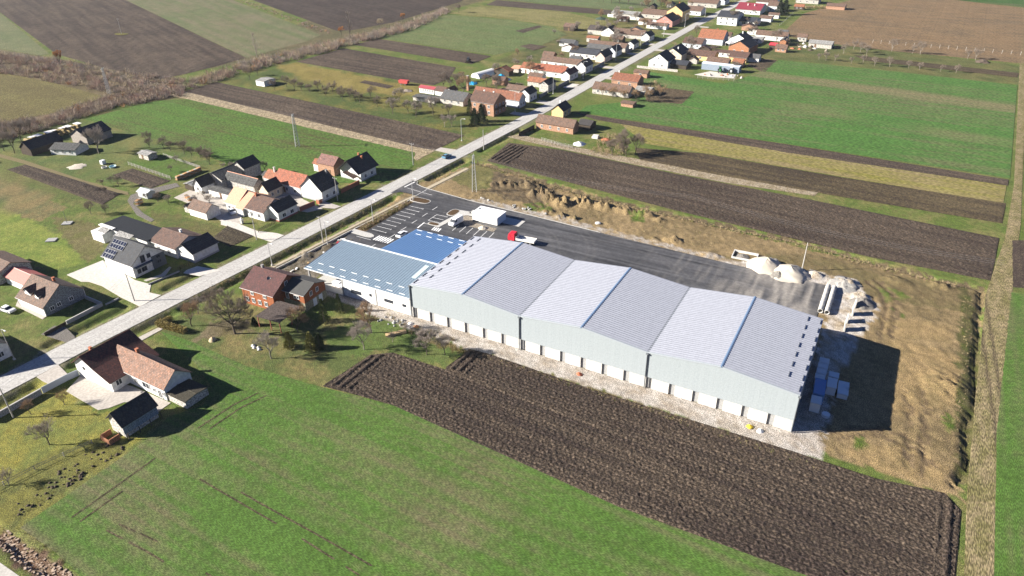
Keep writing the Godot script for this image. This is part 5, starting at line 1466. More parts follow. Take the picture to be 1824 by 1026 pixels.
	house("carport", "navy roofed carport attached to the big white house", "carport", "x", -22.6, -13.0, -284.0, -275.0, 2.4, 3.9, wood, t_navy, {"gutter": false})
	house("street_house", "cream gabled house with a navy roof and an attic window", "house", "z", -32.6, -20.6, -306.0, -290.6, 4.0, 7.4, cream, t_navy, {"gwin": "l", "ch": [[-3.0, 2.0, 1.0]], "chm": white})
	house("farm_wing", "yellow wing with a red brown tile roof behind the cream house", "farm building", "x", -21.0, -4.6, -310.0, -300.0, 2.7, 4.9, yellow, t_brown, {"wf": 3, "gutter": false})
	house("street_house", "white house with a red brown roof and a blue gable", "house", "x", -32.4, -20.0, -340.4, -329.2, 2.9, 5.4, paleblue, t_brown, {"wf": 3, "wr": 2})
	house("street_house", "pale blue house with an orange tile roof and one dormer", "house", "x", -27.2, -11.0, -358.0, -345.0, 3.6, 8.0, paleblue, t_orange, {"wr": 2, "ch": [[2.0, -0.8, 1.0]]})
	house("shed", "long blue grey machinery shed with an open front", "shed", "x", -6.4, 14.2, -284.8, -279.6, 3.3, 3.7, M("machine_shed_blue", 0.22, 0.27, 0.34, 0.7, st, 4.0), M("pale_sheet", 0.50, 0.56, 0.62, 0.45), {"gutter": false, "ov": 0.1})
	house("barn", "low brown tiled barn behind the machinery shed", "barn", "x", -6.0, 6.4, -293.6, -286.4, 2.9, 5.0, oldw, t_old, {"gutter": false})
	house("street_house", "orange brick gabled house with a navy roof near the dug garden", "house", "z", -2.8, 10.0, -342.0, -326.0, 4.0, 7.4, brick, t_navy, {"wl": 2, "turn": -8.0})
	house("street_house", "white gabled house with a navy roof and bright chimney", "house", "z", -8.4, 3.6, -358.0, -347.0, 4.0, 7.2, white, t_navy, {"wl": 2, "ch": [[0.0, 0.8, 1.2]], "chm": white, "turn": -8.0})
	house("outbuilding", "yellow outbuilding with a red brown hipped roof beside the dug garden", "outbuilding", "x", 2.0, 12.6, -318.6, -304.4, 2.8, 4.6, yellow, t_brown, {"wr": 3})
	house("outbuilding", "flat white outbuilding with a brown edge behind the yellow outbuilding", "outbuilding", "x", -9.0, 2.0, -322.0, -314.0, 2.6, 3.1, white, t_brown, {"wf": 3, "gutter": false})
	house("street_house", "square white villa with a black hipped roof", "villa", "x", -33.0, -18.4, -431.0, -412.6, 5.4, 8.2, white, t_navy, {"wf": 3, "floors": 2})
	house("carport", "black roofed pillared carport beside the white villa", "carport", "x", -18.4, -6.6, -434.0, -416.6, 2.8, 4.6, white, t_navy, {"wf": 2, "ww": 2.6, "wh": 1.6, "gutter": false})
	house("street_house", "house under a broad maroon metal roof", "house", "x", -32.0, -13.0, -485.0, -463.0, 3.2, 6.6, white, M("maroon_metal", 0.21, 0.035, 0.045, 0.4), {"wf": 4, "ch": [[-2.0, 4.0, 1.0], [3.0, 4.0, 1.0]], "chm": white})
	house("outbuilding", "small white outbuilding with a brown roof beside the villa lawn", "outbuilding", "x", -8.6, 0.0, -444.0, -436.0, 2.6, 4.0, white, t_old, {"gutter": false})
	house("street_house", "white house with a light brown roof behind dark conifers", "house", "x", -12.6, -2.6, -494.0, -482.0, 4.2, 6.6, white, t_old, {"wf": 2})
	house("farm_wing", "long brown roofed barn with a dormer behind the white gabled house", "barn", "x", 2.0, 22.0, -381.0, -373.4, 3.0, 5.2, white, t_old, {"wf": 2, "gutter": false})
	house("shed", "orange brick shed at the end of the long dormer barn", "shed", "z", 19.6, 24.0, -369.0, -360.0, 3.0, 4.0, brick, t_grey, {"gutter": false})
	house("shed", "little shed with a bright red roof in the back garden", "shed", "x", 15.6, 20.4, -356.0, -348.8, 2.2, 3.0, wood, M("bright_red_sheet", 0.48, 0.05, 0.06, 0.5), {"gutter": false})
	house("shed", "low grey shed joined to the white gabled house", "shed", "x", -1.0, 9.0, -370.0, -362.0, 2.4, 3.2, white, sheet_g, {"gutter": false, "wf": 2})
	house("shed", "rambling grey shed with open bays at the edge of the stubble field", "shed", "x", 36.0, 50.0, -372.0, -363.0, 2.6, 3.8, oldw, sheet_g, {"gutter": false, "door": 0.3})
	house("street_house", "far white house with a brown roof beyond the maroon metal roof", "house", "x", -26.0, -10.0, -520.0, -505.0, 3.2, 6.0, white, t_brown, {"wf": 3})
	house("street_house", "farthest pale house beside the stubble field", "house", "x", 0.0, 18.0, -545.0, -532.0, 3.2, 5.6, oldw, t_old, {"wf": 3})
	house("shed", "far reddish shed at the corner of the stubble field", "shed", "x", 26.0, 40.0, -520.0, -511.0, 2.6, 4.0, brick2, t_old, {"gutter": false})
	house("shed", "small white hut with a grey flat roof at the orchard edge", "hut", "x", -203.0, -196.6, -153.2, -145.2, 2.7, 3.1, white, sheet_g, {"gutter": false, "ov": 0.15})
	# outbuildings crowded behind the street houses
	var r := RandomNumberGenerator.new()
	r.seed = 77
	var spots := [[-78, -184], [-90, -204], [-76, -218], [-98, -222], [-74, -264], [-92, -266], [-90, -290], [-72, -326], [-88, -322], [-74, -362], [-78, -392], [-96, -396], [-14, -292], [10, -296], [14, -312], [-16, -322], [-14, -368], [24, -344], [-2, -388], [16, -392], [30, -380], [-8, -402], [-2, -456], [8, -502], [-84, -470], [-30, -250]]
	for i in spots.size():
		var sp: Array = spots[i]
		var l := r.randf_range(5.0, 10.0)
		var w := r.randf_range(4.0, 6.0)
		house("outbuilding", "low tiled outbuilding crowded behind the far street houses", "outbuilding", "x" if i % 3 else "z", sp[0] - l / 2, sp[0] + l / 2, sp[1] - w / 2, sp[1] + w / 2, r.randf_range(2.1, 2.8), r.randf_range(3.6, 4.6), [oldw, brick2, white, wood][i % 4], [t_old, t_brown, t_old, t_orange, t_grey][i % 5], {"gutter": false, "group": "outbuildings behind the far street houses", "wf": i % 3})

# ---------------------------------------------------------------- yards, drives and walls
func zz(k: String, a: Array) -> PackedVector2Array:       # points read off enlarged crops of the photograph
	var c: Array = {"k": [400, 320, .10965], "p": [0, 180, .25344], "r": [0, 380, .25344], "s": [0, 560, .25344], "b": [900, 80, .13158], "d": [1120, 0, .13158], "g": [920, 120, .16565], "l": [160, 370, .13158], "j": [500, 260, .10965], "B": [400, 380, .25344], "F": [0, 0, .25344], "c": [1000, 0, .13158], "a": [720, 100, .13158], "e": [1240, 0, .13158], "v": [840, 240, .25344]}[k]
	var o := []
	for i in range(0, a.size(), 2):
		o.append_array([c[0] + a[i] * c[2], c[1] + a[i + 1] * c[2]])
	return pp(o)

func wall_run(called: String, label: String, category: String, pts: PackedVector2Array, h: float, thick: float, m: Material, cap: Material = null) -> Node3D:
	var t := thing(called, Vector3(pts[0].x, 0, pts[0].y), label, category)
	for i in pts.size() - 1:
		var a := Vector3(pts[i].x - pts[0].x, 0, pts[i].y - pts[0].y)
		var b := Vector3(pts[i + 1].x - pts[0].x, 0, pts[i + 1].y - pts[0].y)
		var d := b - a
		var q := MB.new()
		q.box(Vector3(0, -0.1, -thick / 2), Vector3(d.length() - 0.01, h, thick / 2))
		var w := part("wall_face", q, m, t, a, -atan2(d.z, d.x))
		if cap:
			var c := MB.new()
			c.box(Vector3(-0.03, h, -thick / 2 - 0.05), Vector3(d.length() + 0.02, h + 0.08, thick / 2 + 0.05))
			part("coping", c, cap, w)
	return t

func post_fence(label: String, pts: PackedVector2Array, h: float, gap: float, m: Material, rails := 2) -> void:
	var t := thing("fence", Vector3(pts[0].x, 0, pts[0].y), label, "fence")
	var pm := MB.new()
	pm.at(Vector3.ZERO, Vector3(0.12, h, 0.12))
	var pmesh := pm.mesh()
	for i in pts.size() - 1:
		var a := Vector3(pts[i].x - pts[0].x, 0, pts[i].y - pts[0].y)
		var b := Vector3(pts[i + 1].x - pts[0].x, 0, pts[i + 1].y - pts[0].y)
		var n := maxi(1, int(a.distance_to(b) / gap))
		for k in n + 1:
			part("post", pmesh, m, t, a.lerp(b, float(k) / n))
		for r in rails:
			var q := MB.new()
			var y := h * (r + 1.0) / (rails + 0.3)
			q.tube(a + Vector3(0, y, 0), b + Vector3(0, y, 0), 0.05, 0.05, 4)
			part("rail", q, m, t)

func build_yards() -> void:
	var grit := noise_tex("grit", 0.06, 0.72, 1.0, 5)
	var conc := second(M("yard_concrete", 0.56, 0.53, 0.48, 0.9, noise_tex("faint", 0.02, 0.955, 1.0, 5), 3.2), noise_tex("faint2", 0.016, 0.90, 1.0, 5), 7.0)
	var conc2 := second(M("yard_concrete_pink", 0.44, 0.405, 0.36, 0.9, noise_tex("faint", 0.02, 0.955, 1.0, 5), 3.2), noise_tex("faint2", 0.016, 0.90, 1.0, 5), 7.0)
	var gravel := second(M("lane_gravel", 0.36, 0.33, 0.29, 0.95, noise_tex("clod", 0.03, 0.45, 1.0, 3, FastNoiseLite.TYPE_CELLULAR), 2.0, 3.0), noise_tex("coarse", 0.02, 0.88, 1.0, 5), 6.0)
	flat("concrete_yard", zz("r", [470, 432, 722, 330, 950, 470, 1062, 500, 1050, 556, 1132, 575, 985, 655, 850, 590, 715, 510, 630, 482, 570, 480]), 0.03, conc, "bright concrete yard beside the modern house", "yard", 0.1)
	flat("concrete_yard", zz("s", [465, 540, 690, 672, 760, 660, 870, 618, 960, 612, 1100, 692, 1200, 622, 930, 505, 570, 425]), 0.03, conc2, "pale concrete yard of the white house with red roofs", "yard", 0.1)
	flat("drive", zz("s", [258, 440, 300, 470, 345, 492, 475, 420, 410, 355]), 0.07, conc2, "concrete culvert drive to the white gate", "drive", 0.1)
	flat("drive", zz("k", [-60, 640, 190, 700, 520, 830, 640, 845, 850, 870, 965, 905, 760, 1015, 500, 925, 180, 800, 0, 745, -60, 730]), 0.04, conc, "concrete drive of the salmon roofed farm", "drive", 0.08)
	flat("farm_court", pp([310, 352, 345, 335, 372, 332, 425, 352, 470, 345, 500, 362, 470, 385, 432, 372, 428, 400, 400, 398, 360, 372]), 0.03, conc2, "concrete court between the farm wings", "yard", 0.08)
	flat("farm_court", pp([470, 340, 500, 320, 540, 355, 575, 372, 548, 378, 510, 372]), 0.032, conc2, "concrete court behind the tall white house", "yard", 0.08)
	flat("gravel_lane", zz("p", [895, 700, 920, 660, 1040, 620, 1240, 575, 1265, 600, 1060, 655, 960, 690, 935, 720, 1010, 790, 1085, 835, 1060, 850, 960, 800]), 0.03, gravel, "pale gravel lane behind the tiled garage", "lane", 0.08)
	flat("drive", zz("r", [1310, 400, 1385, 372, 1555, 400, 1405, 442, 1290, 420]), 0.06, conc, "concrete drive before the low street house", "drive", 0.1)
	flat("drive", zz("r", [290, 850, 380, 790, 460, 800, 530, 870, 490, 915, 380, 880]), 0.04, gravel, "gravel drive at the old house gate", "drive", 0.08)
	flat("footway", zz("r", [110, 650, 130, 600, 330, 720, 300, 745]), 0.04, conc2, "concrete walk along the old dormer house", "path", 0.08)
	flat("footway", zz("s", [955, 170, 1130, 85, 1150, 100, 985, 190]), 0.04, conc2, "short pale walk from the hedge to the red roofed house", "path", 0.08)
	flat("footway", zz("r", [1010, 470, 1130, 430, 1190, 375, 1205, 380, 1160, 440, 1030, 478]), 0.045, conc2, "grey terrace along the modern house front", "path", 0.08)
	flat("drive", zz("b", [780, 572, 905, 525, 1005, 535, 900, 582, 820, 585]), 0.06, conc, "bright concrete drive beside the wine red house", "drive", 0.1)
	flat("drive", zz("j", [610, 940, 720, 905, 980, 985, 880, 1020, 640, 1000]), 0.06, conc2, "concrete drive beside the brick gateway", "drive", 0.1)
	flat("concrete_yard", zz("d", [890, 1010, 1100, 965, 1450, 1005, 1420, 1060, 1100, 1040]), 0.04, conc, "pale yard in front of the machinery shed", "yard", 0.1)
	flat("field_lane", zz("p", [-60, 375, 0, 372, 170, 415, 600, 560, 900, 640, 905, 660, 760, 640, 560, 585, 170, 440, 0, 395, -60, 400]), 0.02, M("lane_earth", 0.20, 0.165, 0.085, 0.95, grit, 2.4), "earth lane from the farm to the black barns", "lane", 0.06)
	for k in [[-58.2, -106, 9.0], [-56.0, -162, 7.5], [-56.0, -184, 6.0], [-55.2, -216, 6.0], [-53.5, -262, 8.0], [-53.0, -300, 6.0], [-52.5, -330, 7.0], [-51.5, -366, 8.0], [-50.0, -434, 8.0], [-41.2, -240, 6.0], [-40.5, -316, 7.0], [-38.5, -400, 8.0]]:
		var zc: float = k[1]
		var e: float = road_x(zc)
		var s := -1.0 if k[0] < e else 1.0
		flat("drive", PackedVector2Array([Vector2(e + s * 2.8, zc - 2.5), Vector2(e + s * 2.8, zc + 2.5), Vector2(e + s * (2.8 + k[2]), zc + 1.8), Vector2(e + s * (2.8 + k[2]), zc - 1.8)]), 0.045, conc2, "short concrete drive between the street and a house gate", "drive", 0.1).set_meta("group", "drives along the street")
	# walls and fences
	var pale := M("house_old_white")
	var dark := M("barn_wood")
	wall_run("garden_wall", "grey garden wall round the rubbish strewn yard of the old house", "wall", PackedVector2Array([Vector2(-80.8, 32.6), Vector2(-73.6, 32.8), Vector2(-73.5, 42.5)]), 0.9, 0.25, M("kerb_concrete"), M("kerb_concrete"))
	wall_run("garden_wall", "long dark plank wall at the old house gate", "wall", PackedVector2Array([Vector2(-73.4, 42.6), Vector2(-73.2, 48.2)]), 0.9, 0.12, dark)
	wall_run("garden_wall", "thin pale edging between lawn and ditch at the modern house", "wall", PackedVector2Array([Vector2(-73.2, 32.2), Vector2(-73.0, 28.6)]), 0.35, 0.25, M("kerb_concrete"))
	wall_run("garden_wall", "low grey edging along the modern house lawn", "wall", PackedVector2Array([Vector2(-72.4, 20.2), Vector2(-71.0, 11.2)]), 0.35, 0.2, M("kerb_concrete"))
	wall_run("garden_wall", "dark red brick wall beside the white street house", "wall", PackedVector2Array([Vector2(-69.6, -35.0), Vector2(-68.8, -41.0)]), 1.6, 0.3, M("plinth_red"))
	wall_run("garden_wall", "brick and grey wall between the tall gable and the porch house", "wall", PackedVector2Array([Vector2(-67.8, -53.2), Vector2(-67.6, -62.6)]), 1.5, 0.3, M("chimney_brick"))
	var gp := thing("gate_pillar", Vector3(-68.6, 0, -42.9), "red brick gate pillar at the corner of the tall white house", "gate pillar")
	var gpm := MB.new()
	gpm.at(Vector3.ZERO, Vector3(1.3, 1.5, 1.3))
	part("brickwork", gpm, M("chimney_brick"), gp)
	var gpc := MB.new()
	gpc.at(Vector3(0, 1.5, 0), Vector3(1.5, 0.12, 1.5))
	part("cap_stone", gpc, M("kerb_concrete"), gp)
	post_fence("black picket fence before the white street house", PackedVector2Array([Vector2(-69.8, -24.4), Vector2(-70.0, -17.2)]), 1.2, 0.6, dark, 3)
	post_fence("dark picket gate beside the low street house", PackedVector2Array([Vector2(-71.4, 7.0), Vector2(-71.6, 11.0)]), 1.3, 0.6, dark, 3)
	var gw := PackedVector2Array([Vector2(-52.5, 72.5), Vector2(-52.3, 61.8)])
	wall_run("garden_wall", "pale block wall along the ditch of the red roofed house", "wall", gw, 1.3, 0.25, M("grey_blocks", 0.42, 0.43, 0.44, 0.9, noise_tex("dirty", 0.014, 0.62, 1.0, 5), 2.0), M("kerb_concrete"))
	wall_run("garden_gate", "light grey sliding gate of the red roofed house", "gate", PackedVector2Array([Vector2(-52.3, 61.6), Vector2(-51.9, 56.4), Vector2(-51.4, 54.0)]), 1.5, 0.1, M("gate_grey", 0.44, 0.48, 0.53, 0.5))
	post_fence("grey paling fence on the street side of the chicken run", PackedVector2Array([Vector2(-158.5, -37.4), Vector2(-131.7, -34.8)]), 1.4, 2.2, M("grey_timber", 0.30, 0.285, 0.26, 0.9), 3)
	post_fence("grey paling fence on the orchard side of the chicken run", PackedVector2Array([Vector2(-155.0, -50.3), Vector2(-130.7, -47.3)]), 1.2, 2.2, M("grey_timber"), 4)
	wall_run("garden_wall", "dark board fence beside the crumbling brick house", "fence", PackedVector2Array([Vector2(-41.8, -134.0), Vector2(-40.9, -146.4)]), 1.7, 0.12, dark)
	wall_run("garden_wall", "pale boundary wall of the big white gabled house", "wall", zz("d", [110, 915, 300, 935, 660, 975]), 1.2, 0.25, pale)
	wall_run("garden_wall", "long white garden wall in front of the low dark barn row", "wall", PackedVector2Array([Vector2(-114.0, -410.5), Vector2(-87.0, -405.5), Vector2(-72.0, -401.0)]), 1.8, 0.3, M("house_white"))
	var fronts := [[-66.8, -169.0, -61.0, -177.0], [-60.6, -189.5, -60.2, -198.4], [-60.0, -210.5, -59.8, -222.8], [-59.6, -236.5, -58.8, -241.2], [-58.4, -254.0, -59.0, -269.0], [-58.4, -298.4, -57.2, -309.6], [-56.6, -322.0, -55.8, -335.6]]
	for f in fronts:
		wall_run("garden_wall", "grey front wall closing the gap between two street houses", "wall", PackedVector2Array([Vector2(f[2], f[1]), Vector2(f[2], f[3])]), 1.5, 0.25, M("house_grey", 0.30, 0.31, 0.33, 0.95)).set_meta("group", "front walls between the street houses")
	post_fence("wire fence on leaning posts along the molehill lawn", PackedVector2Array([Vector2(-28.5, 66.5), Vector2(-31.5, 76.0), Vector2(-33.5, 86.0)]), 1.0, 4.0, M("grey_timber"), 2)
	post_fence("rough fence of posts and old doors at the farm lane", zz("g", [270, 790, 480, 850, 600, 870]), 1.5, 1.6, M("grey_timber"), 3)
	post_fence("thin wire fence round the villa lawn", zz("e", [1130, 350, 1310, 190]), 1.4, 6.0, M("gutter_metal"), 2)
	post_fence("wire fence beside the machinery yard", zz("d", [930, 1060, 1420, 1100, 1450, 1030]), 1.3, 2.6, M("grey_timber"), 2)

# ---------------------------------------------------------------- trees and shrubs
func rdir(up := 0.3) -> Vector3:
	return Vector3(rng.randf_range(-1, 1), rng.randf_range(-0.4, 1.0) + up, rng.randf_range(-1, 1)).normalized()

func grow(wood: MB, twig: MB, p: Vector3, d: Vector3, l: float, r: float, depth: int, deep: int, up: float, spread: float, tw: float) -> void:
	var mid := p + d * l * 0.5 + rdir(0) * l * 0.07
	var e := mid + (d + rdir(up) * 0.25).normalized() * l * 0.5
	var k := 6 if depth == 0 else (4 if depth < 3 else 3)
	wood.tube(p, mid, r, r * 0.84, k, false)
	wood.tube(mid, e, r * 0.84, r * 0.66, k, false)
	if depth >= deep - 1:
		for i in (7 if depth == deep else 4):
			var s := p.lerp(e, rng.randf_range(0.2, 1.0))
			var t := (d * 0.9 + rdir(up) * 0.9).normalized()
			var q := s + t * l * rng.randf_range(0.6, 1.3)
			twig.blade(s, q, tw, rdir(0))
			for j in 3:
				var s2 := s.lerp(q, rng.randf_range(0.25, 0.95))
				twig.blade(s2, s2 + (t * 0.7 + rdir(up)).normalized() * l * rng.randf_range(0.3, 0.7), tw * 0.8, rdir(0))
	if depth >= deep:
		return
	var n := 5 if depth == 0 else 3
	var turn := rng.randf() * TAU
	for i in n:
		var a := turn + TAU * i / n + rng.randf_range(-0.4, 0.4)
		var out := Vector3(cos(a), 0, sin(a))
		var side := (out - d * out.dot(d)).normalized()
		var c := (d + side * rng.randf_range(0.5, 1.0) * spread + Vector3(0, up, 0)).normalized()
		if i == 0 and depth > 0:
			c = (d + rdir(up) * 0.25).normalized()
		grow(wood, twig, (p.lerp(e, rng.randf_range(0.6, 1.0)) if i > 0 else e), c, l * rng.randf_range(0.60, 0.84), r * 0.55, depth + 1, deep, up, spread, tw)

func bare_tree(h: float, up: float, spread: float, deep := 4, tw := 0.018, fork := 0.30) -> Array:
	var wood := MB.new()
	var twig := MB.new()
	grow(wood, twig, Vector3(0, -0.1, 0), Vector3(rng.randf_range(-0.12, 0.12), 1, rng.randf_range(-0.12, 0.12)).normalized(), h * fork, h * 0.019, 0, deep, up, spread, tw)
	return [wood.mesh(), twig.mesh()]

func poplar_mesh(h: float) -> Array:
	var wood := MB.new()
	var twig := MB.new()
	wood.tube(Vector3(0, -0.1, 0), Vector3(0.2, h * 0.6, 0.1), 0.22, 0.12, 6, false)
	wood.tube(Vector3(0.2, h * 0.6, 0.1), Vector3(0.1, h, 0), 0.12, 0.02, 5, false)
	for i in 34:
		var f := rng.randf_range(0.16, 0.93)
		var a := rng.randf() * TAU
		var l := h * (0.30 * (1.0 - f) + 0.10)
		var p := Vector3(0.2 * minf(f / 0.6, 1.0), h * f, 0.1)
		var d := Vector3(cos(a) * 0.55, 1.0, sin(a) * 0.55).normalized()
		var e := p + d * l
		wood.tube(p, e, 0.05, 0.015, 3, false)
		for j in 16:
			var s := p.lerp(e, rng.randf_range(0.2, 1.0))
			twig.blade(s, s + (d + rdir(0.3) * 0.8).normalized() * rng.randf_range(0.5, 1.3), 0.014, rdir(0))
	return [wood.mesh(), twig.mesh()]

func conifer(h: float, r: float) -> Array:
	var wood := MB.new()
	wood.tube(Vector3(0, -0.1, 0), Vector3(0, h * 0.9, 0), 0.14, 0.03, 6)
	var leaf := MB.new()
	for i in 900:
		var y := h * pow(rng.randf(), 1.25) * 0.98 + 0.12
		var rr := r * pow(1.0 - y / (h * 1.04), 0.75) * (0.85 + 0.25 * sin(y * 5.0 + i))
		var a := rng.randf() * TAU
		var s := sqrt(rng.randf_range(0.15, 1.0))
		var p := Vector3(cos(a) * rr * s, y, sin(a) * rr * s)
		for j in 3:
			leaf.blade(p, p + (Vector3(cos(a), 0.35, sin(a)) + rdir(0.2) * 0.9).normalized() * rng.randf_range(0.22, 0.42), 0.07, rdir(0))
	return [wood.mesh(), leaf.mesh()]

func shrub_mesh(n: int, w: float) -> ArrayMesh:
	var q := MB.new()
	for i in n:
		var a := rng.randf() * TAU
		var lean := rng.randf_range(0.1, 0.95)
		var d := Vector3(cos(a) * lean, 1.0, sin(a) * lean).normalized()
		var b := Vector3(cos(a), 0, sin(a)) * rng.randf() * 0.35
		var l := rng.randf_range(0.45, 1.05)
		var e := b + d * l
		q.blade(b, e, w, rdir(0))
		for j in 3:
			var s := b.lerp(e, rng.randf_range(0.35, 0.95))
			q.blade(s, s + (d + rdir(0.1) * 1.3).normalized() * rng.randf_range(0.18, 0.42), w * 0.75, rdir(0))
	return q.mesh()

func scatter(called: String, mesh: Mesh, m: Material, spots: Array, label: String, category: String) -> void:   # spots: [Vector3, size, height, Color]
	var mm := MultiMesh.new()
	mm.transform_format = MultiMesh.TRANSFORM_3D
	mm.use_colors = true
	mm.mesh = mesh
	mm.instance_count = spots.size()
	for i in spots.size():
		var s: Array = spots[i]
		mm.set_instance_transform(i, Transform3D(Basis(Vector3.UP, rng.randf() * TAU).scaled(Vector3(s[1], s[2], s[1])), s[0]))
		mm.set_instance_color(i, s[3])
	var o := MultiMeshInstance3D.new()
	o.name = numbered(called)
	o.multimesh = mm
	o.material_override = m
	add_child(o)
	tag(o, label, category, "", "stuff")

func in_poly(poly: PackedVector2Array) -> Vector2:
	var t := Geometry2D.triangulate_polygon(poly)
	var areas := []
	var sum := 0.0
	for i in range(0, t.size(), 3):
		sum += absf((poly[t[i + 1]] - poly[t[i]]).cross(poly[t[i + 2]] - poly[t[i]])) / 2
		areas.append(sum)
	var pick := rng.randf() * sum
	for i in areas.size():
		if pick <= areas[i]:
			var u := rng.randf()
			var v := rng.randf()
			if u + v > 1.0:
				u = 1.0 - u
				v = 1.0 - v
			var a := poly[t[i * 3]]
			return a + (poly[t[i * 3 + 1]] - a) * u + (poly[t[i * 3 + 2]] - a) * v
	return poly[0]

func build_plants() -> void:
	var bark := M("bark", 0.10, 0.082, 0.065, 0.95)
	var bark2 := M("pale_bark", 0.24, 0.21, 0.175, 0.95)
	var twig := M("twigs", 0.21, 0.17, 0.135, 0.95)
	var twig_g := M("grey_twigs", 0.29, 0.25, 0.215, 0.95)
	var twig_b := M("russet_twigs", 0.28, 0.19, 0.115, 0.95)
	var kinds := {"fruit": [], "tall": [], "broad": []}
	for i in 4:
		kinds.fruit.append(bare_tree(4.6, 0.22, 1.0, 4, 0.011, 0.31))
	for i in 3:
		kinds.tall.append(bare_tree(9.0, 0.35, 0.7, 5, 0.010, 0.28))
	for i in 3:
		kinds.broad.append(bare_tree(7.5, 0.20, 0.95, 5, 0.011, 0.27))
	var poplar := poplar_mesh(12.0)
	var put := func(called: String, kind: String, at: Vector2, size: float, label: String, group: String, tm: Material, bm: Material) -> void:
		var m: Array = poplar if kind == "poplar" else kinds[kind][rng.randi() % kinds[kind].size()]
		var t := thing(called, Vector3(at.x, -0.03, at.y), label, "tree", group, rng.randf() * TAU)
		t.scale = Vector3.ONE * size
		part("trunk", m[0], bm, t)
		part("crown", m[1], tm, t)
	# round the brick house
	put.call("bare_tree", "broad", Vector2(-33.4, 26.1), 2.0, "big bare tree with a wide dark crown on the lawn before the brick house", "", twig, bark)
	put.call("bare_tree", "broad", Vector2(-1.8, 16.8), 1.1, "grey lichened fruit tree with a lopsided crown on the sunny lawn", "", twig_g, bark2)
	put.call("bare_tree", "broad", Vector2(-4.6, 10.6), 1.25, "bushy bare tree beside the rubble at the white annex wall", "", twig_b, bark)
	put.call("bare_tree", "fruit", Vector2(2.3, 11.4), 0.7, "small bare sapling between the lawn trees", "", twig_g, bark2)
	put.call("bare_tree", "broad", Vector2(12.2, 11.7), 1.0, "thin grey tree at the corner of the lawn and the ploughed plot", "", twig_g, bark)
	put.call("bare_tree", "broad", Vector2(16.0, 10.0), 0.8, "small grey tree beside the gravel strip of the warehouse", "", twig_g, bark)
	put.call("bare_tree", "broad", Vector2(-20.4, 18.6), 1.05, "russet bare tree against the carport", "", twig_b, bark)
	put.call("bare_tree", "fruit", Vector2(-18.2, 29.5), 1.7, "slender grey tree on the lawn edge near the stones", "", twig_g, bark2)
	put.call("bare_tree", "broad", Vector2(-45.6, 28.6), 1.05, "dense russet bare tree behind the clipped hedge", "", twig_b, bark)
	put.call("bare_tree", "fruit", Vector2(-48.5, 24.0), 1.1, "thin bare tree at the ditch behind the clipped hedge", "", twig_g, bark2)
	put.call("bare_tree", "fruit", Vector2(-35.7, 70.6), 1.5, "bare round tree on the yellow lawn of the red roofed house", "", twig_g, bark)
	put.call("bare_tree", "fruit", Vector2(-48.0, 66.9), 0.9, "low twiggy tree against the pale block wall", "", twig_b, bark)
	put.call("bare_tree", "fruit", Vector2(-32.1, 80.5), 0.85, "small bare tree at the end of the molehill lawn", "", twig_g, bark2)
	put.call("bare_tree", "fruit", Vector2(-44.6, 61.8), 0.75, "little bare shrub tree at the edge of the concrete yard", "", twig_b, bark)
	# orchard above the straw track
	for p in [[-215.2, -152.6], [-218.3, -161.3], [-187.1, -142.4], [-186.5, -150.4], [-177.9, -147.0], [-173.6, -147.6], [-166.9, -146.4], [-166.1, -151.3], [-155.3, -144.9], [-155.7, -150.5], [-143.7, -143.6], [-142.9, -148.2], [-132.9, -143.5], [-133.8, -152.7], [-121.8, -142.4], [-148.5, -147.5], [-137.5, -145.5]]:
		put.call("fruit_tree", "fruit", Vector2(p[0], p[1]), rng.randf_range(1.25, 1.65), "bare fruit tree in the orchard above the ploughed strip", "orchard trees", twig, bark)
	for p in [[-116.7, -152.9, 1.1], [-108.2, -136.4, 1.15], [-96.0, -137.3, 1.15], [-91.0, -143.6, 1.3], [-84.0, -146.0, 0.9], [-103.0, -141.0, 0.9]]:
		put.call("bare_tree", "broad", Vector2(p[0], p[1]), p[2], "large grey tree with a rounded bare crown between the orchard and the grey barn", "round trees by the grey barn", twig_g, bark)
	for p in [[-76.6, -131.2], [-73.8, -132.6]]:
		put.call("fruit_tree", "fruit", Vector2(p[0], p[1]), 1.3, "slight pale fruit tree on the grass by the lamp post", "pale trees by the lamp post", twig_g, bark2)
	for p in [[-105, -186, 1.3], [-112, -184, 1.2], [-95, -198, 1.0], [-88, -196, 1.1], [-84, -190, 0.9], [-75, -196, 0.7]]:
		put.call("bare_tree", "broad", Vector2(p[0], p[1]), p[2], "bare tree among the sheds and tarpaulins behind the long red roof", "trees behind the long red roof", twig, bark)
	# hedgerow and far trees
	put.call("poplar_tree", "poplar", Vector2(-239.1, -264.2), 1.35, "tall bare poplar standing alone in the hedgerow", "", twig_g, bark)
	put.call("poplar_tree", "poplar", Vector2(-252.9, -194.4), 1.15, "thin pale poplar at the bend of the field track", "", twig_g, bark2)
	put.call("bare_tree", "tall", Vector2(P(107, 118).x, P(107, 118).z), 1.1, "orange leaved willow at the corner of the dark field", "", M("orange_leaf", 0.42, 0.20, 0.07, 0.95), bark)
	put.call("bare_tree", "fruit", Vector2(-249.2, -267.3), 1.6, "small orange larch beside the tall poplar", "", M("orange_leaf", 0.42, 0.20, 0.07, 0.95), bark)
	put.call("bare_tree", "tall", Vector2(-239.4, -323.8), 0.9, "orange brown tree far along the hedgerow", "", M("orange_leaf", 0.42, 0.20, 0.07, 0.95), bark)
	put.call("bare_tree", "fruit", Vector2(-240.6, -299.2), 1.6, "pale straw coloured tree in the hedgerow", "", M("straw_twigs", 0.42, 0.35, 0.24, 0.95), bark2)
	put.call("bare_tree", "fruit", Vector2(-224.6, -377.2), 1.6, "dark lone tree at the end of the hedgerow", "", twig, bark)
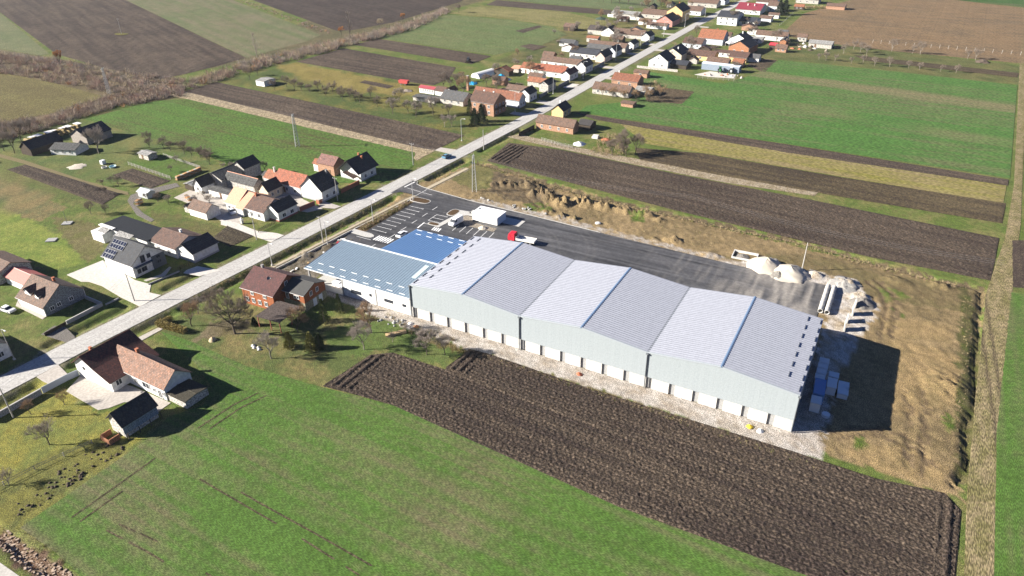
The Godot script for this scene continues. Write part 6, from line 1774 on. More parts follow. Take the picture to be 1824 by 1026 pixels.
	# farm at the hedgerow
	put.call("walnut_tree", "broad", Vector2(-181.0, -40.6), 1.7, "broad bare walnut tree beside the black roofed barn", "", twig_g, bark2)
	for p in [[-212.2, -25.4, 1.1], [-218.4, -25.0, 1.0], [-224.7, -35.6, 1.1], [-231, -30, 1.0], [-228, -42, 0.9], [-236, -22, 1.0]]:
		put.call("bare_tree", "tall", Vector2(p[0], p[1]), p[2], "bare grey tree in the copse behind the straw bales", "copse behind the straw bales", twig_g, bark)
	for p in [[-162.4, -56.2], [-157.6, -55.7], [-144.5, -55.0], [-140.1, -55.4], [-168, -54], [-150, -56], [-135, -54], [-131, -52], [-172, -57]]:
		put.call("fruit_tree", "fruit", Vector2(p[0], p[1]), rng.randf_range(1.0, 1.5), "bare fruit tree between the chicken run and the wheat", "fruit trees behind the chicken run", twig, bark)
	for p in [[-129.3, -2.0], [-124.9, -4.2], [-118.1, -18.7], [-142.8, -21.6], [-147.6, -22.2], [-140, -15]]:
		put.call("fruit_tree", "fruit", Vector2(p[0], p[1]), rng.randf_range(0.7, 1.1), "spindly young tree on the grass by the dug vegetable bed", "young trees by the vegetable bed", twig, bark)
	# by the farm lane across from the site and at the far stubble
	for p in [[4.7, -133.0, 1.5], [8.5, -135.5, 1.3], [1.0, -130.0, 1.0], [6.5, -130.5, 1.1]]:
		put.call("bare_tree", "broad", Vector2(p[0], p[1]), p[2], "dense brown bush tree at the farm lane corner", "bush trees at the farm lane", twig, bark)
	for p in [[-14, -212], [-11, -207], [-8, -214], [-16, -203], [-34, -205], [-28, -204], [-22, -203]]:
		put.call("bare_tree", "fruit", Vector2(p[0], p[1]), rng.randf_range(1.2, 1.7), "tangled bare tree round the old white farmhouse", "trees round the old farmhouse", M("russet_twigs"), bark)
	for p in [[57.6, -353.9], [93.3, -371.1], [97.4, -370.8], [82.1, -372.6], [61.7, -367.6], [121.5, -369.2], [125.4, -368.9], [70, -356], [66, -361]]:
		put.call("fruit_tree", "fruit", Vector2(p[0], p[1]), rng.randf_range(1.2, 1.7), "bare tree with a pale trunk along the stubble edge", "trees along the stubble edge", twig, bark2)
	for p in [[47.1, -331.1], [51.1, -330.9], [55.8, -331.1], [64.6, -329.1], [70.3, -331.9], [76.6, -328.8], [93.4, -331.0], [98.6, -329.6], [108.7, -330.7], [84, -330], [116, -331]]:
		put.call("fruit_tree", "fruit", Vector2(p[0], p[1]), rng.randf_range(0.9, 1.3), "small bare plum tree in the row above the big wheat field", "plum trees above the wheat", twig, bark2)
	for i in 16:
		put.call("fruit_tree", "fruit", Vector2(-112 + rng.randf_range(-8, 24), -330 - i * 7.0), rng.randf_range(0.9, 1.6), "bare garden tree behind the far street houses", "garden trees behind the far houses", twig_g, bark)
	for i in 9:
		put.call("bare_tree", "broad", Vector2(-96 + rng.randf_range(-12, 16), -452 - i * 6.0), rng.randf_range(0.9, 1.4), "bare tree in the grove at the far meadow", "grove at the far meadow", twig_b, bark)
	for p in [[-118, -464], [-126, -466], [-134, -468], [-142, -470]]:
		put.call("fruit_tree", "fruit", Vector2(p[0], p[1]), 2.0, "grey round tree in the row on the far meadow", "row on the far meadow", twig_g, bark)
	# garden trees and shrubs between the houses up the street
	for i in 46:
		var z := rng.randf_range(-480.0, -175.0)
		var x := rng.randf_range(-112.0, -66.0) if i % 3 else rng.randf_range(-36.0, 24.0)
		if i % 3 == 0 and z > -262.0:
			z -= 120.0
		put.call("garden_tree", "fruit" if i % 4 else "broad", Vector2(x, z), rng.randf_range(0.9, 1.5), "bare tree in a back garden of the far street houses", "back garden trees", [twig, twig_g, twig_b][i % 3], bark)
	for i in 14:
		put.call("garden_tree", "fruit", Vector2(rng.randf_range(-150.0, -100.0), rng.randf_range(-60.0, -14.0)), rng.randf_range(0.6, 1.1), "small bare tree in the gardens of the hedgerow farm", "small trees of the hedgerow farm", [twig, twig_g][i % 2], bark)
	# evergreens
	var green := M("evergreen", 0.065, 0.085, 0.032, 0.9)
	var olive := M("evergreen_olive", 0.16, 0.155, 0.045, 0.9)
	var blue := M("evergreen_dark", 0.030, 0.046, 0.024, 0.9)
	var cs := [conifer(6.0, 1.5), conifer(4.2, 1.6), conifer(2.0, 0.8)]
	for e in [[0, -18.0, 12.0, 1.05, green, "tall dark green conifer at the corner of the brick house"], [0, -17.6, 6.7, 0.85, green, "conifer standing between the brick house and the white annex wall"], [1, -17.6, 24.2, 1.0, olive, "olive green conifer on the lawn beside the twin cypresses"], [1, -12.6, 22.6, 1.1, olive, "bushy brownish cypress on the lawn"], [1, -11.2, 21.2, 0.95, green, "dark cypress just behind the brownish one"], [2, -32.0, 21.2, 1.0, blue, "small clipped cone evergreen by the carport"], [0, -75.3, -150.0, 1.25, green, "dark conifer against the two storey brick house"], [1, -66.2, -139.1, 1.7, blue, "round dark laurel near the street before the brick house"], [1, -66.0, -144.5, 1.8, blue, "taller dark laurel under the brick house wall"], [1, -1.0, -470.0, 2.4, blue, "first dark conifer beside the maroon metal roof"], [1, 2.5, -471.0, 2.6, blue, "second dark conifer beside the maroon metal roof"]]:
		var t := thing("conifer", Vector3(e[1], 0, e[2]), e[5], "conifer", "", rng.randf() * TAU)
		t.scale = Vector3.ONE * e[3]
		part("trunk", cs[e[0]][0], bark, t)
		part("crown", cs[e[0]][1], e[4], t)
	# clipped hedge
	var hq := MB.new()
	hq.coloured = true
	for i in 6500:
		var w := rng.randf()
		var base := Vector2(-52.6, 32.4).lerp(Vector2(-44.2, 31.6), w) if rng.randf() < 0.7 else Vector2(-52.6, 32.4).lerp(Vector2(-51.5, 29.5), w)
		var p := Vector3(base.x + rng.randf_range(-0.6, 0.6), rng.randf_range(0.05, 1.5), base.y + rng.randf_range(-0.75, 0.75))
		hq.col = Color(0.34, 0.25, 0.10).lerp(Color(0.19, 0.18, 0.06), rng.randf())
		hq.blade(p, p + rdir(0.1) * 0.26, 0.085, rdir(0))
	single("hedge", hq, M("hedge_leaf", 1, 1, 1, 0.95, null, 1.0, 0.0, 0.0, true), Vector3.ZERO, "clipped brown green hedge at the ditch before the brick house", "hedge")
	# hedgerow brush, weeds and tussocks
	var brush := M("brush", 1, 1, 1, 0.95, null, 1.0, 0.0, 0.0, true)
	var sh := shrub_mesh(26, 0.022)
	var cols := [Color(0.30, 0.24, 0.20), Color(0.30, 0.20, 0.165), Color(0.42, 0.345, 0.24), Color(0.27, 0.235, 0.205), Color(0.36, 0.29, 0.23)]
	var spots := []
	for b in [[pp([-40, 95, 90, 105, 200, 128, 330, 143, 330, 160, 200, 168, 100, 148, -40, 124]), 620, 2.6], [pp([-40, 228, 90, 207, 190, 174, 320, 158, 335, 170, 190, 196, 100, 226, -40, 262]), 620, 2.6], [pp([330, 150, 440, 112, 560, 84, 640, 66, 720, 46, 790, 17, 802, 22, 737, 53, 650, 75, 575, 95, 450, 126, 345, 160]), 620, 3.2], [pp([440, 3, 590, 58, 580, 62, 425, 2]), 90, 1.4]]:
		for i in b[1]:
			var q := in_poly(b[0])
			var s: float = b[2] * rng.randf_range(0.55, 1.25)
			var c: Color = cols[rng.randi() % cols.size()]
			if rng.randf() < 0.02:
				c = Color(0.44, 0.25, 0.12)
			spots.append([Vector3(q.x, -0.1, q.y), s, s * rng.randf_range(0.7, 1.2), c * rng.randf_range(0.75, 1.25)])
	scatter("hedgerow_brush", sh, brush, spots, "brown and reddish bare brush of the field hedgerows", "hedgerow")
	spots = []
	var tuft := shrub_mesh(9, 0.035)
	var weed := [Color(0.42, 0.34, 0.19), Color(0.32, 0.25, 0.15), Color(0.17, 0.18, 0.05), Color(0.25, 0.18, 0.12)]
	var strips := [[strip([Vector2(-40, -98), Vector2(-24, -95.5), Vector2(5, -88.8), Vector2(28, -86.8), Vector2(57, -84.8), Vector2(79, -84.2), Vector2(95, -80.5), Vector2(118, -78)], 2.2, 3.0), 900, 0.7], [PackedVector2Array([Vector2(6, 5.6), Vector2(60, 5.8), Vector2(98, 7.2), Vector2(98, 8.4), Vector2(60, 7.6), Vector2(16, 7.4)]), 420, 0.5], [strip([Vector2(120.5, -78), Vector2(119.5, -40), Vector2(118, -6)], 2.2, 2.4), 140, 0.4], [PackedVector2Array([Vector2(-30, -70), Vector2(56, -66), Vector2(56, -82), Vector2(-20, -92)]), 420, 0.45], [zz("g", [800, 900, 900, 760, 1050, 700, 1200, 900, 1100, 960, 900, 950]), 260, 1.3], [zz("e", [1430, 105, 1824, 110, 1824, 122, 1430, 112]), 160, 2.0], [zz("g", [1240, 300, 1330, 200, 1500, 160, 1560, 240, 1400, 330]), 220, 1.8], [strip([Vector2(-56.0, 96), Vector2(-55.8, 62)], 3.2, 3.0), 160, 0.5], [strip([Vector2(-54.8, 20), Vector2(-50.2, -56)], 3.4, 3.4), 420, 0.6], [strip([Vector2(-47.6, -79), Vector2(-46, -99)], 3.2, 3.2), 120, 0.6], [strip([Vector2(-43.3, -33.5), Vector2(-42.2, -57)], 2.4, 2.4), 420, 0.95], [strip([Vector2(-44, -2), Vector2(-40, -28)], 5.0, 4.0), 120, 0.5], [zz("B", [1130, 700, 1290, 790, 1500, 830, 1640, 900, 1500, 880, 1290, 850]), 160, 0.7], [strip([Vector2(-24, 87), Vector2(-3, 87)], 3.0, 3.4), 160, 0.4], [strip([Vector2(-21.6, 64.5), Vector2(-22.8, 75), Vector2(-22.6, 84)], 1.0, 1.2), 120, 0.3]]
	for b in strips:
		for i in b[1]:
			var q := in_poly(b[0])
			var s: float = b[2] * rng.randf_range(0.5, 1.3)
			spots.append([Vector3(q.x, maxf(ground_height(q.x, q.y), -1.2) - 0.03, q.y), s, s * rng.randf_range(0.6, 1.1), weed[rng.randi() % 4] * rng.randf_range(0.7, 1.3)])
	scatter("weeds", tuft, brush, spots, "dry weeds and tussocks along ditches, spoil heaps and verges", "weeds")
	# rubble in the near ditch
	var chip := MB.new()
	chip.at(Vector3.ZERO, Vector3(0.5, 0.22, 0.35))
	spots = []
	for i in 260:
		var q := in_poly(strip([Vector2(-22, 87.8), Vector2(-12, 88.6), Vector2(-3, 88)], 2.4, 2.6))
		spots.append([Vector3(q.x, ground_height(q.x, q.y), q.y), rng.randf_range(0.4, 1.1), rng.randf_range(0.4, 1.2), Color(0.20, 0.14, 0.10).lerp(Color(0.40, 0.32, 0.25), rng.randf())])
	scatter("rubble", chip.mesh(), brush, spots, "broken brick and leaf litter in the near ditch", "rubble")

# ---------------------------------------------------------------- vehicles
func wheel_meshes(r: float, w: float) -> Array:
	var t := MB.new()
	t.tube(Vector3(0, 0, -w / 2), Vector3(0, 0, w / 2), r, r, 14)
	var rim := MB.new()
	rim.tube(Vector3(0, 0, -w / 2 - 0.015), Vector3(0, 0, w / 2 + 0.015), r * 0.6, r * 0.6, 10)
	return [t.mesh(), rim.mesh()]

func add_wheels(t: Node3D, spots: Array, r: float, w: float) -> void:
	var m := wheel_meshes(r, w)
	for p in spots:
		var k := part("wheel", m[0], M("tyre_rubber", 0.02, 0.02, 0.02, 0.9), t, p)
		part("rim", m[1], M("wheel_rim", 0.35, 0.35, 0.36, 0.4, null, 1.0, 0.0, 0.6), k)

# a vehicle body: side outline (x forward, y up) drawn out across the width, the upper part drawn in
func hull(outline: Array, wide: float, tuck_from: float, tuck: float) -> MB:
	var q := MB.new()
	var L := []
	var R := []
	var m := Vector3.ZERO
	for p in outline:
		var z: float = wide / 2 - (tuck * clampf((p.y - tuck_from) / 0.6, 0, 1) if p.y > tuck_from else 0.0)
		L.append(Vector3(p.x, p.y, z))
		R.append(Vector3(p.x, p.y, -z))
		m += Vector3(p.x, p.y, 0)
	m /= outline.size()
	for i in outline.size():
		var j := (i + 1) % outline.size()
		q.face([L[i], L[j], R[j], R[i]], m)
		q.face([L[i], L[j], Vector3(m.x, m.y, L[i].z)], m)
		q.face([R[i], R[j], Vector3(m.x, m.y, R[i].z)], m)
	return q

func car(at: Vector3, turn: float, paint: Material, label: String) -> void:
	var t := thing("parked_car", at, label, "car", "", turn)
	part("body", hull([Vector2(-2.05, 0.35), Vector2(2.05, 0.35), Vector2(2.12, 0.62), Vector2(1.95, 0.85), Vector2(1.1, 0.98), Vector2(-1.75, 1.0), Vector2(-2.1, 0.85)], 1.76, 0.7, 0.08), paint, t)
	part("cabin", hull([Vector2(1.1, 0.97), Vector2(0.35, 1.40), Vector2(-1.2, 1.42), Vector2(-1.8, 0.99)], 1.62, 0.97, 0.2), M("dark_glass"), t)
	part("car_roof", hull([Vector2(0.35, 1.41), Vector2(0.2, 1.47), Vector2(-1.1, 1.48), Vector2(-1.2, 1.43)], 1.22, 2.0, 0.0), paint, t)
	add_wheels(t, [Vector3(1.3, 0.32, 0.8), Vector3(1.3, 0.32, -0.8), Vector3(-1.3, 0.32, 0.8), Vector3(-1.3, 0.32, -0.8)], 0.32, 0.2)
	for z in [-0.6, 0.6]:
		var h := MB.new()
		h.box(Vector3(2.02, 0.6, z - 0.18), Vector3(2.11, 0.75, z + 0.18))
		part("headlight", h, M("lamp_glass", 0.7, 0.7, 0.7, 0.2), t)

func build_vehicles() -> void:
	var white := M("car_white", 0.72, 0.73, 0.74, 0.3)
	car(Vector3(-88.4, 0.04, -23.8), -0.5, M("car_silver", 0.50, 0.54, 0.60, 0.3), "silver hatchback in the farm court beside the salmon roof")
	car(Vector3(-80.2, 0.04, -39.0), 0.3, M("car_black", 0.02, 0.02, 0.025, 0.25), "black car in the shade behind the white street house")
	car(Vector3(-54.6, 0.06, -99.1), 1.52, M("car_blue", 0.10, 0.22, 0.32, 0.3), "blue grey car driving on the street")
	var car_spots := [Vector3(-216.5, 0, -12.5), Vector3(-209.0, 0, -14.8)]
	car(car_spots[0], 0.4, M("car_black"), "dark car at the end of the earth lane")
	car(car_spots[1], 0.4, M("car_blue"), "small blue car parked behind the dark car on the earth lane")
	car(Vector3(-92.5, 0.04, 45.8), 0.1, white, "white car half under the eave of the old dormer house")
	car(Vector3(-29.2, 0.07, -35.5), 1.57, white, "white car tucked behind the corner of the rear blue roof")
	# van
	var v := thing("delivery_van", Vector3(-19.1, 0.07, -49.9), "white delivery van parked by the kiosk", "van", "", deg_to_rad(-97))
	part("body", hull([Vector2(-2.6, 0.45), Vector2(2.5, 0.45), Vector2(2.62, 0.9), Vector2(2.3, 1.25), Vector2(1.75, 1.38), Vector2(1.15, 2.2), Vector2(0.85, 2.35), Vector2(-2.55, 2.4), Vector2(-2.65, 1.4)], 1.95, 1.2, 0.12), white, v)
	part("windscreen", hull([Vector2(1.80, 1.40), Vector2(1.86, 1.44), Vector2(1.26, 2.20), Vector2(1.18, 2.16)], 1.7, 1.4, 0.1), M("dark_glass"), v)
	for s in [-1.0, 1.0]:
		var w := MB.new()
		w.prism([Vector2(0.5, 1.35), Vector2(1.5, 1.35), Vector2(1.05, 2.0), Vector2(0.5, 2.0)], s * 0.90, s * 0.97)
		part("side_window", w, M("dark_glass"), v)
	add_wheels(v, [Vector3(1.6, 0.34, 0.86), Vector3(1.6, 0.34, -0.86), Vector3(-1.6, 0.34, 0.86), Vector3(-1.6, 0.34, -0.86)], 0.34, 0.22)
	# lorry with a red cab
	var t := thing("lorry", Vector3(5.2, 0.07, -48.3), "lorry with a red cab and an open grey bed in the yard", "lorry", "", deg_to_rad(184))
	part("cab", hull([Vector2(2.2, 0.6), Vector2(4.2, 0.6), Vector2(4.3, 1.4), Vector2(4.1, 2.5), Vector2(3.7, 2.75), Vector2(2.2, 2.75)], 2.3, 1.6, 0.1), M("lorry_red", 0.50, 0.022, 0.04, 0.35), t)
	part("windscreen", hull([Vector2(4.27, 1.55), Vector2(4.33, 1.55), Vector2(4.16, 2.4), Vector2(4.08, 2.4)], 2.0, 1.6, 0.1), M("dark_glass"), t)
	var ch := MB.new()
	ch.box(Vector3(-4.0, 0.7, -0.5), Vector3(2.2, 0.95, 0.5))
	part("chassis", ch, M("chassis_black", 0.03, 0.03, 0.03, 0.7), t)
	var bed := MB.new()
	bed.box(Vector3(-4.2, 0.95, -1.2), Vector3(1.7, 1.1, 1.2))
	bed.box(Vector3(-4.2, 1.1, -1.2), Vector3(1.7, 1.6, -1.12))
	bed.box(Vector3(-4.2, 1.1, 1.12), Vector3(1.7, 1.6, 1.2))
	bed.box(Vector3(-4.2, 1.1, -1.12), Vector3(-4.12, 1.6, 1.12))
	bed.box(Vector3(1.62, 1.1, -1.12), Vector3(1.7, 2.0, 1.12))
	part("bed", bed, M("lorry_bed", 0.62, 0.61, 0.58, 0.6), t)
	var ex := MB.new()
	ex.tube(Vector3(1.9, 0.9, 0.9), Vector3(1.9, 3.4, 0.9), 0.09, 0.09, 6)
	part("exhaust", ex, M("chassis_black"), t)
	add_wheels(t, [Vector3(3.2, 0.5, 0.98), Vector3(3.2, 0.5, -0.98), Vector3(-1.6, 0.5, 0.98), Vector3(-1.6, 0.5, -0.98), Vector3(-2.9, 0.5, 0.98), Vector3(-2.9, 0.5, -0.98)], 0.5, 0.3)
	# tractors at the machinery shed
	for k in [[4.5, -277.4, Color(0.03, 0.16, 0.04), "green tractor in front of the machinery shed"], [10.2, -278.0, Color(0.50, 0.52, 0.52), "pale grey harvester cab in front of the machinery shed"], [-131.0, -215.0, Color(0.03, 0.03, 0.03), "black tractor at the corner of the narrow ploughed plot"]]:
		var at := Vector3(k[0], 0.05, k[1]) if k[1] > -270 or k[1] < -276 else Vector3(k[0], 0.05, k[1])
		if k[0] < -100:
			at = P(834, 111)
		var tr := thing("tractor", at, k[3], "tractor", "", -1.3)
		var pm := StandardMaterial3D.new()
		pm.albedo_color = lin(k[2].r, k[2].g, k[2].b)
		pm.roughness = 0.5
		part("hood", hull([Vector2(0.2, 0.9), Vector2(2.3, 0.9), Vector2(2.4, 1.4), Vector2(2.2, 1.7), Vector2(0.2, 1.8)], 0.9, 1.5, 0.1), pm, tr)
		part("cab", hull([Vector2(-1.2, 1.0), Vector2(0.25, 1.0), Vector2(0.3, 1.8), Vector2(0.1, 2.7), Vector2(-1.15, 2.7)], 1.5, 1.8, 0.15), M("dark_glass"), tr)
		part("cab_roof", hull([Vector2(-1.3, 2.7), Vector2(0.3, 2.7), Vector2(0.2, 2.85), Vector2(-1.2, 2.88)], 1.4, 9, 0), pm, tr)
		add_wheels(tr, [Vector3(-0.8, 0.85, 0.95), Vector3(-0.8, 0.85, -0.95)], 0.85, 0.5)
		add_wheels(tr, [Vector3(1.8, 0.5, 0.8), Vector3(1.8, 0.5, -0.8)], 0.5, 0.35)
	var tl := thing("farm_trailer", Vector3(P(720, 151).x, 0, P(720, 151).z), "red farm trailer at the edge of the ploughed plot", "trailer", "", 0.1)
	var tb := MB.new()
	tb.prism([Vector2(-2.4, 0.9), Vector2(2.4, 0.9), Vector2(2.7, 2.4), Vector2(-2.7, 2.4)], -1.2, 1.2)
	part("body", tb, M("trailer_red", 0.42, 0.055, 0.05, 0.6), tl)
	add_wheels(tl, [Vector3(-1.2, 0.45, 1.0), Vector3(1.2, 0.45, 1.0), Vector3(-1.2, 0.45, -1.0), Vector3(1.2, 0.45, -1.0)], 0.45, 0.3)

# ---------------------------------------------------------------- poles and wires
func lamp_post(at: Vector3, turn: float, h: float, label: String, group := "", m: Material = null) -> void:
	var t := thing("street_lamp", at, label, "street lamp", group, turn)
	var q := MB.new()
	q.tube(Vector3.ZERO, Vector3(0, h, 0), 0.11, 0.07, 7)
	part("pole", q, m if m else M("lamp_steel", 0.42, 0.43, 0.43, 0.5), t)
	var a := MB.new()
	a.tube(Vector3(0, h, 0), Vector3(0.9, h + 0.35, 0), 0.05, 0.045, 5)
	a.tube(Vector3(0.9, h + 0.35, 0), Vector3(1.7, h + 0.40, 0), 0.045, 0.045, 5)
	part("arm", a, M("lamp_steel", 0.42, 0.43, 0.43, 0.5), t)
	var hd := MB.new()
	hd.prism([Vector2(1.6, h + 0.34), Vector2(2.35, h + 0.36), Vector2(2.3, h + 0.5), Vector2(1.6, h + 0.48)], -0.14, 0.14)
	part("lamp_head", hd, M("lamp_head_grey", 0.55, 0.56, 0.56, 0.4), t)
	var ft := MB.new()
	ft.at(Vector3.ZERO, Vector3(0.5, 0.35, 0.5))
	part("footing", ft, M("kerb_concrete"), t)

func concrete_pole(at: Vector3, h: float, label: String, group := "", turn := 0.0, cross := true) -> void:
	var t := thing("utility_pole", at, label, "utility pole", group, turn)
	var q := MB.new()
	q.tube(Vector3.ZERO, Vector3(0, h, 0), 0.17, 0.10, 7)
	part("pole", q, M("pole_concrete", 0.36, 0.345, 0.32, 0.9), t)
	if cross:
		var c := MB.new()
		c.box(Vector3(-0.9, h - 0.5, -0.05), Vector3(0.9, h - 0.4, 0.05))
		part("crossarm", c, M("gutter_metal"), t)
		for x in [-0.8, 0.0, 0.8]:
			var i := MB.new()
			i.tube(Vector3(x, h - 0.4, 0), Vector3(x, h - 0.15, 0), 0.06, 0.04, 5)
			part("insulator", i, M("window_white"), t)

func pylon(at: Vector3, h: float, label: String, turn := 0.0) -> void:
	var t := thing("pylon", at, label, "pylon", "", turn)
	var m := M("galvanised", 0.46, 0.47, 0.47, 0.5)
	var w0 := 0.75
	var w1 := 0.28
	for sx in [-1.0, 1.0]:
		for sz in [-1.0, 1.0]:
			var q := MB.new()
			q.tube(Vector3(sx * w0, 0, sz * w0), Vector3(sx * w1, h, sz * w1), 0.07, 0.06, 4)
			part("leg", q, m, t)
	var br := MB.new()
	var n := 11
	for i in n:
		var y0 := h * i / n
		var y1 := h * (i + 1) / n
		var a := lerpf(w0, w1, float(i) / n)
		var b := lerpf(w0, w1, float(i + 1) / n)
		for s in 4:
			var c0 := Vector3(1, 0, 1).rotated(Vector3.UP, PI / 2 * s)
			var c1 := Vector3(1, 0, 1).rotated(Vector3.UP, PI / 2 * (s + 1))
			br.tube(c0 * a + Vector3(0, y0, 0), c1 * b + Vector3(0, y1, 0), 0.035, 0.035, 3, false)
			br.tube(c1 * a + Vector3(0, y0, 0), c0 * b + Vector3(0, y1, 0), 0.035, 0.035, 3, false)
	part("bracing", br, m, t)
	var ca := MB.new()
	ca.tube(Vector3(0, h - 0.6, -1.8), Vector3(0, h - 0.6, 1.8), 0.07, 0.07, 4)
	ca.tube(Vector3(0, h, 0), Vector3(0, h - 0.6, 1.8), 0.04, 0.04, 4)
	ca.tube(Vector3(0, h, 0), Vector3(0, h - 0.6, -1.8), 0.04, 0.04, 4)
	part("crossarm", ca, m, t)
	for z in [-1.7, 0.0, 1.7]:
		var i := MB.new()
		i.tube(Vector3(0, h - 0.5, z), Vector3(0, h - 0.15, z), 0.07, 0.05, 5)
		part("insulator", i, M("window_white"), t)

func wires(pts: Array, offs: Array, sag: float, label: String) -> void:
	var t := thing("power_line", pts[0], label, "power line")
	for o in offs:
		var q := MB.new()
		for i in pts.size() - 1:
			var a: Vector3 = pts[i] - pts[0]
			var b: Vector3 = pts[i + 1] - pts[0]
			var side: Vector3 = (b - a).cross(Vector3.UP).normalized() * float(o)
			var last: Vector3 = a + side
			for k in 10:
				var f := (k + 1) / 10.0
				var p: Vector3 = a.lerp(b, f) + side - Vector3(0, 4.0 * sag * f * (1.0 - f), 0)
				q.tube(last, p, 0.016, 0.016, 3, false)
				last = p
		part("wire", q, M("wire_aluminium", 0.13, 0.13, 0.14, 0.5), t)

func build_poles() -> void:
	lamp_post(Vector3(-42.4, 0, -59.8), -0.2, 7.6, "slim lamp post on a concrete footing at the car park entrance")
	lamp_post(Vector3(-43.4, 0, -39.6), -0.2, 7.6, "slim lamp post in the brown planting strip")
	lamp_post(Vector3(-45.4, 0, -20.6), -0.2, 7.6, "slim lamp post beside the wooden pole at the low wall")
	lamp_post(Vector3(P(485, 473).x, 0, P(485, 473).z), -0.2, 7.0, "slim lamp post by the ditch behind the brick house")
	concrete_pole(Vector3(-47.2, 0, -20.7), 8.8, "thick pole beside the lamp post at the low wall")
	concrete_pole(Vector3(-64.6, 0, -47.5), 8.4, "concrete pole on the verge before the tall white house")
	concrete_pole(Vector3(-66.8, 0, -13.3), 8.4, "concrete pole at the drive of the salmon roofed farm")
	concrete_pole(Vector3(-68.4, 0, 27.4), 8.2, "concrete pole on the bright yard of the modern house")
	lamp_post(Vector3(-70.1, 0, 57.3), -0.1, 8.2, "thick lamp pole before the white house at the bend of the drive", "", M("pole_concrete", 0.36, 0.345, 0.32, 0.9))
	concrete_pole(Vector3(-50.0, 0, 69.2), 8.0, "concrete pole inside the pale block wall")
	concrete_pole(Vector3(-61.5, 0, -86.7), 8.6, "concrete pole where the straw track meets the street")
	lamp_post(Vector3(-60.0, 0, -118.6), -0.1, 9.0, "tall curved lamp post at the orchard corner")
	for k in [[-59.4, -163.3], [-57.4, -199.0], [-55.9, -232.2], [-56.0, -279.2], [-53.1, -357.5], [-50.1, -394.4], [-54.4, -316.0], [-48.5, -440.0]]:
		lamp_post(Vector3(k[0], 0, k[1]), -0.1, 8.8, "street lamp along the far row of street houses", "lamps along the street")
	concrete_pole(Vector3(80.8, 0, -68.4), 8.5, "lone wooden pole beside the sand heaps", "", 0.2, false)
	concrete_pole(Vector3(-46.6, 0, -113.5), 8.0, "thin pole at the mouth of the farm lane", "", 0.1, false)
	pylon(Vector3(-115.5, 0, -82.7), 13.2, "lattice pylon standing in the green wheat field", 0.6)
	pylon(Vector3(-258.0, 0, -99.9), 13.0, "lattice pylon rising out of the reddish hedgerow", 0.5)
	pylon(Vector3(-27.8, 0, -75.5), 13.0, "lattice pylon on the building site beside the spoil", 0.5)
	concrete_pole(Vector3(-392.9, 0, -204.8), 10.4, "lone pale pole on a grass patch in the dark field", "", 0.4)
	flat("grass_patch", oval(-392.5, -204.5, 5.5, 3.0), 0.32, M("patch_grass", 0.20, 0.18, 0.05, 0.95, noise_tex("grass", 0.05, 0.5, 1.0, 5), 3.0, 3.0), "unploughed grass round the lone pole", "grass patch", 0.3)
	wires([Vector3(-420, 12.5, -112), Vector3(-258, 12.6, -99.9), Vector3(-115.5, 12.8, -82.7), Vector3(-61.5, 8.3, -86.7)], [-1.7, 0.0, 1.7], 2.2, "three sagging wires from the hedgerow pylon to the street")
	wires([Vector3(-61.5, 8.2, -86.7), Vector3(-27.8, 12.4, -75.5)], [-0.8, 0.0, 0.8], 0.8, "three wires crossing the street to the site pylon")
	wires([Vector3(-27.8, 12.4, -75.5), Vector3(45, 9.0, -84), Vector3(126, 9.0, -78)], [-1.2, 0.0, 1.2], 2.0, "three wires following the ditch behind the building site")
	wires([Vector3(-50.0, 7.6, 69.2), Vector3(-68.4, 7.8, 27.4), Vector3(-66.8, 8.0, -13.3), Vector3(-64.6, 8.0, -47.5), Vector3(-61.5, 8.2, -86.7), Vector3(-60.0, 8.4, -118.6)], [-0.5, 0.5], 0.9, "two service wires along the street poles")
	var vine := MB.new()
	vine.tube(Vector3.ZERO, Vector3(0, 2.2, 0), 0.05, 0.05, 5)
	var vm := vine.mesh()
	for i in 18:
		single("vine_post", vm, M("pale_post", 0.62, 0.60, 0.55, 0.8), Vector3(70.0 + 4.6 * i, 0, -392.5 + 0.2 * sin(i * 3.0)), "pale post in the row across the tan stubble", "post", "posts in the stubble row")

# ---------------------------------------------------------------- things on the site and in the gardens
func lump(r: float, h: float, seed_: int, rough := 0.25, n := 22) -> ArrayMesh:      # a heap of loose stuff
	var v := PackedVector3Array()
	var c := PackedColorArray()
	var uv := PackedVector2Array()
	var idx := PackedInt32Array()
	var rows := 9 if n > 12 else 5
	for j in rows + 1:
		var f := float(j) / rows
		for i in n:
			var a := TAU * i / n
			var rr := r * (1.0 - f) * (1.0 + rough * fbm(cos(a) * 1.5 + seed_, sin(a) * 1.5 + f * 2.0))
			var y := h * (1.0 - pow(1.0 - f, 1.0) * (0.75 + 0.25 * (1.0 - f))) * (1.0 + 0.6 * rough * fbm(cos(a) * 2.0 + f * 3.0, sin(a) * 2.0 + seed_)) + 0.05 * h * fbm(cos(a) * 6.0 * (1.0 - f) + seed_, sin(a) * 6.0 * (1.0 - f))
			v.append(Vector3(cos(a) * rr, -0.1 if j == 0 else y, sin(a) * rr))
			c.append(Color(1, 1, 1))
			uv.append(Vector2(cos(a) * rr, sin(a) * rr))
	for j in rows:
		for i in n:
			var k := (i + 1) % n
			var p := j * n + i
			var q := j * n + k
			idx.append_array([p, p + n, q + n, p, q + n, q])
	return sheet_mesh(v, c, uv, idx)

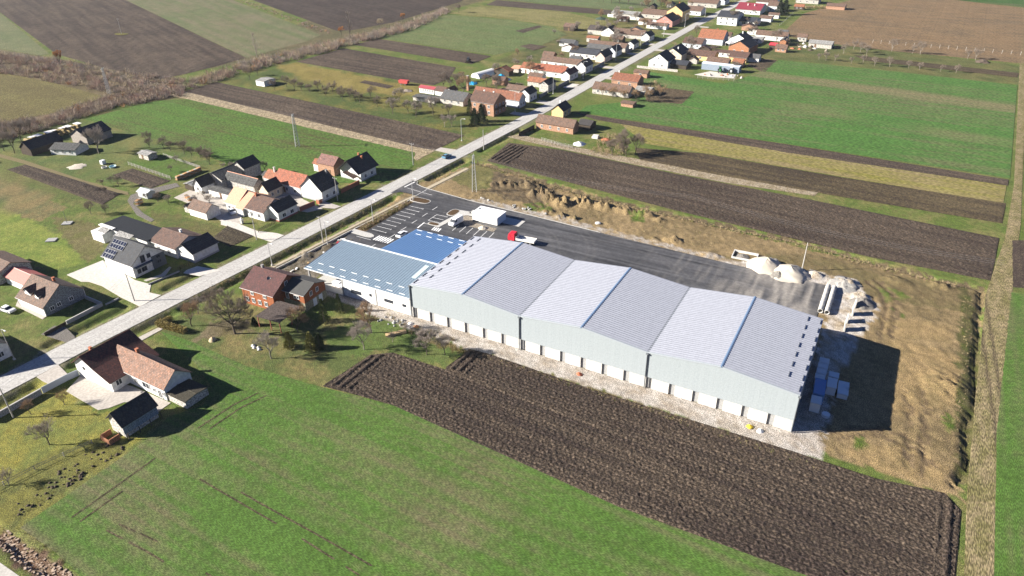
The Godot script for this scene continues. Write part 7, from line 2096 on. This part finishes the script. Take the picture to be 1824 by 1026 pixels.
func build_small() -> void:
	build_vehicles()
	build_poles()
	var grit := noise_tex("grit", 0.06, 0.72, 1.0, 5)
	var sand := M("pale_sand", 0.60, 0.54, 0.45, 0.95, grit, 2.0, 1.0)
	var gravel := M("grey_gravel", 0.40, 0.37, 0.33, 0.95, noise_tex("clod", 0.03, 0.45, 1.0, 3, FastNoiseLite.TYPE_CELLULAR), 1.8, 4.0)
	single("sand_heap", lump(5.2, 2.6, 3), sand, Vector3(71.8, 0, -66.4), "large pale sand heap beside the concrete bin", "sand heap")
	single("sand_heap", lump(5.6, 2.4, 8), sand, Vector3(78.2, 0, -65.0), "wide pale sand heap beside the lone pole", "sand heap")
	single("gravel_heap", lump(2.4, 1.4, 12), gravel, Vector3(75.8, 0.0, -62.4), "low grey gravel heap at the foot of the sand", "gravel heap")
	single("gravel_heap", lump(4.4, 1.1, 21, 0.5), M("white_rubble", 0.72, 0.69, 0.63, 0.95, noise_tex("clod", 0.03, 0.45, 1.0, 3, FastNoiseLite.TYPE_CELLULAR), 1.5, 6.0), Vector3(92.0, 0, -65.5), "heap of whitish rubble behind the concrete pipes", "rubble heap")
	single("gravel_heap", lump(3.2, 1.5, 27), gravel, Vector3(97.2, 0, -57.5), "grey gravel heap at the wheel ruts", "gravel heap")
	single("sand_heap", lump(1.6, 0.7, 31), sand, Vector3(-10.2, 0.09, -51.4), "little sand heap before the white kiosk", "sand heap")
	var bin := thing("concrete_bin", Vector3(65.3, 0, -69.3), "shallow white concrete bin half filled with grey sand", "bin", "", 0.05)
	var bm := MB.new()
	bm.box(Vector3(-3.4, 0, -2.2), Vector3(3.4, 0.7, -1.95))
	bm.box(Vector3(-3.4, 0, 1.95), Vector3(3.4, 0.5, 2.2))
	bm.box(Vector3(-3.4, 0, -1.95), Vector3(-3.15, 0.6, 1.95))
	bm.box(Vector3(3.15, 0, -1.95), Vector3(3.4, 0.6, 1.95))
	part("rim", bm, M("precast"), bin)
	part("sand", lump(2.0, 0.6, 5), gravel, bin, Vector3(-0.6, 0, 0.2))
	# concrete pipes in two rows
	var outer := M("pipe_concrete", 0.55, 0.54, 0.51, 0.9, grit, 1.2)
	var pipe := MB.new()
	for i in 14:
		var a := TAU * i / 14
		var b := TAU * (i + 1) / 14
		for s in [[0.62, 1.0], [0.50, -1.0]]:
			var r: float = s[0]
			pipe.face([Vector3(cos(a) * r, sin(a) * r, -1.1), Vector3(cos(b) * r, sin(b) * r, -1.1), Vector3(cos(b) * r, sin(b) * r, 1.1), Vector3(cos(a) * r, sin(a) * r, 1.1)], Vector3(0, 0, 0) if s[1] > 0 else Vector3(cos(a), sin(a), 0) * 3.0)
		for z in [-1.1, 1.1]:
			pipe.face([Vector3(cos(a) * 0.62, sin(a) * 0.62, z), Vector3(cos(b) * 0.62, sin(b) * 0.62, z), Vector3(cos(b) * 0.50, sin(b) * 0.50, z), Vector3(cos(a) * 0.50, sin(a) * 0.50, z)], Vector3(0, 0, 0))
	var pm := pipe.mesh()
	for row in 2:
		for i in 6:
			single("concrete_pipe", pm, outer, Vector3(88.4 + 1.5 * row, 0.62, -49.0 - 2.35 * i), "concrete pipe lying in the double row at the corner of the yard", "pipe", "pipes in the double row", 0.03 * sin(i * 2.0 + row))
	# tall leaning concrete slabs
	for i in 4:
		var s := MB.new()
		s.xf = Transform3D(Basis(Vector3(0, 0, 1), 0.12 * (i % 2) - 0.05), Vector3.ZERO)
		s.box(Vector3(-0.12, 0, -1.0), Vector3(0.12, 2.0 + 0.4 * (i % 2), 0.9))
		single("concrete_slab", s, outer, Vector3(95.6 - 0.45 * i + 0.4 * (i % 2), 0.0, -55.0 + 4.1 * i), "upright concrete slab in the row beside the rutted gravel", "concrete slab", "upright slabs by the ruts", 0.12)
	# site containers in the shade of the gable
	var wht := M("container_white", 0.60, 0.63, 0.66, 0.5)
	var box := func(x0: float, x1: float, z0: float, z1: float, h: float, m: Material, label: String, group := "") -> void:
		var t := thing("site_container", Vector3((x0 + x1) / 2, 0, (z0 + z1) / 2), label, "container", group, 0.06)
		var w := x1 - x0 - 0.2
		var l := z1 - z0 - 0.15
		var b := MB.new()
		b.box(Vector3(-w / 2, 0.1, -l / 2), Vector3(w / 2, h, l / 2))
		part("body", b, m, t)
		part("roof", ribbed(-w / 2 - 0.05, w / 2 + 0.05, h + 0.12, h + 0.12, -l / 2 - 0.05, l / 2 + 0.05, 0.3, 0.04), m, t)
		var d := MB.new()
		d.box(Vector3(w / 2, 0.2, -0.45), Vector3(w / 2 + 0.04, 2.0, 0.45))
		part("door", d, M("door_grey"), t)
	box.call(91.7, 94.0, -16.6, -11.0, 2.5, M("container_blue", 0.10, 0.24, 0.50, 0.4), "blue site container against the gable of the warehouse")
	box.call(91.8, 93.9, -10.6, -7.9, 2.3, wht, "white site cabin in front of the blue container")
	for i in 4:
		box.call(91.3, 93.4, -25.2 + 2.15 * i, -23.2 + 2.15 * i, 2.2, wht, "pale cabin in the line behind the blue container", "cabins in the line")
	box.call(93.8, 95.9, -21.1, -19.1, 2.0, wht, "pale cabin beside the end of the line")
	box.call(93.9, 95.9, -18.8, -15.2, 2.0, wht, "longer pale cabin between the line and the white sheet stack")
	box.call(96.1, 98.3, -19.8, -15.0, 1.2, wht, "low white stack of sheets outermost in the shade")
	var reel := thing("cable_reel", Vector3(95.2, 0, -8.0), "pale cable reel lying beside the white cabin", "cable reel")
	var rl := MB.new()
	rl.lathe([Vector2(0, 0), Vector2(0.8, 0), Vector2(0.8, 0.1), Vector2(0.35, 0.1), Vector2(0.35, 0.5), Vector2(0.8, 0.5), Vector2(0.8, 0.6), Vector2(0, 0.6)], 12)
	part("drum", rl, wht, reel)
	# odds and ends along the warehouse front and the annex
	single("plank_stack", _planks(5.0, 1.2, 0.5), M("raw_timber"), Vector3(1.0, 0, 8.2), "pale heap of boards lying on the lawn by the gravel", "boards", "", 0.8)
	for k in [[82.6, 2.2, "yellow plastic canister by the warehouse wall", Color(0.60, 0.42, 0.03)], [84.6, 2.6, "white plastic pipe bundle by the warehouse wall", Color(0.7, 0.7, 0.68)], [3.5, 3.4, "orange brick scraps at the annex corner", Color(0.5, 0.24, 0.12)], [1.4, 3.0, "white block scraps at the annex corner", Color(0.66, 0.65, 0.62)], [46.0, 2.4, "rust red tarpaulin scrap by the warehouse wall", Color(0.33, 0.10, 0.05)]]:
		var m := StandardMaterial3D.new()
		m.albedo_color = lin(k[3].r, k[3].g, k[3].b)
		single("scrap_piece", lump(0.7, 0.45, int(k[0]), 0.6, 9), m, Vector3(k[0], 0, k[1]), k[2], "debris")
	for k in 14:
		single("concrete_lump", lump(rng.randf_range(0.25, 0.6), rng.randf_range(0.2, 0.5), k * 7, 0.7, 7), M("raw_concrete"), Vector3(-7.0 + rng.randf_range(0, 7), 0, 2.6 + rng.randf_range(0, 3.2)), "concrete lump in the rubble outside the white annex wall", "rubble", "rubble by the annex wall")
	for k in 10:
		single("kerb_stone", _planks(1.2, 0.5, 0.3), M("kerb_concrete"), Vector3(-23 + rng.randf_range(0, 26), 0, -70.2 + rng.randf_range(-1, 1)), "loose pale kerb stone on the far edge of the yard", "kerb stone", "loose kerb stones", rng.randf() * 3)
	var tank := MB.new()
	tank.lathe([Vector2(0, 0.0), Vector2(0.9, 0.0), Vector2(0.9, 0.25), Vector2(0.5, 0.4), Vector2(0, 0.4)], 14)
	single("manhole_cover", tank, M("precast"), P(1065, 398), "white concrete slab cross on the spoil edge", "slab")
	single("stone", lump(1.0, 0.9, 4, 0.4, 10), M("field_stone", 0.42, 0.34, 0.22, 0.95), Vector3(-36.0, 0, 30.5), "big yellowish boulder on the lawn", "boulder")
	for k in 4:
		single("stone", lump(0.5, 0.4, 40 + k, 0.6, 8), M("precast"), Vector3(-25.7 + 0.8 * k, 0, 27.7 + 0.5 * (k % 2)), "white stone in the little pile on the lawn", "stone", "white stones on the lawn")
	# molehills
	var hill := lump(0.42, 0.28, 2, 0.5, 9)
	var mz := pp([20, 905, 110, 835, 200, 780, 225, 800, 120, 870, 40, 932])
	for i in 70:
		var q := in_poly(mz)
		var o := single("molehill", hill, M("mole_earth", 0.07, 0.055, 0.04, 0.95), Vector3(q.x, -0.05, q.y), "dark molehill on the lawn beside the wheat", "molehill", "molehills on the lawn", rng.randf() * 6)
		o.scale = Vector3.ONE * rng.randf_range(0.4, 0.95)
	# farm things
	var st := thing("bale_stack", Vector3(-217.0, 0, -45.0), "long stack of straw bales under torn white sheets behind the black barns", "bale stack", "", 0.02)
	for i in 11:
		for lvl in 2:
			var b := MB.new()
			b.tube(Vector3(-1.5, 0.7 + 1.25 * lvl, 0), Vector3(1.5, 0.7 + 1.25 * lvl, 0), 0.72, 0.72, 10)
			part("bale", b, M("straw", 0.40, 0.31, 0.16, 0.95, noise_tex("dirty", 0.014, 0.62, 1.0, 5), 1.5), st, Vector3(0.2 * (i % 2), 0, -11.5 + 2.2 * i + 0.5 * lvl))
		if i % 3 != 1:
			var c := MB.new()
			c.xf = Transform3D(Basis(Vector3(0, 0, 1), 0.15 * (i % 2) - 0.05), Vector3.ZERO)
			c.box(Vector3(-1.6, 2.7, -1.2), Vector3(1.3, 2.76, 1.2))
			part("sheet", c, M("white_sheet", 0.72, 0.71, 0.69, 0.6), st, Vector3(0, 0, -11.3 + 2.2 * i))
	var logs := func(at: Vector3, l: float, h: float, turn: float, label: String, m: Material) -> void:
		var t := thing("woodpile", at, label, "woodpile", "", turn)
		var cols := [m, M("split_wood", 0.36, 0.24, 0.13, 0.9), M("grey_timber", 0.30, 0.285, 0.26, 0.9)]
		var n := int(l / 0.5)
		for i in n:
			for j in int(h / 0.4):
				var b := MB.new()
				b.tube(Vector3(-0.5, 0.2 + 0.38 * j, 0), Vector3(0.5, 0.2 + 0.38 * j, 0), 0.21, 0.21, 6)
				part("log", b, cols[(i * 3 + j * 5 + i / 2) % 3], t, Vector3(rng.randf_range(-0.15, 0.15), 0, -l / 2 + 0.5 * i))
	logs.call(Vector3(-128.8, 0, -40.2), 11.0, 1.7, 0.0, "long rust brown firewood stack at the end of the chicken run", M("rust_wood", 0.30, 0.16, 0.08, 0.9))
	logs.call(Vector3(-110.5, 0, -25.0), 4.5, 1.3, 1.2, "short orange firewood stack in the farm court", M("orange_wood", 0.45, 0.24, 0.12, 0.9))
	logs.call(Vector3(-121.8, 0, -14.2), 3.2, 2.0, 0.4, "brown firewood stack beside the gravel lane", M("rust_wood"))
	var tank2 := MB.new()
	tank2.at(Vector3.ZERO, Vector3(1.5, 1.5, 1.5))
	single("water_tank", tank2, M("container_white"), P(184, 292), "white cube tank standing in the farm garden", "tank")
	var well := MB.new()
	well.lathe([Vector2(1.0, 0.0), Vector2(1.0, 0.5), Vector2(0.85, 0.5), Vector2(0.85, 0.0)], 14)
	single("well_ring", well, M("precast"), P(186, 299), "pale concrete ring beside the white tank", "well ring")
	var bowl := MB.new()
	bowl.lathe([Vector2(0, 0.1), Vector2(1.0, 0.1), Vector2(1.2, 0.55), Vector2(1.3, 0.55), Vector2(1.1, 0.0), Vector2(0, 0.0)], 14)
	single("garden_tub", bowl, M("pale_blue_tub", 0.40, 0.58, 0.62, 0.5), P(201, 298), "pale blue tub beside the concrete ring", "tub")
	var sandpit := lump(3.2, 0.3, 9, 0.4)
	single("sand_heap", sandpit, sand, P(138, 296), "low patch of sand in the farm garden", "sand heap")
	for k in [[120, 398, "square concrete cap with a thin pole beside the yellow meadow"], [92, 428, "square concrete cap alone in the yellow meadow"]]:
		var t := thing("garden_well", P(k[0], k[1]), k[2], "garden well", "", 0.6)
		var c := MB.new()
		c.at(Vector3.ZERO, Vector3(2.8, 0.25, 2.4))
		part("slab", c, M("raw_concrete"), t)
		if k[0] > 100:
			var pl := MB.new()
			pl.tube(Vector3(0, 0.2, 0), Vector3(0, 4.2, 0), 0.06, 0.05, 5)
			part("pole", pl, M("pipe_metal"), t)
	# village odds and ends
	var tun := thing("polytunnel", Vector3(-106.5, 0, -215.5), "whitish plastic tunnel greenhouse among the gardens", "polytunnel", "", 1.35)
	var tm := MB.new()
	for i in 10:
		var a := PI * i / 10
		var b := PI * (i + 1) / 10
		tm.face([Vector3(-7, sin(a) * 2.6, cos(a) * 3.2), Vector3(7, sin(a) * 2.6, cos(a) * 3.2), Vector3(7, sin(b) * 2.6, cos(b) * 3.2), Vector3(-7, sin(b) * 2.6, cos(b) * 3.2)], Vector3.ZERO)
		for x in [-7.0, 7.0]:
			tm.face([Vector3(x, 0, 0), Vector3(x, sin(a) * 2.6, cos(a) * 3.2), Vector3(x, sin(b) * 2.6, cos(b) * 3.2)], Vector3.ZERO)
	part("cover", tm, M("milky_plastic", 0.62, 0.62, 0.60, 0.35), tun)
	var tarp := M("turquoise_tarp", 0.03, 0.36, 0.62, 0.5)
	single("tarpaulin", lump(2.6, 1.1, 14, 0.5), tarp, P(842, 149), "bright blue tarpaulin over a heap beside the brick column", "tarpaulin")
	single("tarpaulin", lump(2.2, 1.0, 15, 0.5), tarp, P(893, 135), "blue tarpaulin in the garden behind the red roof", "tarpaulin")
	single("tarpaulin", lump(2.0, 1.2, 16, 0.5), M("pale_tarp", 0.45, 0.60, 0.70, 0.5), P(903, 142), "pale blue tarpaulin beside the bright one", "tarpaulin")
	var colm := thing("brick_column", Vector3(-98.4, 0, -185.8), "tall pinkish brick chimney column behind the grey barn", "chimney column")
	var cm := MB.new()
	cm.at(Vector3.ZERO, Vector3(1.1, 7.2, 1.1))
	part("shaft", cm, M("brick_pale"), colm)
	var cc := MB.new()
	cc.at(Vector3(0, 7.2, 0), Vector3(1.3, 0.25, 1.3))
	part("cap_stone", cc, M("kerb_concrete"), colm)
	single("scrap_heap", lump(2.6, 0.8, 33, 0.6), M("scrap_grey", 0.26, 0.22, 0.18, 0.95), zz3("a", 40, 470), "heap of brushwood and stones beside the felt roofed shed", "heap")
	single("boat_cover", lump(4.5, 1.5, 18, 0.2), M("dark_green_sheet", 0.035, 0.06, 0.04, 0.6), Vector3(-114.5, 0, -399.0), "dark green covered heap at the end of the white garden wall", "covered heap")
	single("concrete_box", _planks(2.6, 2.2, 1.3), M("precast"), zz3("g", 850, 760), "square concrete box on the grass near the bush trees", "box")
	single("brick_heap", lump(2.2, 0.8, 52, 0.6), M("chimney_brick"), zz3("g", 965, 780), "heap of broken bricks beside the concrete box", "heap")
	single("plastic_cover", lump(2.6, 1.1, 55, 0.3), M("milky_plastic"), zz3("g", 675, 825), "milky plastic cover over a bed beside the farm lane", "cover")
	single("scrap_heap", lump(3.6, 1.6, 57, 0.6), M("dark_brush_heap", 0.09, 0.07, 0.055, 0.95), zz3("e", 1560, 400) if false else Vector3(129.1, 0, -364.4), "dark heap of cuttings at the stubble edge", "heap")
	for i in 12:
		single("yard_clutter", lump(rng.randf_range(0.8, 2.0), rng.randf_range(0.5, 1.4), 60 + i, 0.7, 9), [M("scrap_grey"), M("precast"), M("chimney_brick"), M("dark_brush_heap")][i % 4], Vector3(26 + rng.randf_range(0, 28), 0, -362 + rng.randf_range(-10, 8)), "heap of odds and ends in the cluttered yard by the stubble field", "clutter", "clutter by the stubble field")
	for i in 10:
		single("yard_clutter", lump(rng.randf_range(0.6, 1.4), rng.randf_range(0.4, 1.0), 80 + i, 0.7, 9), [M("scrap_grey"), M("precast"), M("chimney_brick")][i % 3], Vector3(-8 + rng.randf_range(0, 26), 0, -271 + rng.randf_range(-3, 3)), "heap of odds and ends by the machinery yard", "clutter", "clutter by the machinery yard")
	var tent := MB.new()
	tent.lathe([Vector2(3.2, 2.2), Vector2(0.0, 4.0)], 4)
	for a in 4:
		tent.at(Vector3(cos(a * PI / 2) * 3.0, 0, sin(a * PI / 2) * 3.0), Vector3(0.12, 2.2, 0.12))
	single("garden_pavilion", tent, M("white_sheet"), zz3("d", 1370, 630), "white pointed pavilion tent between the gabled houses", "pavilion")
	var pool := MB.new()
	pool.lathe([Vector2(0, 0.9), Vector2(2.2, 0.9), Vector2(2.3, 1.2), Vector2(2.4, 0.0)], 16)
	single("round_pool", pool, M("pool_blue", 0.04, 0.14, 0.50, 0.4), zz3("d", 1725, 330), "blue round pool beside the pillared carport", "pool")
	var stn := MB.new()
	stn.at(Vector3.ZERO, Vector3(0.7, 1.2, 0.7))
	stn.at(Vector3(0, 1.2, 0), Vector3(1.1, 0.15, 1.1))
	stn.at(Vector3(0, 1.35, 0), Vector3(0.35, 0.7, 0.35))
	single("stone_fountain", stn, M("precast"), Vector3(-79.6, 0, -19.6), "white stone fountain on the little lawn by the drive", "fountain")
	var rut := MB.new()
	var red := thing("site_generator", Vector3(-41.5, 0, -21.5), "small red site generator behind the low wall", "generator", "", 0.4)
	var rm := MB.new()
	rm.at(Vector3(0, 0.3, 0), Vector3(1.6, 1.0, 1.0))
	part("housing", rm, M("lorry_red"), red)
	var rs := MB.new()
	rs.at(Vector3.ZERO, Vector3(1.7, 0.3, 1.1))
	part("skid", rs, M("chassis_black"), red)
	for k in 16:
		single("scrap_piece", _planks(rng.randf_range(0.6, 1.8), rng.randf_range(0.3, 0.7), rng.randf_range(0.1, 0.4)), [M("precast"), M("raw_timber"), M("white_sheet")][k % 3], Vector3(-45.5 + rng.randf_range(0, 8), 0.1, -26 + rng.randf_range(0, 24)), "scrap of building material on the churned strip before the blue roof", "debris", "scraps before the blue roof", rng.randf() * 3)

func zz3(k: String, x: float, y: float) -> Vector3:
	var q := zz(k, [x, y])[0]
	return Vector3(q.x, 0, q.y)

func _planks(l: float, w: float, h: float) -> MB:
	var q := MB.new()
	q.at(Vector3.ZERO, Vector3(l, h * 0.6, w))
	q.at(Vector3(0.1, h * 0.6, 0.05), Vector3(l * 0.9, h * 0.4, w * 0.8), 0.1)
	return q

func _ready() -> void:
	aim()
	rng.seed = 11
	nz.seed = 3
	nz.frequency = 1.0
	nz.noise_type = FastNoiseLite.TYPE_SIMPLEX_SMOOTH
	nz.fractal_octaves = 2
	nc.seed = 9
	nc.frequency = 1.0
	nc.noise_type = FastNoiseLite.TYPE_CELLULAR
	nc.cellular_return_type = FastNoiseLite.RETURN_DISTANCE2_SUB
	var cam := Camera3D.new()
	cam.name = "camera"
	cam.fov = rad_to_deg(2.0 * atan(513.0 / FOCAL))
	cam.near = 1.0
	cam.far = 9000.0
	add_child(cam)
	cam.global_transform = Transform3D(Basis(cam_r, cam_u, -cam_f), EYE)
	cam.current = true
	var env := Environment.new()
	env.background_mode = Environment.BG_SKY
	var sky := Sky.new()
	var sm := ProceduralSkyMaterial.new()
	sm.sky_top_color = Color(0.24, 0.41, 0.72)
	sm.sky_horizon_color = Color(0.62, 0.75, 0.90)
	sm.sky_curve = 0.12
	sm.ground_bottom_color = Color(0.25, 0.26, 0.20)
	sm.ground_horizon_color = Color(0.55, 0.62, 0.66)
	sm.sky_energy_multiplier = 0.46
	sky.sky_material = sm
	env.sky = sky
	env.tonemap_mode = Environment.TONE_MAPPER_LINEAR
	env.tonemap_exposure = 3.4
	env.fog_enabled = true
	env.fog_density = 0.00005
	env.fog_light_color = Color(0.86, 0.90, 0.95)
	env.sdfgi_enabled = true
	env.ssao_enabled = true
	env.ssil_enabled = true
	var we := WorldEnvironment.new()
	we.name = "surroundings"
	we.environment = env
	add_child(we)
	var sun := DirectionalLight3D.new()
	sun.name = "sun"
	sun.light_energy = 1.55
	sun.light_color = Color(1.0, 0.97, 0.925)
	sun.light_angular_distance = 0.5
	sun.shadow_enabled = true
	sun.directional_shadow_max_distance = 900.0
	add_child(sun)
	sun.look_at_from_position(Vector3.ZERO, Vector3(16.75, -9.0, -10.05))
	build_land()
	build_site()
	build_houses()
	build_yards()
	build_plants()
	build_small()
